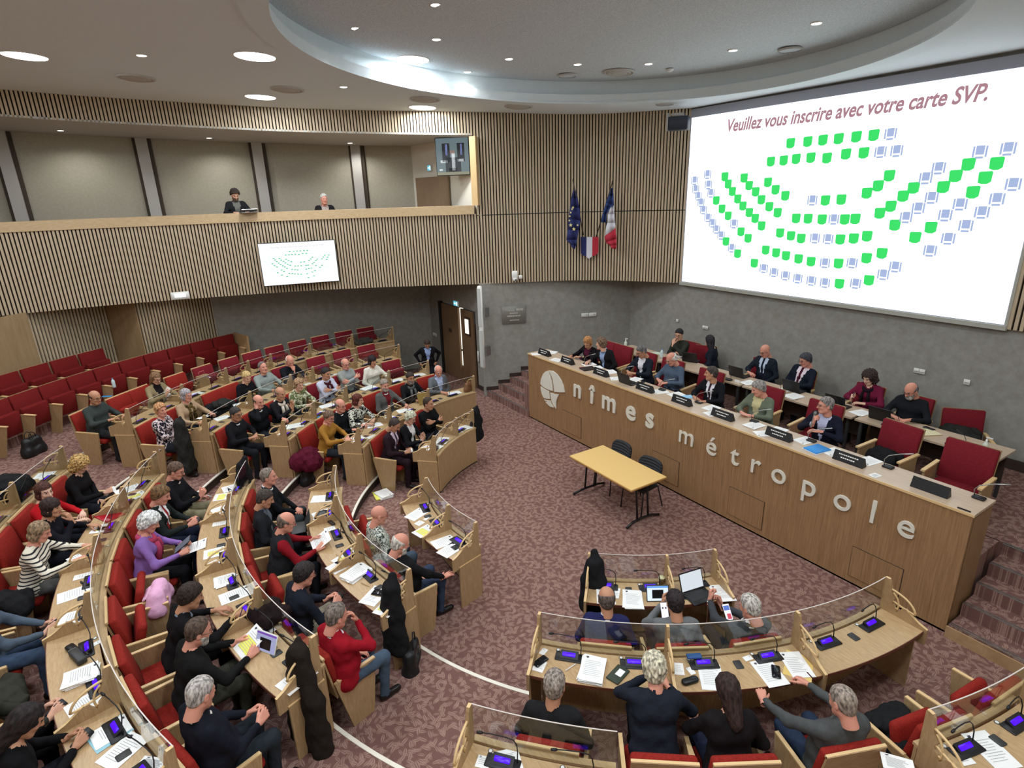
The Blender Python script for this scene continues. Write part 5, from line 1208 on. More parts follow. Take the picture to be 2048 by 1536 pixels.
# ================================================================ who sits where
BLK, NAV, WHT = (26, 26, 30), (28, 32, 48), (232, 232, 234)
FLORAL = pattern('floral_blouse', 'blot', (26, 22, 34), (214, 196, 196), 17)
LEAFY = pattern('black_white_blouse', 'blot', (22, 22, 24), (222, 222, 206), 15)
SPECK = pattern('speckled_shirt', 'blot', (218, 222, 210), (70, 80, 74), 34)
STRIPE = pattern('striped_jersey', 'stripe', (226, 218, 200), (44, 44, 48), 7.5)
CAMO = pattern('green_scarf', 'blot', (96, 104, 66), (206, 206, 178), 12)
LEOP = pattern('leopard_scarf', 'blot', (112, 92, 48), (34, 28, 22), 24)
PPL = [
 # ---- wing under the gallery, first row
 ('A', 0, 0, (789, 850), 'man in a dark burgundy suit and tie looking down at a white phone', dict(top=(42, 28, 34), legs=(38, 26, 32), suit=True, shirt=(212, 190, 206), tie=(60, 44, 60), hc=(62, 52, 46), hair='receding', R='phone', Lh='phone', lean=10, hpitch=35, skin='tan')),
 ('A', 0, 1, (821, 835), 'woman with short silver hair and a black jacket, hands together, a laptop on her knees', dict(top=BLK, shirt=(224, 220, 218), hc=(200, 200, 178), hair='wave', R='joined', Lh='joined', dR=(0, 0, -.12), dL=(0, 0, -.12), lean=8, hpitch=25, female=True, glasses=(70, 60, 60))),
 ('A', 0, 2, (857, 807), 'balding man in a black zipped sweater with crossed arms, front row by the doors side', dict(top=(20, 20, 22), hc=(60, 46, 36), hair='receding', R='cross', Lh='cross_hi', lean=2, hyaw=12, hpitch=8, skin='tan')),
 # second row
 ('A', 1, 0, (658, 834), 'woman in a mustard blouse and glasses writing at the end of her row', dict(top=(158, 112, 46), legs=(40, 44, 50), hc=(116, 92, 76), hair='tied', R='write', Lh='desk_in', lean=8, hpitch=22, female=True, glasses=(60, 40, 36), hyaw=-8, skin='pink')),
 ('A', 1, 1, (681, 811), 'bald man with glasses in a black sweater and white collar, arm stretched on the desk', dict(top=(20, 22, 24), collar=WHT, hair='fringe', hc=(120, 112, 106), R='desk', Lh='desk', lean=6, hyaw=-6, belly=.05, glasses=(50, 40, 36), skin='pink')),
 ('A', 1, 2, (716, 800), 'woman with short auburn hair in a blouse of large black and white leaves', dict(topmat=LEAFY, hc=(92, 42, 34), hair='bob', R='desk', Lh='desk_in', lean=8, hyaw=22, hpitch=12, female=True)),
 ('A', 1, 3, (769, 770), 'grey bearded man in a grey blazer over a burgundy sweater', dict(top=(92, 92, 90), legs=(84, 84, 82), suit=True, shirt=(112, 34, 42), collar=WHT, hc=(150, 140, 128), hair='short', beard=(170, 162, 152), R='lap', Lh='desk', lean=-2, hyaw=-14, skin='pink')),
 ('A', 1, 4, (822, 756), 'dark haired man with a grey goatee in a black sweater with a grey scarf', dict(top=(22, 24, 26), hc=(56, 46, 40), hair='short', beard=(140, 136, 132), R='desk', Lh='desk_in', lean=4, hyaw=-10, scarf=(96, 98, 98), skin='olive')),
 ('A', 1, 5, (877, 742), 'white haired man in a grey suit and pale blue shirt reading, under the open door', dict(top=(98, 102, 106), legs=(80, 84, 88), suit=True, shirt=(176, 190, 222), hair='fringe', hc=(206, 200, 196), R='desk', Lh='lap', lean=8, hpitch=30, hyaw=-18, skin='pink', belly=.03)),
 # third row
 ('A', 2, 0, (472, 828), 'man with slicked dark hair, glasses and white collar, hands clasped at the row end', dict(top=(24, 24, 28), legs=(28, 30, 34), collar=WHT, hc=(58, 54, 54), hair='short', R='desk_in', Lh='desk_in', dR=(0, -.06, -.02), dL=(0, -.06, -.02), lean=4, hyaw=-8, glasses=(30, 30, 34), skin='olive', belly=.04)),
 ('A', 2, 1, (517, 803), 'bald man in a black sweater holding his hand to his ear', dict(top=(18, 20, 24), collar=WHT, hair='fringe', hc=(80, 66, 58), R='ear', Lh='desk', lean=6, side=4, hyaw=-12, skin='pink', belly=.03)),
 ('A', 2, 2, (561, 787), 'bald man in black with a long white scarf, palms pressed together', dict(top=(30, 30, 34), hair='fringe', hc=(130, 110, 96), R='joined', Lh='joined', lean=6, hyaw=-6, scarf=(212, 200, 184), skin='tan')),
 ('A', 2, 3, (598, 769), 'woman with light curly hair wrapped in a green and cream patterned scarf', dict(topmat=CAMO, hc=(164, 130, 96), hair='wave', R='desk_in', Lh='desk_in', lean=10, hyaw=-8, female=True, scarf=CAMO)),
 ('A', 2, 4, (652, 747), 'man in a white jacket and dark red scarf with crossed arms', dict(top=(196, 200, 218), hc=(44, 40, 38), hair='short', R='cross', Lh='cross_hi', lean=2, hyaw=6, scarf=(70, 24, 34), skin='tan')),
 ('A', 2, 5, (691, 728), 'bald man with dark glasses in a light grey cardigan with crossed arms', dict(top=(146, 150, 144), hair='fringe', hc=(150, 140, 130), R='cross_hi', Lh='cross', lean=2, hyaw=-8, glasses=(40, 30, 40), shirt=(150, 156, 160), skin='pink')),
 ('A', 2, 6, (750, 723), 'woman with a black bob in a cream white knitted sweater', dict(top=(222, 218, 204), hc=(36, 26, 28), hair='bobfringe', R='lap', Lh='desk', lean=2, hyaw=4, female=True, skin='tan')),
 # fourth row
 ('A', 3, 0, (322, 820), 'woman with short blond hair in a black blouse of pale flowers', dict(topmat=FLORAL, hc=(190, 140, 96), hair='wave', R='desk_in', Lh='lap_in', lean=-2, hyaw=-16, hpitch=2, female=True, skin='pink')),
 ('A', 3, 1, (373, 790), 'woman with a grey bob, a leopard scarf and a beige cardigan reading a paper', dict(top=(176, 148, 118), hc=(166, 160, 162), hair='bob', R='paper', Lh='desk', lean=6, hyaw=-4, female=True, scarf=LEOP, glasses=(150, 130, 130), skin='pink')),
 ('A', 3, 3, (503, 755), 'woman with tied blond hair in a black top bending over her phone', dict(top=(22, 22, 26), hc=(206, 176, 120), hair='tied', R='phone', Lh='phone', lean=12, hpitch=24, hyaw=-14, female=True)),
 ('A', 3, 4, (534, 736), 'balding man in a pale grey green sweater looking up, next to the blond woman', dict(top=(142, 152, 148), collar=(70, 62, 92), hc=(120, 110, 104), hair='receding', R='desk', Lh='desk', lean=0, hyaw=-8, hpitch=-6, skin='pink', belly=.04)),
 ('A', 3, 5, (580, 722), 'bald white haired man in black with his hand under his lowered chin', dict(top=(24, 26, 32), hair='fringe', hc=(214, 204, 190), R='chin', Lh='desk', lean=10, hpitch=28, hyaw=-14, skin='pink')),
 # fifth row
 ('A', 4, 0, (190, 795), 'bald man with glasses in a dark grey green sweater, end of the fifth row', dict(top=(58, 64, 62), legs=(44, 44, 46), hair='fringe', hc=(80, 62, 50), glasses=(30, 26, 30), R='desk_in', Lh='desk', dR=(0, -.03, 0), lean=6, hyaw=-8, hpitch=14, belly=.05, skin='tan')),
 ('A', 4, 2, (325, 757), 'woman with long light brown hair in a beige jacket in the fifth row', dict(top=(146, 130, 98), suit=True, shirt=(30, 24, 26), hc=(132, 98, 70), hair='long', glasses=(80, 60, 50), R='phone_up', Lh='desk', lean=8, hpitch=26, hyaw=-10, female=True)),
 # ---- middle wing
 ('B', 0, 1, (758, 1030), 'bald man with red glasses in a speckled black and white shirt', dict(topmat=SPECK, legs=(70, 84, 98), hair=None, hc=(150, 120, 100), glasses=(112, 26, 30), collar=(214, 216, 204), R='lap', Lh='lap', lean=2, hpitch=16, hyaw=-8, belly=.04, skin='pink')),
 ('B', 0, 2, (801, 1087), 'bald man with a full white beard in a black top, hand on his knee', dict(top=(24, 24, 26), legs=(54, 66, 88), hair='fringe', hc=(206, 200, 190), beard=(216, 210, 200), R='thigh', Lh='lap', dR=(.12, .1, -.02), lean=8, side=2, hpitch=24, hyaw=-14, skin='pink', belly=.05)),
 ('B', 1, 0, (537, 953), 'man with receding grey hair and white collar, hands folded on his knees by the aisle', dict(top=(22, 24, 28), legs=(50, 56, 58), collar=WHT, hair='receding', hc=(128, 116, 106), R='lap_in', Lh='lap_in', dR=(0, .1, .02), dL=(0, .1, .02), lean=2, hyaw=-4, hpitch=4, skin='pink', belly=.04)),
 ('B', 1, 1, (530, 997), 'man with dark hair in a charcoal jacket and grey lapel looking down at his laptop', dict(top=(36, 38, 42), shirt=(92, 98, 108), suit=True, hair='short', hc=(66, 58, 52), R='lap', Lh='lap', lean=6, hpitch=24, hyaw=-4, skin='tan')),
 ('B', 1, 2, (573, 1044), 'bald man with glasses in a black padded vest over a dark red sweater holding papers', dict(top=(36, 38, 42), sleeve=(136, 24, 34), legs=(30, 32, 38), hair='fringe', hc=(110, 96, 86), glasses=(60, 60, 60), R='paper', Lh='paper', dR=(.0, .05, .06), dL=(.02, .06, .06), lean=12, hpitch=22, hyaw=-6, skin='pink', belly=.05)),
 ('B', 1, 4, (609, 1148), 'dark haired man with glasses in navy and beige trousers tapping on a phone', dict(top=(30, 34, 44), legs=(150, 142, 124), hair='thick', hc=(40, 34, 34), glasses=(20, 20, 24), R='phone', Lh='phone', dR=(0, .04, .02), dL=(0, .04, .02), lean=10, hpitch=20, hyaw=-8, skin='pink')),
 ('B', 1, 5, (673, 1231), 'balding grey man in a bright red sweater with his hand at his mouth', dict(top=(150, 22, 36), legs=(74, 90, 108), collar=WHT, hair='receding', hc=(118, 106, 98), R='mouth', Lh='lap', lean=10, hpitch=18, hyaw=-6, skin='pink', belly=.05)),
 ('B', 2, 0, (352, 941), 'man with heavy glasses and a pink collar under a black sweater, phone in hand', dict(top=(22, 22, 26), legs=(140, 134, 106), collar=(214, 184, 184), hair='short', hc=(98, 76, 62), glasses=(24, 20, 24), R='phone_up', Lh='phone', dR=(0, -.02, -.1), lean=6, hpitch=22, hyaw=-4, skin='pink', belly=.06)),
 ('B', 2, 1, (322, 990), 'man with swept brown hair in a dark green jacket and red tie holding a phone', dict(top=(34, 40, 38), legs=(30, 38, 56), suit=True, shirt=WHT, tie=(146, 40, 40), hair='thick', hc=(112, 84, 54), R='phone', Lh='phone', dR=(0, .04, .04), dL=(0, .04, .04), lean=8, hpitch=24, hyaw=-4, skin='pink')),
 ('B', 2, 2, (299, 1045), 'woman with white fluffy hair in a lilac cardigan and pink scarf reading a tablet', dict(top=(140, 104, 172), legs=(24, 24, 28), hair='puff', hc=(226, 224, 216), R='paper', Lh='paper', dR=(-.02, 0, .04), dL=(.02, 0, .04), lean=10, hpitch=28, hyaw=-4, female=True, scarf=(176, 66, 96), skin='pink')),
 ('B', 2, 5, (411, 1180), 'dark haired man in a black jacket with a gold watch writing on his papers', dict(top=(22, 20, 22), legs=(30, 30, 34), collar=(120, 130, 146), hair='thick', hc=(46, 34, 28), R='write', Lh='desk', dR=(.06, .08, .04), lean=16, hpitch=24, hyaw=-4, skin='tan')),
 ('B', 2, 6, (397, 1262), 'bearded man with glasses in a black sweater pointing at a highlighted sheet', dict(top=(24, 24, 24), legs=(66, 66, 56), hair='receding', hc=(82, 66, 56), beard=(176, 170, 162), glasses=(26, 26, 26), R='paper', Lh='paper', dR=(0, .08, .06), dL=(.02, .08, .06), lean=12, hpitch=22, hyaw=-10, skin='pink', belly=.05)),
 ('B', 2, 7, (401, 1386), 'man with cropped white hair and white collar over navy, at the open row end', dict(top=(24, 26, 36), legs=(40, 46, 52), collar=(222, 214, 206), hair='buzz', hc=(176, 168, 162), R='phone', Lh='phone', lean=10, hpitch=22, hyaw=12, skin='pink', belly=.08, size=1.04)),
 ('B', 3, 0, (161, 929), 'person with wild blond curls bowed over a phone, dressed in black', dict(top=(22, 20, 22), hair='curly', hc=(186, 150, 92), R='phone', Lh='lap', dR=(0, .06, .05), lean=16, hpitch=36, hyaw=-10, female=True)),
 ('B', 3, 1, (89, 983), 'woman with a dark brown bob in a red jacket turning her face to the room', dict(top=(178, 24, 32), shirt=(226, 206, 206), hair='bob', hc=(76, 42, 34), R='desk', Lh='desk_in', lean=6, hyaw=-34, hpitch=8, female=True, skin='pale')),
 ('B', 3, 2, (133, 1010), 'dark haired woman in black with fingers on her chin, beside the woman in red', dict(top=(24, 24, 32), hair='bobfringe', hc=(50, 34, 30), R='mouth', Lh='desk', lean=10, hyaw=-12, hpitch=6, female=True, skin='tan')),
 ('B', 3, 3, (97, 1060), 'woman with light brown hair in a cream and black striped jersey reaching over the desk', dict(topmat=STRIPE, legs=(92, 92, 90), hair='bob', hc=(142, 118, 92), R='desk', Lh='desk', dR=(.02, .06, .02), dL=(.02, .10, .02), lean=14, hpitch=26, hyaw=-6, female=True, skin='pink')),
 ('B', 3, 8, (55, 1441), 'person with shiny black hair in black holding a phone low over the papers', dict(top=(18, 18, 20), hair='long', hc=(34, 26, 26), R='phone', Lh='phone', dR=(0, .10, .08), dL=(0, .10, .08), lean=20, hpitch=40, hyaw=-6, female=True, skin='tan')),
 # ---- wing on the stairs side, seen from behind
 ('C', 0, 0, (1213, 1197), 'bald man in a navy sweater with white collar edge seen from behind, front row', dict(top=(40, 42, 84), collar=(220, 216, 220), hair='fringe', hc=(96, 84, 78), R='lap', Lh='lap', lean=2, hpitch=10, hyaw=10, skin='tan', belly=.03)),
 ('C', 0, 1, (1350, 1204), 'man with short black hair in a grey sweater raising a phone, seen from behind', dict(top=(108, 110, 112), hair='short', hc=(40, 32, 34), R='lap', Lh='phone_up', dL=(.06, 0, .02), lean=4, hpitch=16, hyaw=4, skin='tan')),
 ('C', 0, 2, (1500, 1213), 'man with a silver crew cut and white collar holding up a lit phone', dict(top=(62, 64, 68), collar=(226, 222, 222), hair='receding', hc=(186, 180, 172), R='phone_up', Lh='phone_up', dR=(-.12, 0, -.05), dL=(-.02, .04, 0), lean=6, hpitch=22, hyaw=22, skin='pink')),
 ('C', 1, 0, (1109, 1369), 'man with cropped grey hair in a black coat seen from behind at the aisle', dict(top=(32, 32, 34), hair='short', hc=(146, 134, 124), R='lap', Lh='lap', lean=6, hpitch=12, hyaw=-4, skin='tan', belly=.03)),
 ('C', 1, 1, (1308, 1336), 'man with wavy silver hair in a dark navy sweater holding his face with one hand', dict(top=(34, 38, 48), hair='wave', hc=(198, 190, 166), R='desk', Lh='face', lean=16, hpitch=22, hyaw=6, skin='pink')),
 ('C', 1, 2, (1454, 1377), 'woman with long dark brown hair in black seen from behind beside the silver haired man', dict(top=(28, 24, 26), legs=(40, 46, 66), hair='long', hc=(50, 34, 30), R='lap', Lh='thigh', lean=12, hpitch=26, hyaw=6, female=True, skin='tan')),
 ('C', 1, 3, (1689, 1407), 'man with cropped grey hair in a grey sweater, forearms on the desk, pen in hand', dict(top=(78, 80, 80), legs=(42, 54, 74), hair='buzz', hc=(150, 136, 124), R='write', Lh='desk', dL=(-.16, .06, 0), dR=(.0, .12, .02), lean=10, hpitch=20, hyaw=10, skin='pink', belly=.03, collar=(90, 92, 92))),
]
PEOPLE = {}
for b, k, i, px, label, kw in PPL:
    th = SEATS[b][k][i]; face = th+180; ho = head_offset(**kw); hw = at(px[0], px[1], T*k+ho[2]); Rz = Matrix.Rotation(rad(face-90), 3, 'Z'); base = hw - Rz@Vector((ho[0], ho[1], 0)); base.z = T*k
    for _ in range(4):          # someone sitting far back leans back too
        v = Vector((base.x-CX, base.y-CY)); r = v.length
        if r <= RK(k)+.64 or kw.get('lean', 8) < -4: break
        kw['lean'] = kw.get('lean', 8)-5; ho = head_offset(**kw); hw = at(px[0], px[1], T*k+ho[2]); base = hw - Rz@Vector((ho[0], ho[1], 0))
    v = Vector((base.x-CX, base.y-CY)); r = v.length; r2 = min(max(r, RK(k)+.38), RK(k)+.64); v = v*(r2/r); base = Vector((CX+v.x, CY+v.y, T*k))
    OCC[(b, k, i)] = base
    near = (base-Vector(CAM)).length < 8.5
    PEOPLE[(b, k, i)] = person(label, base, face, vox=.018 if near else .024, **kw)
def extra_person(key, label, base, face, **kw): PEOPLE[key] = person(label, Vector(base), face, **kw); return PEOPLE[key]
# two neighbours of the middle wing whose heads fall outside the photograph
for i, l, kw in ((5, 'seated person in a blue grey sweater and jeans holding a dark phone', dict(top=(78, 90, 104), legs=(66, 82, 106), hair='short', hc=(80, 70, 60), R='phone', Lh='phone', dR=(0, .12, .02), dL=(0, .12, .02), lean=6, hpitch=20)),
                 (7, 'seated person in a dark green top holding a phone beside a coat', dict(top=(50, 50, 44), legs=(30, 28, 30), hair='short', hc=(60, 50, 44), R='phone', Lh='phone', dR=(0, .12, .04), dL=(0, .12, .04), lean=8, hpitch=20))):
    th = SEATS['B'][3][i]; bs = pol(RK(3)+.52, th, T*3); OCC[('B', 3, i)] = bs; extra_person(('B', 3, i), l, bs, th+180, vox=.02, **kw)
# standing man by the doors
ho = 1.60; p = at(847, 682, 1.52); extra_person('standing', 'man standing bent forward in a black coat and light blue shirt near the double doors', (p.x-.08, p.y+.12, 0), -20, stand=True, top=(26, 26, 30), legs=(36, 40, 48), suit=True, shirt=(150, 170, 214), hair='short', hc=(56, 42, 36), R='hip', Lh='hip', lean=16, hpitch=42, skin='tan', size=.93)
# people at the counter and behind it
def stage_person(key, px, label, face=-90, **kw):
    ho = head_offset(**kw); hw = at(px[0], px[1], PZ+ho[2]); Rz = Matrix.Rotation(rad(face-90), 3, 'Z'); base = hw - Rz@Vector((ho[0], ho[1], 0)); base.z = PZ
    lo, hi = (8.30, 8.62) if key[0] == 1 else (10.10, 10.34); base.y = min(max(base.y, lo), hi)
    PEOPLE[key] = person(label, base, face, vox=.022, **kw)
kn = dict(knee=.34)
stage_person((1, 0), (1155, 688), 'woman with blond hair and fringe in black over burgundy leaning towards her neighbour', top=(24, 22, 26), shirt=(74, 24, 44), hair='bobfringe', hc=(182, 128, 78), R='desk', Lh='desk_in', dR=(0, .02, .03), dL=(0, .02, .03), lean=16, side=-10, hyaw=28, hpitch=14, female=True, skin='tan', **kn)
stage_person((1, 1), (1188, 690), 'man with tousled grey brown hair in black and blue, turned to the blond woman', top=(26, 26, 28), suit=True, shirt=(140, 160, 196), hair='wave', hc=(116, 92, 74), R='desk', Lh='lap', dR=(0, .02, .03), lean=10, side=8, hyaw=-62, hpitch=8, **kn)
stage_person((1, 2), (1283, 703), 'grey haired man with glasses in a navy jacket and white shirt reading with folded hands', top=(30, 34, 44), suit=True, shirt=(222, 218, 224), hair='short', hc=(108, 104, 104), glasses=(80, 40, 40), R='desk_in', Lh='desk_in', lean=8, hyaw=-18, hpitch=28, skin='tan', **kn)
stage_person((1, 3), (1343, 718), 'bald white haired man with glasses in a slate blue shirt at the counter', top=(78, 92, 110), hair='fringe', hc=(214, 210, 206), glasses=(120, 110, 110), R='desk_in', Lh='desk', lean=10, hyaw=-20, hpitch=28, belly=.06, skin='pink', **kn)
stage_person((1, 4), (1404, 752), 'man with dark hair in a black suit and white shirt looking sideways along the counter', top=(22, 24, 28), suit=True, shirt=(224, 220, 228), tie=(60, 40, 50), hair='short', hc=(70, 62, 58), R='desk_in', Lh='desk', lean=6, hyaw=-50, hpitch=4, skin='tan', **kn)
stage_person((1, 5), (1517, 777), 'grey haired man in a sage green jacket over a cream shirt handling a paper', top=(104, 112, 96), suit=True, shirt=(196, 186, 142), hair='thick', hc=(146, 140, 134), R='desk_in', Lh='desk_in', lean=10, hyaw=-34, hpitch=22, skin='pink', belly=.04, **kn)
stage_person((1, 6), (1631, 818), 'man with grey hair and glasses in a navy blazer speaking into a handheld microphone', top=(26, 28, 42), suit=True, shirt=(186, 188, 216), hair='short', hc=(136, 130, 126), glasses=(60, 50, 50), R='mic', Lh='desk_in', dL=(0, -.10, .06), lean=4, hyaw=-38, hpitch=4, skin='pink', **kn)
stage_person((2, 0), (1353, 670), 'dark haired man with glasses in dark green resting his chin on his hand', top=(48, 50, 44), hair='short', hc=(34, 30, 32), glasses=(90, 40, 40), R='cross', Lh='mouth', lean=6, hyaw=18, hpitch=16, **kn)
stage_person((2, 1), (1405, 684), 'woman with long dark hair in navy seen from behind as she turns to her neighbour', -90-60, top=(30, 34, 46), hair='long', hc=(38, 34, 40), R='lap', Lh='lap', lean=6, hyaw=-50, hpitch=6, female=True, **kn)
stage_person((2, 2), (1530, 702), 'bald man with glasses in a dark suit, pale shirt and navy tie', top=(30, 36, 46), suit=True, shirt=(190, 204, 224), tie=(24, 30, 46), hair=None, hc=(150, 120, 110), glasses=(40, 40, 50), R='desk_in', Lh='lap', lean=4, hyaw=-14, hpitch=26, skin='pink', **kn)
stage_person((2, 3), (1611, 720), 'man with dark grey hair and glasses in a navy suit, white shirt and burgundy tie', top=(26, 32, 44), suit=True, shirt=(226, 212, 220), tie=(72, 24, 40), hair='thick', hc=(64, 64, 72), glasses=(70, 50, 50), R='lap', Lh='desk', lean=0, side=-6, hyaw=-26, hpitch=20, skin='pink', belly=.05, **kn)
stage_person((2, 4), (1738, 755), 'woman with curly dark hair in a burgundy sweater and black scarf holding a phone', top=(110, 28, 56), hair='curly', hc=(58, 42, 42), R='phone_up', Lh='desk_in', dR=(0, .02, -.06), lean=10, hyaw=-10, hpitch=28, female=True, scarf=(34, 22, 30), skin='pale', **kn)
stage_person((2, 5), (1815, 784), 'bald man with a grey beard and glasses in a black sweater typing at a laptop', top=(28, 30, 34), hair='fringe', hc=(110, 104, 104), beard=(160, 156, 154), glasses=(40, 30, 40), R='desk_in', Lh='desk', dR=(0, .05, 0), lean=12, hyaw=-14, hpitch=28, skin='pink', belly=.03, **kn)
# people in the gallery
for key, px, l, kw in (('g1', (470, 390), 'man with bushy dark hair and beard working at a laptop in the gallery', dict(top=(34, 36, 38), shirt=(110, 110, 104), hair='bushy', hc=(56, 46, 42), beard=(90, 76, 66), hpitch=30, lean=6, R='desk', Lh='desk')),
                       ('g2', (648, 398), 'white haired man in a black jacket listening in the gallery', dict(top=(34, 32, 34), shirt=(176, 160, 154), hair='short', hc=(206, 204, 196), hpitch=6, lean=4, R='lap', Lh='lap', skin='pink', hyaw=8))):
    face = 5 if key == 'g1' else -8; d = _ray(*px); s = (-16.05 if key == 'g1' else -15.45)/d[0]; h_ = Vector(CAM+d*s); ho = head_offset(**kw); Rz = Matrix.Rotation(rad(face-90), 3, 'Z'); bs = h_ - Rz@Vector(tuple(ho)); gz = bs.z
    PEOPLE[key] = person(l, bs, face, vox=.024, **kw)
    stage = bs
    t = thing('gallery_chair', 'dark chair under the %s' % ('bushy haired gallery man' if key == 'g1' else 'white haired gallery man'), 'chair', frame_at(bs, face)); MB().rbox((0, .02, .42), (.46, .46, .09), .05).build('seat', DARKG, t); MB().rbox((0, -.26, .62), (.46, .05, .36), .03).build('backrest', DARKG, t)
    for sx in (-1, 1):
        for sy in (-1, 1): MB().tube([(sx*.2, sy*.2, 3.93-bs.z), (sx*.2, sy*.2, .40)], .014).build('leg', METAL, t)

# ================================================================ every seat
for b in SEATS:
    for k, row in enumerate(SEATS[b]):
        for i, th in enumerate(row):
            p = pol(RK(k)+.52, th, T*k); base = OCC.get((b, k, i))
            if base is not None:            # the seat stands under its sitter
                a = math.degrees(math.atan2(base.y-CY, base.x-CX)); a = th + max(-1.6, min(1.6, ((a-th+180) % 360)-180)); p = pol(RK(k)+.52, a, T*k)
                th = a
            if not (in_view(p+Vector((0, 0, .5)), 40) or in_view(p+Vector((0, 0, .95)), 30) or base is not None): continue
            lab = ('occupied red seat, ' if base is not None else 'empty red seat, ') + PHR[(b, k, i)]
            add_seat(frame_at(p, th+180), base is not None, lab, CRIMSON if (b == 'A' and k >= 2 and i > 3) else RED)
for k, (a_end, n, dth, tier, r) in {6: (-156.6, 12, 3.08, 5, 10.98), 7: (-143.4, 6, 2.96, 6, 12.02)}.items():
    for i in range(n):
        th = a_end + i*dth; p = pol(r, th, T*tier)
        if not in_view(p+Vector((0, 0, .6)), 50): continue
        add_spectator(frame_at(p, th+180), 'folded red spectator seat, %s from the far end, %s' % (ORD[i+1], 'row just behind the desks' if k == 6 else 'last row by the timber wall'), i == n-1)
for b in DIV:
    for k in range(len(DIV[b])):
        for j in range(len(DIV[b][k])-1):
            m_ = (DIV[b][k][j]+DIV[b][k][j+1])/2; p = pol(RK(k)-.2, m_, T*k+.75)
            ends = [pol(RK(k)-.2, DIV[b][k][j+q], T*k+.75) for q in (0, 1)]
            if in_view(p, 30) or any(in_view(e, 10) for e in ends): desk(b, k, j)
# end panel that closes the spectator row
tag(MB().prism([(-.3, 0), (.28, 0), (.34, .95), (-.34, .98)], lambda a, b_, c: pol(10.98-a, -158.4, T*5+b_)+Vector((c*.3, c, 0)), .04).build('row_end_panel', OAK), 'upright oak panel closing the far end of the spectator row', 'panel')
# ================================================================ things lying about
def seat_phrase(b, k, p):
    a = math.degrees(math.atan2(p.y-CY, p.x-CX)); row = SEATS[b][k]; i = min(range(len(row)), key=lambda q: abs(row[q]-a)); return PHR[(b, k, i)], (b, k, i)
USED = {}
def uniq(label):
    USED[label] = USED.get(label, 0)+1; n = USED[label]
    return label if n == 1 else label.replace('white', ORD[n]+' white', 1) if 'white' in label else ORD[n]+' '+label
def paper_mesh(L_, W_, th=.003, lines=9, yellow=None, sheets=1, logo=True, col=PAPER, seed=0, under=None):
    r = np.random.default_rng(seed); mb = MB(); mats = [col, INK, INKD, YELLOW] + ([under] if under else [])
    for s in range(sheets):
        Mx = Matrix.Rotation((r.random()-.5)*(.25 if sheets > 1 else 0), 3, 'Z'); mb.box(((r.random()-.5)*.02*(sheets > 1), (r.random()-.5)*.02*(sheets > 1), th*(s+.5)), (W_, L_, th*.96), 0, Mx if s < sheets-1 else None)
    if under: mb.box((.015, -.02, th*.4), (W_+.03, L_+.01, th*.7), 4, Matrix.Rotation(.08, 3, 'Z'))
    z = th*sheets+.0006
    def q(x0, y0, x1, y1, m): mb.add([(x0, y0, z), (x1, y0, z), (x1, y1, z), (x0, y1, z)], [(0, 1, 2, 3)], m)
    if yellow == 'half': q(-W_*.4, -L_*.30, W_*.42, L_*.12, 3)
    if yellow == 'bar': q(-W_*.2, -L_*.3, W_*.25, L_*.28, 3)
    z += .0006
    if logo: q(-W_*.36, L_*.38, -W_*.24, L_*.43, 2); q(-W_*.33, L_*.355, -W_*.27, L_*.38, 2)
    for i in range(lines):
        y = L_*(.26-.62*i/max(lines, 1)); x1 = W_*(.15+.25*r.random()); q(-W_*.36, y, x1, y+.0035, 1)
    return mb, mats
SHEETS = {}
def paper(b, k, x0, y0, x1, y1, desc='white printed sheet', W_=.21, z=None, cat='paper', label=None, L_=None, **kw):
    zz = (T*k+.752) if z is None else z; p, q = at(x0, y0, zz), at(x1, y1, zz); d = q-p; Ln = L_ or min(max(d.length, .10), .31); ang = math.degrees(math.atan2(d.y, d.x)); c = (p+q)/2; c.z = zz
    lab = label or uniq('%s at the %s' % (desc, seat_phrase(b, k, c)[0])); mb, mats = paper_mesh(Ln, W_, seed=int(x0*7+y0), **kw)
    nm = 'paper_stack' if kw.get('sheets', 1) > 1 else 'document'
    return tag(mb.build(nm, mats, None, frame_at(c, ang)), lab, cat, 'papers on the desks')
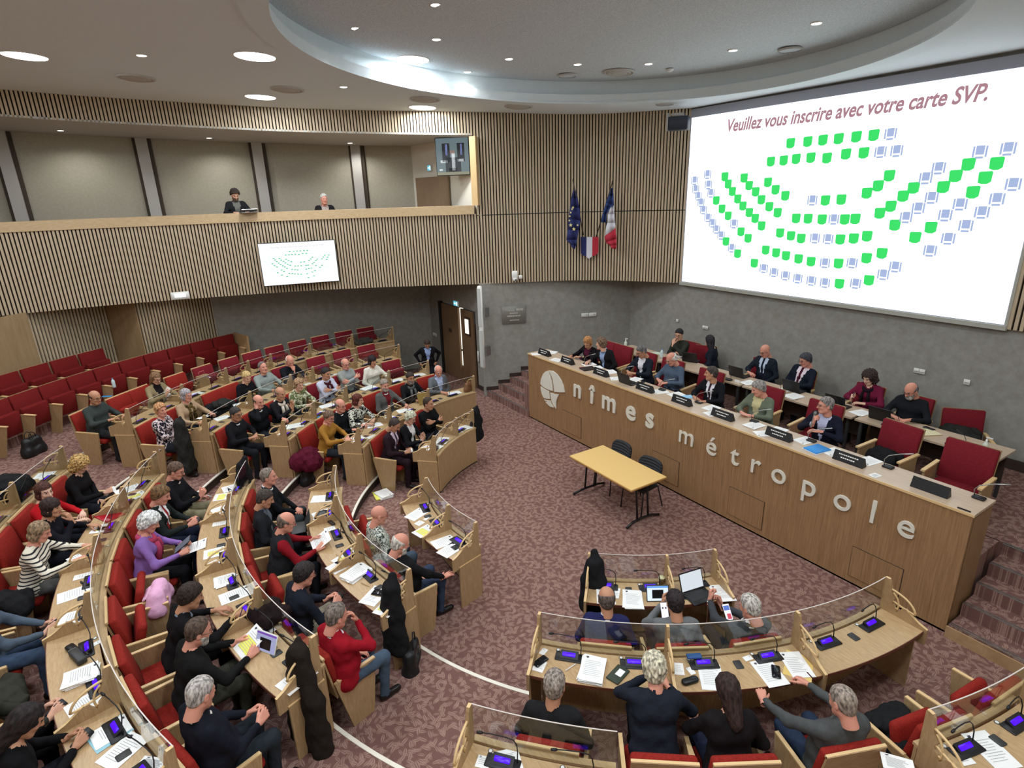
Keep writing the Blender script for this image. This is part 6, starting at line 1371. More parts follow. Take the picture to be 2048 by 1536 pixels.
PAPERS = """C 0 1213 1208 1210 1173 w|C 0 1228 1196 1232 1176 n|C 0 1267 1222 1264 1178 s|C 0 1456 1203 1434 1170 w|C 1 1178 1374 1191 1312 S|C 1 1429 1382 1416 1327 w|C 1 1358 1350 1354 1326 n|C 1 1386 1347 1378 1337 c|C 1 1561 1374 1518 1319 w|C 1 1491 1318 1500 1315 c
C 1 1084 1307 1090 1300 c|C 1 1074 1343 1084 1322 n|C 2 1020 1545 1008 1500 w|C 2 963 1535 970 1514 n|C 2 2023 1540 1944 1463 w|C 2 1800 1545 1792 1512 w|C 2 1935 1524 1922 1511 n|B 0 817 1039 849 1019 w|B 0 833 1050 845 1043 n|B 0 849 1040 856 1035 c|B 0 832 1071 864 1054 h
B 0 865 1092 909 1076 w|B 0 883 1111 917 1089 w|B 0 905 1098 925 1088 n|B 1 622 999 667 996 w|B 1 626 1034 667 1021 w|B 1 640 1040 655 1020 w|B 1 649 1061 670 1055 n|B 1 672 1128 712 1103 b|B 1 660 1143 700 1120 w|B 1 687 1164 737 1133 S|B 1 730 1212 767 1173 w|B 1 760 1231 793 1196 h|B 1 790 1180 800 1172 c
B 2 445 981 473 973 w|B 2 428 996 464 991 h|B 2 425 1026 462 1012 w|B 2 425 1050 452 1045 n|B 2 407 1111 448 1101 b|B 2 419 1131 437 1122 n|B 2 429 1168 470 1156 s|B 2 438 1202 502 1178 w|B 2 487 1288 518 1267 w|B 2 540 1263 547 1259 c|B 2 562 1384 624 1334 w|B 3 223 990 287 969 w|B 3 247 1000 290 985 b
B 3 195 1030 215 1018 n|B 3 185 1059 229 1054 b|B 3 135 1122 162 1110 n|B 3 147 1157 186 1147 n|B 3 112 1200 187 1175 w|B 3 115 1243 195 1222 w|B 3 184 1291 196 1285 c|B 3 128 1368 198 1343 S|B 3 134 1429 202 1390 w|B 3 187 1484 259 1441 u|B 3 208 1535 281 1471 w|B 3 295 1540 315 1515 w|B 4 70 953 108 948 w|B 4 78 959 92 956 c
A 2 566 857 613 848 s|A 2 543 877 570 868 w|A 1 695 883 728 873 w|A 1 735 877 752 870 n|A 1 728 855 768 846 w|A 2 640 815 668 808 w|A 1 766 838 783 831 w|A 0 846 900 862 893 w|A 0 865 898 880 890 w|A 0 876 895 893 868 w|A 0 915 860 945 851 w|A 0 905 866 925 862 n|A 1 795 824 822 818 w|A 1 889 790 927 782 w|A 1 850 812 870 808 n
A 2 716 785 757 771 S|A 2 780 764 808 757 w|A 2 823 753 852 747 w|A 3 653 756 680 748 w|A 3 605 771 622 766 n|A 2 640 825 655 820 n|A 3 468 812 500 806 s|A 3 430 840 458 832 w|A 4 384 790 405 784 w|A 3 396 838 415 831 n|A 4 330 792 352 786 w|A 4 405 758 420 754 n"""
for row in PAPERS.replace('\n', '|').split('|'):
    b, k, x0, y0, x1, y1, t_ = row.split(); k = int(k); a_ = (b, k, float(x0), float(y0), float(x1), float(y1))
    if t_ == 'w': paper(*a_)
    elif t_ == 'n': paper(*a_, desc='small white note', W_=.105, lines=4)
    elif t_ == 'c': paper(*a_, desc='white card', W_=.055, L_=.085, lines=1)
    elif t_ == 's': paper(*a_, desc='white stack of sheets', sheets=4)
    elif t_ == 'S': paper(*a_, desc='thick white paper stack', sheets=9, th=.004)
    elif t_ == 'h': paper(*a_, desc='white sheet with yellow block', yellow='half')
    elif t_ == 'b': paper(*a_, desc='white sheet with yellow stripe', yellow='bar')
    elif t_ == 'u': paper(*a_, desc='white sheets over pale blue folder', sheets=2, under=mat('pale_blue_card', srgb(150, 196, 210), .7))
def lay(px, py, z, name, label, cat, mb_mats, ang=0, group=None):
    p = at(px, py, z); mb, mats = mb_mats; return tag(mb.build(name, mats, None, frame_at(p, ang)), label, cat, group)
GLS = mat('phone_glass', srgb(16, 18, 24), 0.12)
def phone_mb(w=.074, l=.155): return MB().rbox((0, 0, .0045), (w, l, .009), .012).rbox((0, 0, .0092), (w-.007, l-.007, .001), .01, 1), [BLACK, GLS]
phone_mb0 = phone_mb
for px, py, z, ang, l, c in ((1081, 1323, T+.757, 100, 'black phone lying on a white note at the aisle end of the second row', None), (1552, 1344, T+.757, 128, 'dark phone lying on a printed sheet before the grey haired man', None), (1375, 1191, .752, 125, 'black phone in its case behind the short black hair', None),
                           (1286, 764, 1.604, -60, 'black phone on the counter beside an open laptop', None), (1414, 731, 1.567, -20, 'black phone lying alone on the secretaries table', None), (209, 1057, 3*T+.757, 60, 'black phone on the sheet before the woman with her fingers on her chin', None), (1858, 857, 1.578, -10, 'black phone on a cream folder at the stairs end of the table', None)):
    t = thing('smartphone', l, 'phone', frame_at(at(px, py, z), ang)); MB().rbox((0, 0, .0045), (.076, .158, .009), .012).build('casing', BLACK, t); MB().rbox((0, 0, .0092), (.068, .148, .001), .01).build('screen', GLS, t)
lay(761, 1187, T+.757, 'wallet', 'black wallet with a gold rim lying on papers beside the hanging coat', 'wallet', (MB().rbox((0, 0, .008), (.10, .19, .014), .01).box((0, 0, .002), (.105, .195, .003), 1), [GLS, mat('gold_rim', srgb(190, 160, 90), .4)]), 40)
lay(1380, 1364, T+.752, 'glasses_case', 'black spectacle case on the desk of the second row, stairs wing', 'case', (MB().rbox((0, 0, .018), (.07, .165, .035), .03), [BLACK]), 75)
lay(663, 1047, T+.752, 'glasses_case', 'dark spectacle case beside the divider of the man holding papers', 'case', (MB().rbox((0, 0, .016), (.055, .16, .03), .025), [mat('dark_leather', srgb(48, 38, 36), .5)]), 12)
lay(150, 1305, 3*T+.752, 'glasses_case', 'open black case on the outer desks of the middle wing, upper one', 'case', (MB().rbox((0, 0, .02), (.075, .24, .04), .02), [BLACK]), 25)
lay(157, 1318, 3*T+.752, 'glasses_case', 'grey ended black case below the open one on the outer desks', 'case', (MB().rbox((0, 0, .03), (.08, .23, .06), .02).box((.0, -.117, .03), (.06, .004, .045), 1), [DARKG, METAL]), 22)
lay(1236, 1350, T+.752, 'notebook', 'dark green notebook with a white card, before the wavy silver hair', 'notebook', (MB().rbox((0, 0, .008), (.13, .21, .016), .01).box((.01, .02, .017), (.06, .085, .002), 1), [mat('dark_green', srgb(52, 60, 46), .6), PAPER]), 105)
lay(1388, 1314, T+.80, 'box', 'small flat blue box propped on a microphone station', 'box', (MB().rbox((0, 0, .01), (.14, .06, .02), .01), [mat('box_blue', srgb(40, 84, 140), .5)]), 150)
lay(1597, 1332, T+.750, 'yellow_folder', 'open manila folder under the sheet the man writes on', 'folder', (MB().box((0, 0, .001), (.235, .33, .003)), [mat('manila', srgb(226, 196, 116), .7)]), 118)
paper('C', 1, 1612, 1359, 1574, 1301, z=T+.755, label='white printed sheet on the manila folder under the pen hand')
def pen(px, py, z, ang, l, c): tag(MB().tube([(0, -.07, .006), (0, .055, .006), (0, .07, .006)], [.0045, .0045, .001], n=6).build('pen', mat('pen_'+c, {'white': srgb(236, 236, 234), 'dark': srgb(50, 40, 70), 'wood': srgb(200, 176, 130)}[c], .4), None, frame_at(at(px, py, z), ang)), l, 'pen', None)
pen(1142, 1335, T+.753, 95, 'white pen lying between the phone and the paper stack, second row, stairs wing', 'white'); pen(731, 1170, T+.753, 25, 'wooden pencil beside the thick paper stack, second row, middle wing', 'wood')
pen(678, 1113, T+.759, 15, 'thin pen lying on the desk past the man in the vest', 'wood'); pen(460, 979, 2*T+.757, 20, 'dark pen lying on papers at the upper aisle end, third row, middle wing', 'dark')
lay(219, 1031, 3*T+.755, 'red_folder', 'glossy red folder on the desk before the woman with her fingers on her chin', 'folder', (MB().rbox((0, 0, .004), (.24, .33, .008), .01), [mat('glossy_red', srgb(176, 20, 40), .25)]), 28)
lay(637, 835, 2*T+.752, 'blue_folder', 'small blue folder on the desk behind the mustard blouse', 'folder', (MB().rbox((0, 0, .004), (.10, .16, .008), .01), [mat('folder_blue', srgb(60, 140, 190), .5)]), 20)
lay(214, 793, 4*T+.758, 'blue_folder', 'small blue folder on the edge of the outermost desk', 'folder', (MB().rbox((0, 0, .004), (.09, .19, .008), .01), [mat('folder_blue', srgb(60, 140, 190), .5)]), 60)
lay(393, 812, 3*T+.76, 'blue_folder', 'blue folder on the desk before the leopard scarf', 'folder', (MB().rbox((0, 0, .004), (.06, .12, .008), .01), [mat('folder_blue', srgb(60, 140, 190), .5)]), 60)
# cup and bottles
t = thing('paper_cup', 'small paper cup with pale lid on the front desk of the stairs wing', 'cup', Matrix.Translation(at(1323, 1167, .752))); MB().lathe([(.001, 0), (.026, 0), (.036, .085)], n=16).build('body', mat('cup_brown', srgb(150, 130, 100), .7), t); MB().lathe([(.038, .083), (.038, .090), (.001, .090)], n=16).build('lid', mat('cup_lid', srgb(226, 220, 176), .5), t)
def bottle(px, py, z, l, pump=False, s=1.0):
    t = thing('pump_bottle' if pump else 'water_bottle', l, 'bottle', Matrix.Translation(at(px, py, z)) @ Matrix.Scale(s, 4)); cl = mat('clear_plastic', srgb(206, 222, 226), .15) if not pump else mat('gel_plastic', srgb(214, 222, 206), .2)
    MB().lathe([(.001, 0), (.034, 0), (.036, .03), (.033, .08), (.036, .13), (.030, .16), (.012, .185), (.012, .20)], n=16).build('body', cl, t)
    if pump: MB().lathe([(.014, .19), (.014, .215), (.005, .22), (.005, .245), (.001, .245)], n=10).box((.025, 0, .245), (.075, .018, .012)).build('pump_head', WHITEPL, t)
    else: MB().lathe([(.014, .195), (.014, .215), (.001, .215)], n=10).build('cap', mat('cap_blue', srgb(90, 130, 180), .4), t)
bottle(1251, 697, 1.567, 'white pump bottle at the grey wall end of the secretaries tables', True, 1.0); bottle(1967, 908, 1.567, 'clear pump bottle at the stairs end of the secretaries tables', True, 1.0)
bottle(1323, 716, 1.567, 'clear water bottle beside the man resting his chin on his hand'); bottle(229, 775, 4*T+.752, 'clear water bottle on the outermost desk of the gallery wing')
# laptops and tablets
def laptop(px, py, z, ang, l, w=.33, open_=108, on=None, keys=BLACK):
    t = thing('laptop', l, 'laptop', frame_at(at(px, py, z), ang)); MB().rbox((0, 0, .008), (w, .225, .016), .012).build('keyboard_base', keys, t)
    MB().box((0, -.0, .0165), (w*.86, .10, .001)).build('keys', CONSOLE, t)
    R = Matrix.Translation((0, .112, .014)) @ Matrix.Rotation(rad(open_-90)*-1, 4, 'X')
    o = MB().box((0, .004, .11), (w, .008, .22)).build('screen', BLACK, t, R)
    MB().add([(-w/2+.01, -.001, .012), (w/2-.01, -.001, .012), (w/2-.01, -.001, .208), (-w/2+.01, -.001, .208)], [(0, 1, 2, 3)]).build('display', on or lit('dim_display', (.25, .3, .4), .25), o)
    return t
for px, py, ang, l in ((1259, 766, 90, 'black open laptop on the counter before the man with folded hands'),): laptop(px, py, 1.604, -90, l)
for px, py, ang, l in ((1383, 722, -70, 'black laptop on the table of the dark haired secretaries'), (1480, 752, -90, 'black laptop before the bald man in a suit'), (1590, 781, -90, 'black laptop before the man with a burgundy tie'), (1678, 812, -90, 'black laptop before the curly haired woman'), (1766, 838, -90, 'black laptop before the bearded man in black')): laptop(px, py, 1.567, ang, l, open_=105)
DOC = lit('document_display', (.72, .78, .84), .95); BLUEUI = lit('blue_white_display', (.72, .84, 1.0), 1.1); LILAC = lit('lilac_display', (.42, .44, .70), .8)
th_ = SEATS['C'][0][2]
laptop(1399, 1194, .752, th_+180+12, 'open tablet laptop with a black keyboard and a bright document, front row, stairs wing', .31, 112, DOC)
def tablet(px, py, z, ang, l, face, w=.25, h=.18, tilt=24, frame=WHITEPL, bars=None):
    t = thing('tablet', l, 'tablet', frame_at(at(px, py, z), ang)); R = Matrix.Rotation(rad(-tilt), 4, 'X')
    MB().rbox((0, .0, h/2), (w, .008, h), .001).build('casing', frame, t, R); MB().add([(-w/2+.008, -.005, .01), (w/2-.008, -.005, .01), (w/2-.008, -.005, h-.01), (-w/2+.008, -.005, h-.01)], [(0, 1, 2, 3)]).add([(-w/2+.008, -.0055, h-.03), (w/2-.008, -.0055, h-.03), (w/2-.008, -.0055, h-.012), (-w/2+.008, -.0055, h-.012)], [(0, 1, 2, 3)], 1).build('display', [face, bars or lit('ui_blue', (.1, .35, .9), 1.0)], t, R)
    MB().prism([(.0, .005), (.10, .005), (.04, h*.7)], lambda a, b, c: Vector((c, a, b)), w*.5).build('stand', BLACK, t)
tablet(1316, 1203, .752, SEATS['C'][0][1]+180, 'tablet with a bright white and blue page standing beside the short black hair', BLUEUI, frame=BLACK)
tablet(529, 1305, 2*T+.752, SEATS['B'][2][6]+200, 'white framed tablet standing on the third row desk before the bearded man', LILAC, w=.26, h=.19, bars=lit('ui_violet', (.2, .06, .5), .8))
t = thing('laptop', 'dark laptop open on the knees of the woman with short silver hair', 'laptop', frame_at(pol(RK(0)+.13, -145.0, .665), 35+10)); MB().rbox((0, 0, 0), (.30, .21, .014), .01).build('keyboard_base', DARKG, t); MB().box((0, .12, .09), (.30, .008, .2), M=Matrix.Rotation(rad(-25), 3, 'X')).build('screen', DARKG, t)
t = thing('laptop', 'dark laptop open on the knees of the man with a grey lapel', 'laptop', frame_at(pol(RK(1)+.13, -101.4, T+.665), 79)); MB().rbox((0, 0, 0), (.30, .21, .014), .01).build('keyboard_base', DARKG, t); MB().box((0, .12, .09), (.30, .008, .2), M=Matrix.Rotation(rad(-25), 3, 'X')).build('screen', DARKG, t)
# things held in hands
def held(key, side, kind, label, cat, mats=None, tilt=0, lift=.0):
    inf = PEOPLE[key]; w, fd, bk = inf['hR' if side == 'R' else 'hL']; y = nrm(fd); z = nrm(bk-y*(bk@y)); x = np.cross(y, z); s = -1 if side == 'R' else 1
    p = w + y*.095 - z*.030
    if kind == 'phone':
        t = thing('smartphone', label, 'phone'); t.matrix_world = inf['M'] @ basis(p - z*.004, x, y, z); bright = mats or GLS
        MB().rbox((0, 0, 0), (.074, .155, .009), .012).build('casing', BLACK if mats != 'w' else WHITEPL, t)
        toward = -1 if True else 1
        MB().rbox((0, 0, -.005), (.066, .146, .001), .01).build('screen', bright if mats != 'w' else WHITEPL, t)
    return t
for key, sd, l, m_ in ((('A', 0, 0), 'R', 'white phone held by the man in a burgundy suit', 'w'), (('A', 3, 3), 'R', 'dark phone held by the woman with tied blond hair', None), (('A', 4, 2), 'R', 'phone held up by the woman in a beige jacket', 'w'), (('B', 1, 4), 'R', 'dark phone held over the beige trousers', None), (('B', 2, 0), 'L', 'phone in the fingers of the man with a pink collar', 'w'),
                       (('B', 2, 1), 'R', 'dark phone held by the man in a patterned tie', None), (('B', 3, 0), 'R', 'pale phone held by the person with wild curls', 'w'), (('B', 3, 5), 'R', 'phone held by the person in jeans at the picture edge', None), (('B', 3, 7), 'R', 'phone held by the person in dark green', None), (('B', 3, 8), 'R', 'dark phone held by the person with shiny black hair', None), ((2, 4), 'R', 'phone held by the woman in burgundy', None)):
    held(key, sd, 'phone', l, 'phone', m_)
def lit_phone(key, px, py, l, faces, z, h=.165, w=.078):
    p = at(px, py, z); inf = PEOPLE[key]; th = math.degrees(math.atan2((inf['M'].to_3x3()@Vector((0, 1, 0))).y, (inf['M'].to_3x3()@Vector((0, 1, 0))).x)); t = thing('smartphone', l, 'phone', frame_at(p, th) @ Matrix.Rotation(rad(-48), 4, 'X'))
    MB().rbox((0, .002, 0), (w, .008, h), .001).build('casing', BLACK, t); mb = MB(); mats = []
    for i, (x0, x1, z0, z1, c) in enumerate(faces): mb.add([(x0*w, -.003-.0003*i, z0*h), (x1*w, -.003-.0003*i, z0*h), (x1*w, -.003-.0003*i, z1*h), (x0*w, -.003-.0003*i, z1*h)], [(0, 1, 2, 3)], i); mats.append(c)
    mb.build('display', mats, t)
WG = lit('phone_white', (.92, .88, 1.0), 1.1)
hp = PEOPLE[('C', 0, 2)]; q = (hp['R']+hp['L'])/2
lit_phone(('C', 0, 2), 1455, 1224, 'lit phone with blue and red pictures held up by the silver crew cut', [(-.46, .46, -.47, .47, WG), (-.4, .4, .1, .38, lit('pic_blue', (.12, .22, .7), .9)), (-.2, .35, -.42, -.1, lit('pic_red', (.75, .08, .12), .9))], q.z+.10)
hp = PEOPLE[('C', 0, 1)]; lit_phone(('C', 0, 1), 1329, 1221, 'lit white phone held by the man in a grey sweater', [(-.46, .46, -.47, .47, WG), (-.3, -.1, .1, .2, INKD), (.1, .3, .1, .2, INKD)], hp['L'].z+.08)
def held_paper(key, label, W_=.21, L_=.28, yellow=None, tilt=28, dz=.03, fwd=.10, obj='document'):
    inf = PEOPLE[key]; c = inf['M'].inverted() @ ((inf['R']+inf['L'])/2); R = Matrix.Translation(c+Vector((0, fwd, dz))) @ Matrix.Rotation(rad(tilt), 4, 'X'); mb, mats = paper_mesh(L_, W_, yellow=yellow, seed=len(label)); o = mb.build(obj, mats); o.matrix_world = inf['M'] @ R; return tag(o, label, 'paper')
held_paper(('B', 1, 2), 'open printed booklet held by the man in a padded vest', .30, .26); held_paper(('B', 2, 6), 'sheet with yellow block held by the bearded man pointing at it', .24, .30, 'half'); held_paper(('B', 2, 2), 'white sheet on the knees of the woman in lilac', .24, .30, dz=-.02, fwd=.16, tilt=10)
held_paper(('A', 3, 1), 'white paper held by the woman with a leopard scarf'); held_paper((1, 5), 'white paper between the hands of the man in sage green', .16, .22, dz=.0, fwd=.08)
inf = PEOPLE[('B', 2, 2)]; c = inf['M'].inverted() @ ((inf['R']+inf['L'])/2); t = thing('tablet', 'dark tablet held by the woman in lilac with white fluffy hair', 'tablet'); t.matrix_world = inf['M'] @ Matrix.Translation(c+Vector((0, .05, .05))) @ Matrix.Rotation(rad(35), 4, 'X'); MB().rbox((0, 0, 0), (.17, .24, .008), .01).build('casing', BLACK, t); MB().rbox((0, 0, .005), (.155, .225, .001), .01).build('screen', lit('grey_screen', (.2, .22, .3), .5), t)
inf = PEOPLE[(1, 6)]; w, fd, bk = inf['hR']; t = thing('handheld_microphone', 'silver handheld microphone held to the mouth of the man in a navy blazer', 'microphone'); hw_ = Vector(w)+Vector(nrm(fd))*.07
t.matrix_world = inf['M'] @ Matrix.Translation(hw_) @ Matrix.Rotation(rad(20), 4, 'X'); MB().lathe([(.001, -.12), (.014, -.12), (.018, .06), (.018, .07)], n=12).build('handle', METAL, t); MB().lathe([(.018, .07), (.027, .085), (.027, .11), (.016, .13), (.001, .135)], n=12).build('grille', mat('mic_grille', srgb(120, 120, 118), .5, .6), t)
pn = PEOPLE[('C', 1, 3)]; p = Vector(pn['R'])+Vector((-.04, .05, .05)); tag(MB().tube([(0, -.07, 0), (0, .06, 0)], .005, n=6).build('pen', mat('pen_maroon', srgb(80, 24, 44), .4), None, Matrix.Translation(p) @ Matrix.Rotation(rad(150), 4, 'Z') @ Matrix.Rotation(rad(50), 4, 'X')), 'maroon pen in the hand of the grey zipped sweater man', 'pen')
pn = PEOPLE[('B', 2, 5)]; p = Vector(pn['R'])+Vector((.03, .08, .05)); tag(MB().tube([(0, -.07, 0), (0, .06, 0)], .005, n=6).build('pen', mat('pen_dark', srgb(50, 40, 70), .4), None, Matrix.Translation(p) @ Matrix.Rotation(rad(40), 4, 'Z') @ Matrix.Rotation(rad(50), 4, 'X')), 'pen in the hand of the man with a gold watch', 'pen')
for key, sd, c, l in ((('B', 2, 5), 'R', mat('gold_rim', srgb(190, 160, 90), .4), 'watch'), (('C', 0, 2), 'L', METAL, 'watch'), (('C', 0, 1), 'L', METAL, 'watch')):
    inf = PEOPLE[key]; w, fd, bk = inf['hR' if sd == 'R' else 'hL']; y = nrm(fd); z = nrm(bk-y*(bk@y)); x = np.cross(y, z); B = basis(w-y*.0, x, y, z)
    MB().tube([(.034*math.cos(a), 0, .028*math.sin(a)) for a in np.linspace(0, 2*PI, 13)[:-1]], .006, n=6, closed=True).cyl((0, 0, .026), .017, .009, 0, 12).build('wristwatch', c, inf['obj'], B)

# ---- counter and secretaries' table: papers
CP = """1101 705 .22 30|1075 708 .2 70|1113 720 .21 10|1178 729 .21 80|1191 735 .21 70|1219 744 .26 75|1235 757 .22 60|1270 759 .21 100|1320 783 .24 70|1352 789 .21 80|1423 816 .21 90|1427 827 .21 75|1508 851 .22 88|1529 867 .21 60|1556 861 .21 95|1610 881 .21 80|1666 904 .23 75|1738 922 .21 80|1750 951 .10 80"""
for i, r_ in enumerate(CP.split('|')):
    px, py, w, a = (float(q) for q in r_.split()); p = at(px, py, 1.604); mb, mats = paper_mesh(.28 if w > .15 else .13, w, seed=i, sheets=3 if i in (0, 12) else 1, lines=7); who = min(range(9), key=lambda j: abs(PLX[j]+.3-p.x))
    tag(mb.build('document', mats, None, frame_at(p, a-180)), uniq('white sheet on the counter near the stand %s' % WHO[who].replace('with no lettering ', '')), 'paper', 'papers on the counter')
for i, (px, py, w, a, l, s) in enumerate(((1308, 707, .21, 60, 'pale green sheet on the table beside the water bottle', 1), (1362, 712, .2, 80, 'white paper propped before the dark haired secretary', 1), (1498, 766, .22, 80, 'white paper stack before the bald man in a suit', 4), (1561, 781, .21, 80, 'white paper with a thin mark between the two suited men', 1), (1587, 794, .23, 80, 'thick paper stack with a red sheet before the burgundy tie', 7),
                                        (1722, 826, .21, 75, 'white papers before the curly haired woman', 3), (1640, 803, .12, 80, 'small white paper beside the hand of the navy suited man', 1))):
    mb, mats = paper_mesh(.28, w, seed=30+i, sheets=s, lines=6, logo=False, col=PAPER if 'green' not in l else mat('pale_green', srgb(206, 220, 200), .7)); tag(mb.build('document', mats, None, frame_at(at(px, py, 1.567), a-180)), l, 'paper', 'papers on the tables')
lay(1851, 865, 1.567, 'cream_folder', 'cream folder with papers at the stairs end of the secretaries tables', 'folder', (MB().box((0, 0, .004), (.25, .33, .008)).box((.01, 0, .011), (.24, .32, .003)), [mat('cream_card', srgb(222, 212, 172), .7)]), 60)
lay(1634, 899, 1.606, 'blue_book', 'bright blue covered booklet on white papers at the counter', 'booklet', (MB().rbox((0, 0, .010), (.22, .29, .020), .01).box((0, 0, .001), (.24, .31, .003), 1), [mat('cyan_cover', srgb(46, 140, 214), .45), PAPER]), -100)
lay(1373, 794, 1.606, 'blue_sheet', 'pale blue sheet before the man in a black suit', 'paper', (MB().box((0, 0, .002), (.16, .24, .004)), [mat('sky_paper', srgb(150, 200, 232), .7)]), -110)
lay(1176, 738, 1.606, 'document_case', 'dark document case with a red tab on the counter', 'case', (MB().rbox((0, 0, .012), (.22, .3, .024), .01).box((.13, .08, .006), (.06, .1, .01), 1), [mat('dark_leather', srgb(48, 38, 36), .5), FRED]), -100)
lay(1928, 1020, 1.606, 'marker_pen', 'thin black marker at the stairs end of the counter', 'pen', (MB().box((0, 0, .006), (.13, .012, .012)), [BLACK]), -90)
lay(1474, 765, 1.568, 'place_card', 'small white place card before the bald man in a suit', 'card', (MB().box((0, 0, .025), (.11, .012, .05)), [PAPER]), -90)
for i, (x, l) in enumerate(zip((-8.95, -8.05, -7.05, -6.05, -5.15, -4.15, -3.15, -2.25), WHO)):
    x = [-9.35, -8.20, -7.15, -6.30, -5.20, -4.25, -3.20, -2.20][i]; t = thing('desk_microphone', 'slender silver microphone behind the name stand %s' % WHO[min(i+1, 8)].replace('with no lettering ', ''), 'microphone', frame_at((x, 7.76, 1.604), -90), 'silver microphones on the counter')
    MB().rbox((0, 0, .012), (.13, .10, .024), .02).build('base', CONSOLE, t); MB().tube([(.05, 0, .02), (.06, 0, .10), (.02, -.01, .16), (-.10, -.03, .22), (-.24, -.05, .27)], [.006, .006, .006, .006, .009], n=6).build('stem', METAL, t)
for i, (px, py, l) in enumerate(((1452, 759, 'beside the bald man in a suit'), (1549, 786, 'between the two suited men'), (1661, 817, 'before the curly haired woman'), (1781, 854, 'before the bearded man in black'), (1911, 893, 'at the stairs end'), (1357, 725, 'before the chin resting man'))):
    t = thing('desk_microphone', 'black gooseneck microphone on the secretaries tables, %s' % l, 'microphone', frame_at(at(px, py, 1.567), -90), 'black microphones on the tables'); MB().rbox((0, 0, .016), (.25, .09, .032), .015).build('base', CONSOLE, t); MB().tube([(-.10, 0, .03), (-.10, -.02, .12), (-.06, -.04, .18), (.06, -.08, .22)], [.0045, .0045, .0045, .009], n=6).build('stem', BLACK, t)
# gallery laptop and coat
p = at(508, 417, 4.96); t = thing('laptop', 'silver laptop on the gallery ledge before the bushy haired man', 'laptop', frame_at((-15.28, 2.45, 4.902), 180+5)); MB().rbox((0, 0, .008), (.36, .25, .016), .012).build('keyboard_base', METAL, t); MB().box((0, -.12, .06), (.36, .01, .10), M=Matrix.Rotation(rad(60), 3, 'X')).build('screen', METAL, t)

# ---- cloth heaps, hanging coats, bags: grown like the figures
def blob(name, label, cat, prims, mt, vox=.018, bump=.016, freq=26, k=.05, M=None, parts=None, flat=None):
    prims = [(np.array(a, float), np.array(b, float), ra, rb) for a, b, ra, rb in prims]; lo = np.min([np.minimum(a-ra, b-rb) for a, b, ra, rb in prims], 0)-.05; hi = np.max([np.maximum(a+ra, b+rb) for a, b, ra, rb in prims], 0)+.05
    P = grid(lo, hi, vox); D = None
    for a, b, ra, rb in prims: d = capsule(P, a, b, ra, rb); D = d if D is None else smin(D, d, k)
    D = D + bumps(P, bump, freq) + bumps(P, bump*.5, freq*2.1, .8)
    if flat is not None: D = np.maximum(D, flat-P[..., 2])
    v, f = snets(D, lo, vox); me = bpy.data.meshes.new(name); me.from_pydata(v.tolist(), [], f.tolist()); me.polygons.foreach_set('use_smooth', [True]*len(f)); me.materials.append(mt)
    o = link(name, me); 
    if M is not None: o.matrix_world = M
    return tag(o, label, cat)
CB, CG, CBR = cloth((30, 30, 32)), cloth((44, 44, 42)), cloth((36, 26, 26))
def hanging(name, label, b, k, a, length, width, mt, r=None, depth=.09, lean=.0, off=0.0):
    """a coat hung from the top of a divider; local x runs along the row"""
    p = pol((RK(k)-.40) if r is None else r, a, 0); top = T*k+1.14; L_ = length; w = width; M = frame_at((p.x, p.y, 0), a+180)
    pr = [((off, 0, top), (off+.02, -.03, top-.10), .035, .07), ((off-.02, -.04, top-.12), (off-w*.28, -.05, top-L_*.45), .075, .085), ((off+.03, -.04, top-.12), (off+w*.30, -.05, top-L_*.45), .075, .085), ((off-w*.28, -.05, top-L_*.45), (off-w*.34, -.05, top-L_+.08), .085, .10), ((off+w*.30, -.05, top-L_*.45), (off+w*.36, -.05, top-L_+.08), .085, .10), ((off, -.06, top-L_*.3), (off, -.08, top-L_+.1), .08, .11)]
    return blob(name, label, 'coat', pr, mt, .018, .014, 22, .05, M)
hanging('hanging_coat', 'long dark brown coat hanging from the open end of the third row, middle wing', 'B', 2, -68.6, 1.28, .50, cloth((40, 34, 30)), r=RK(2)-.30, off=-.10)
hanging('hanging_jacket', 'narrow black jacket hanging from the open end of the second row, middle wing', 'B', 1, -70.8, .95, .18, CB, r=RK(1)-.20, off=-.08)
hanging('hanging_jacket', 'black jacket hanging from the far end of the front desk under the gallery', 'A', 0, -161.6, .74, .20, CB, off=-.10)
hanging('hanging_coat', 'black coat hanging from the aisle end of the front desk, stairs wing', 'C', 0, -46.6, .80, .22, CB, off=.08)
hanging('hanging_coat', 'dark grey coat hanging in the aisle beside the slick haired man', 'A', 3, -127.6, 1.05, .24, CG, r=RK(3)-.05, off=.06)
hanging('hanging_jacket', 'dark jacket hanging at the aisle end of the third row, middle wing', 'B', 2, -115.3, .60, .24, CB, off=.10)
def heap(name, label, p, ang, mt, w=.42, d=.34, h=.12, cat='coat', bump=.02): return blob(name, label, cat, [((-w*.35, -d*.3, h*.4), (w*.35, -d*.25, h*.45), h*.55, h*.6), ((-w*.38, d*.25, h*.35), (w*.30, d*.3, h*.4), h*.5, h*.55), ((-w*.1, 0, h*.6), (w*.2, .03, h*.75), h*.6, h*.5)], mt, .018, bump, 30, .06, frame_at(p, ang), flat=0.004)
heap('coat', 'black coat thrown over a vacant seat, second row, stairs wing', pol(RK(1)+.50, -14.4, T+.47), 166, CB, .55, .45, .16)
heap('coat', 'grey coat heaped on the outermost desk by the double doors', pol(RK(4)-.18, -171.5, 4*T+.76), 10, cloth((70, 68, 66)), .60, .34, .12)
heap('coat', 'black coat on a vacant seat beside the man looking up', pol(RK(3)+.5, -140.0, 3*T+.47), 40, CB, .45, .5, .3)
heap('coat', 'black coat spilled over the desk end before the slick haired man', at(447, 812, 3*T+.76), 30, CG, .36, .26, .12)
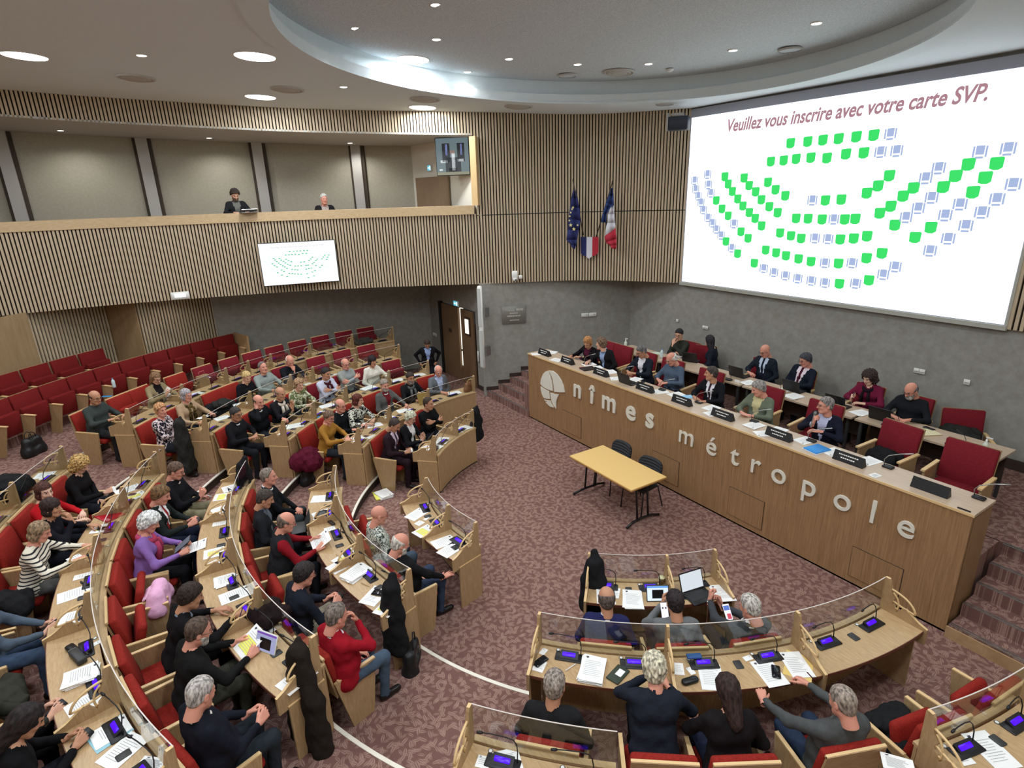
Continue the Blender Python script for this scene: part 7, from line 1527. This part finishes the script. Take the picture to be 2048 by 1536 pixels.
heap('coat', 'burgundy coat draped over the row end by the mustard blouse', pol(RK(1)+.62, -131.3, T+.35), 45, cloth((84, 20, 40)), .40, .40, .30)
heap('coat', 'black coat with a white tag over the outer row at the picture edge', pol(RK(4)-.1, -110.9, 4*T+.77), 70, CB, .5, .4, .26)
heap('coat', 'dark green coat with a blue lining across the lap space at the picture edge', pol(RK(3)+.42, -84.2, 3*T+.49), 96, cloth((52, 52, 44)), .50, .50, .20)
heap('cap', 'crumpled dark brown cap and scarf against the divider of the third row', at(540, 1236, 2*T+.76), 20, CBR, .30, .36, .14, 'cap')
heap('coat', 'dark coat on a vacant chair by the back wall near the stairs', (-3.35, 10.30, PZ+.48), -75, CG, .5, .4, .18)
heap('coat', 'dark bag and coat on the vacant chair next to the microphone speaker', (-3.62, 8.58, PZ+.48), -97, CB, .36, .34, .16)
heap('coat', 'black coat on the bench beside the striped jersey', pol(RK(3)+.52, -95.6, 3*T+.49), 84, CB, .30, .46, .22)
def bag(name, label, p, ang, mt, w=.36, d=.14, h=.30, handles=True, floor=True):
    o = blob(name, label, 'bag', [((-w*.38, 0, h*.2), (-w*.30, 0, h*.82), d*.5, d*.36), ((w*.38, 0, h*.2), (w*.30, 0, h*.82), d*.5, d*.36), ((-w*.3, 0, h*.25), (w*.3, 0, h*.25), d*.55, d*.55), ((-w*.2, 0, h*.75), (w*.2, 0, h*.75), d*.42, d*.42)], mt, .014, .006, 30, .05, frame_at(p, ang), flat=0.004)
    if handles:
        for s in (-1, 1): MB().tube([(-w*.22, s*d*.25, h*.85), (-w*.16, s*d*.25, h*1.2), (0, s*d*.22, h*1.32), (w*.16, s*d*.25, h*1.2), (w*.22, s*d*.25, h*.85)], .008, n=6).build('handle', mt, o)
    return o
bag('tote_bag', 'large black tote bag on the carpet below the narrow black jacket', at(826, 1345, 0.01), 60, mat('black_leather', srgb(26, 26, 28), .45), .42, .18, .42)
bag('handbag', 'small black bag with a white tag on the floor by the burgundy coat', at(622, 965, T), 30, mat('black_leather', srgb(26, 26, 28), .45), .38, .16, .30)
bag('handbag', 'tan brown leather bag on the desk end below the double doors', at(938, 781, T+.752), 20, mat('tan_leather', srgb(128, 84, 54), .5), .24, .12, .18)
bag('handbag', 'black bag on the floor before the first spectator seats', pol(10.55, -128.2, 5*T), 50, mat('black_leather', srgb(26, 26, 28), .45), .34, .2, .34)
bag('handbag', 'dark bag under the bench beside the striped jersey', pol(RK(3)+.75, -99.4, 3*T), 80, CB, .34, .2, .3, False)
o = bag('pink_bag', 'soft pink shoulder bag lying on a vacant seat of the third row, middle wing', pol(RK(2)+.42, -92.2, 2*T+.49), 78, cloth((226, 172, 204)), .46, .20, .22, False); o['label'] = 'soft pink shoulder bag on the vacant seat below the woman in lilac'
MB().rbox((0, -.07, .20), (.24, .02, .15), .05, 0, Matrix.Rotation(rad(-60), 3, 'X')).build('flap', cloth((236, 186, 214)), o)
t = thing('paper_bag', 'brown paper carrier bag with pink handles standing on an outer desk', 'bag', frame_at(at(408, 772, 4*T+.752), 35)); MB().prism([(-.13, 0), (.13, 0), (.12, .24), (-.12, .24)], lambda a, b, c: Vector((a, c, b)), .10).build('body', mat('kraft_paper', srgb(150, 122, 86), .8), t); MB().tube([(-.07, 0, .24), (-.06, 0, .33), (.06, 0, .33), (.07, 0, .24)], .006, n=6).build('handle', mat('pink_cord', srgb(190, 110, 110), .6), t)
tag(MB().box((0, 0, .11), (.22, .02, .24), M=Matrix.Rotation(rad(15), 3, 'X')).build('envelope', mat('kraft_yellow', srgb(178, 150, 84), .8), None, frame_at(at(845, 807, T+.76), 20)), 'yellow brown envelope standing on the desk before the bearded man with a scarf', 'envelope')
p = at(768, 991, .005); mb, mats = paper_mesh(.30, .23, sheets=10, th=.005, seed=3, lines=5); mb.box((.05, -.04, .012), (.23, .31, .022), 3, Matrix.Rotation(-.2, 3, 'Z')); tag(mb.build('paper_stack', mats, None, frame_at(p, 5)), 'stack of white papers and yellow folders lying on the carpet by the burgundy suit', 'papers')
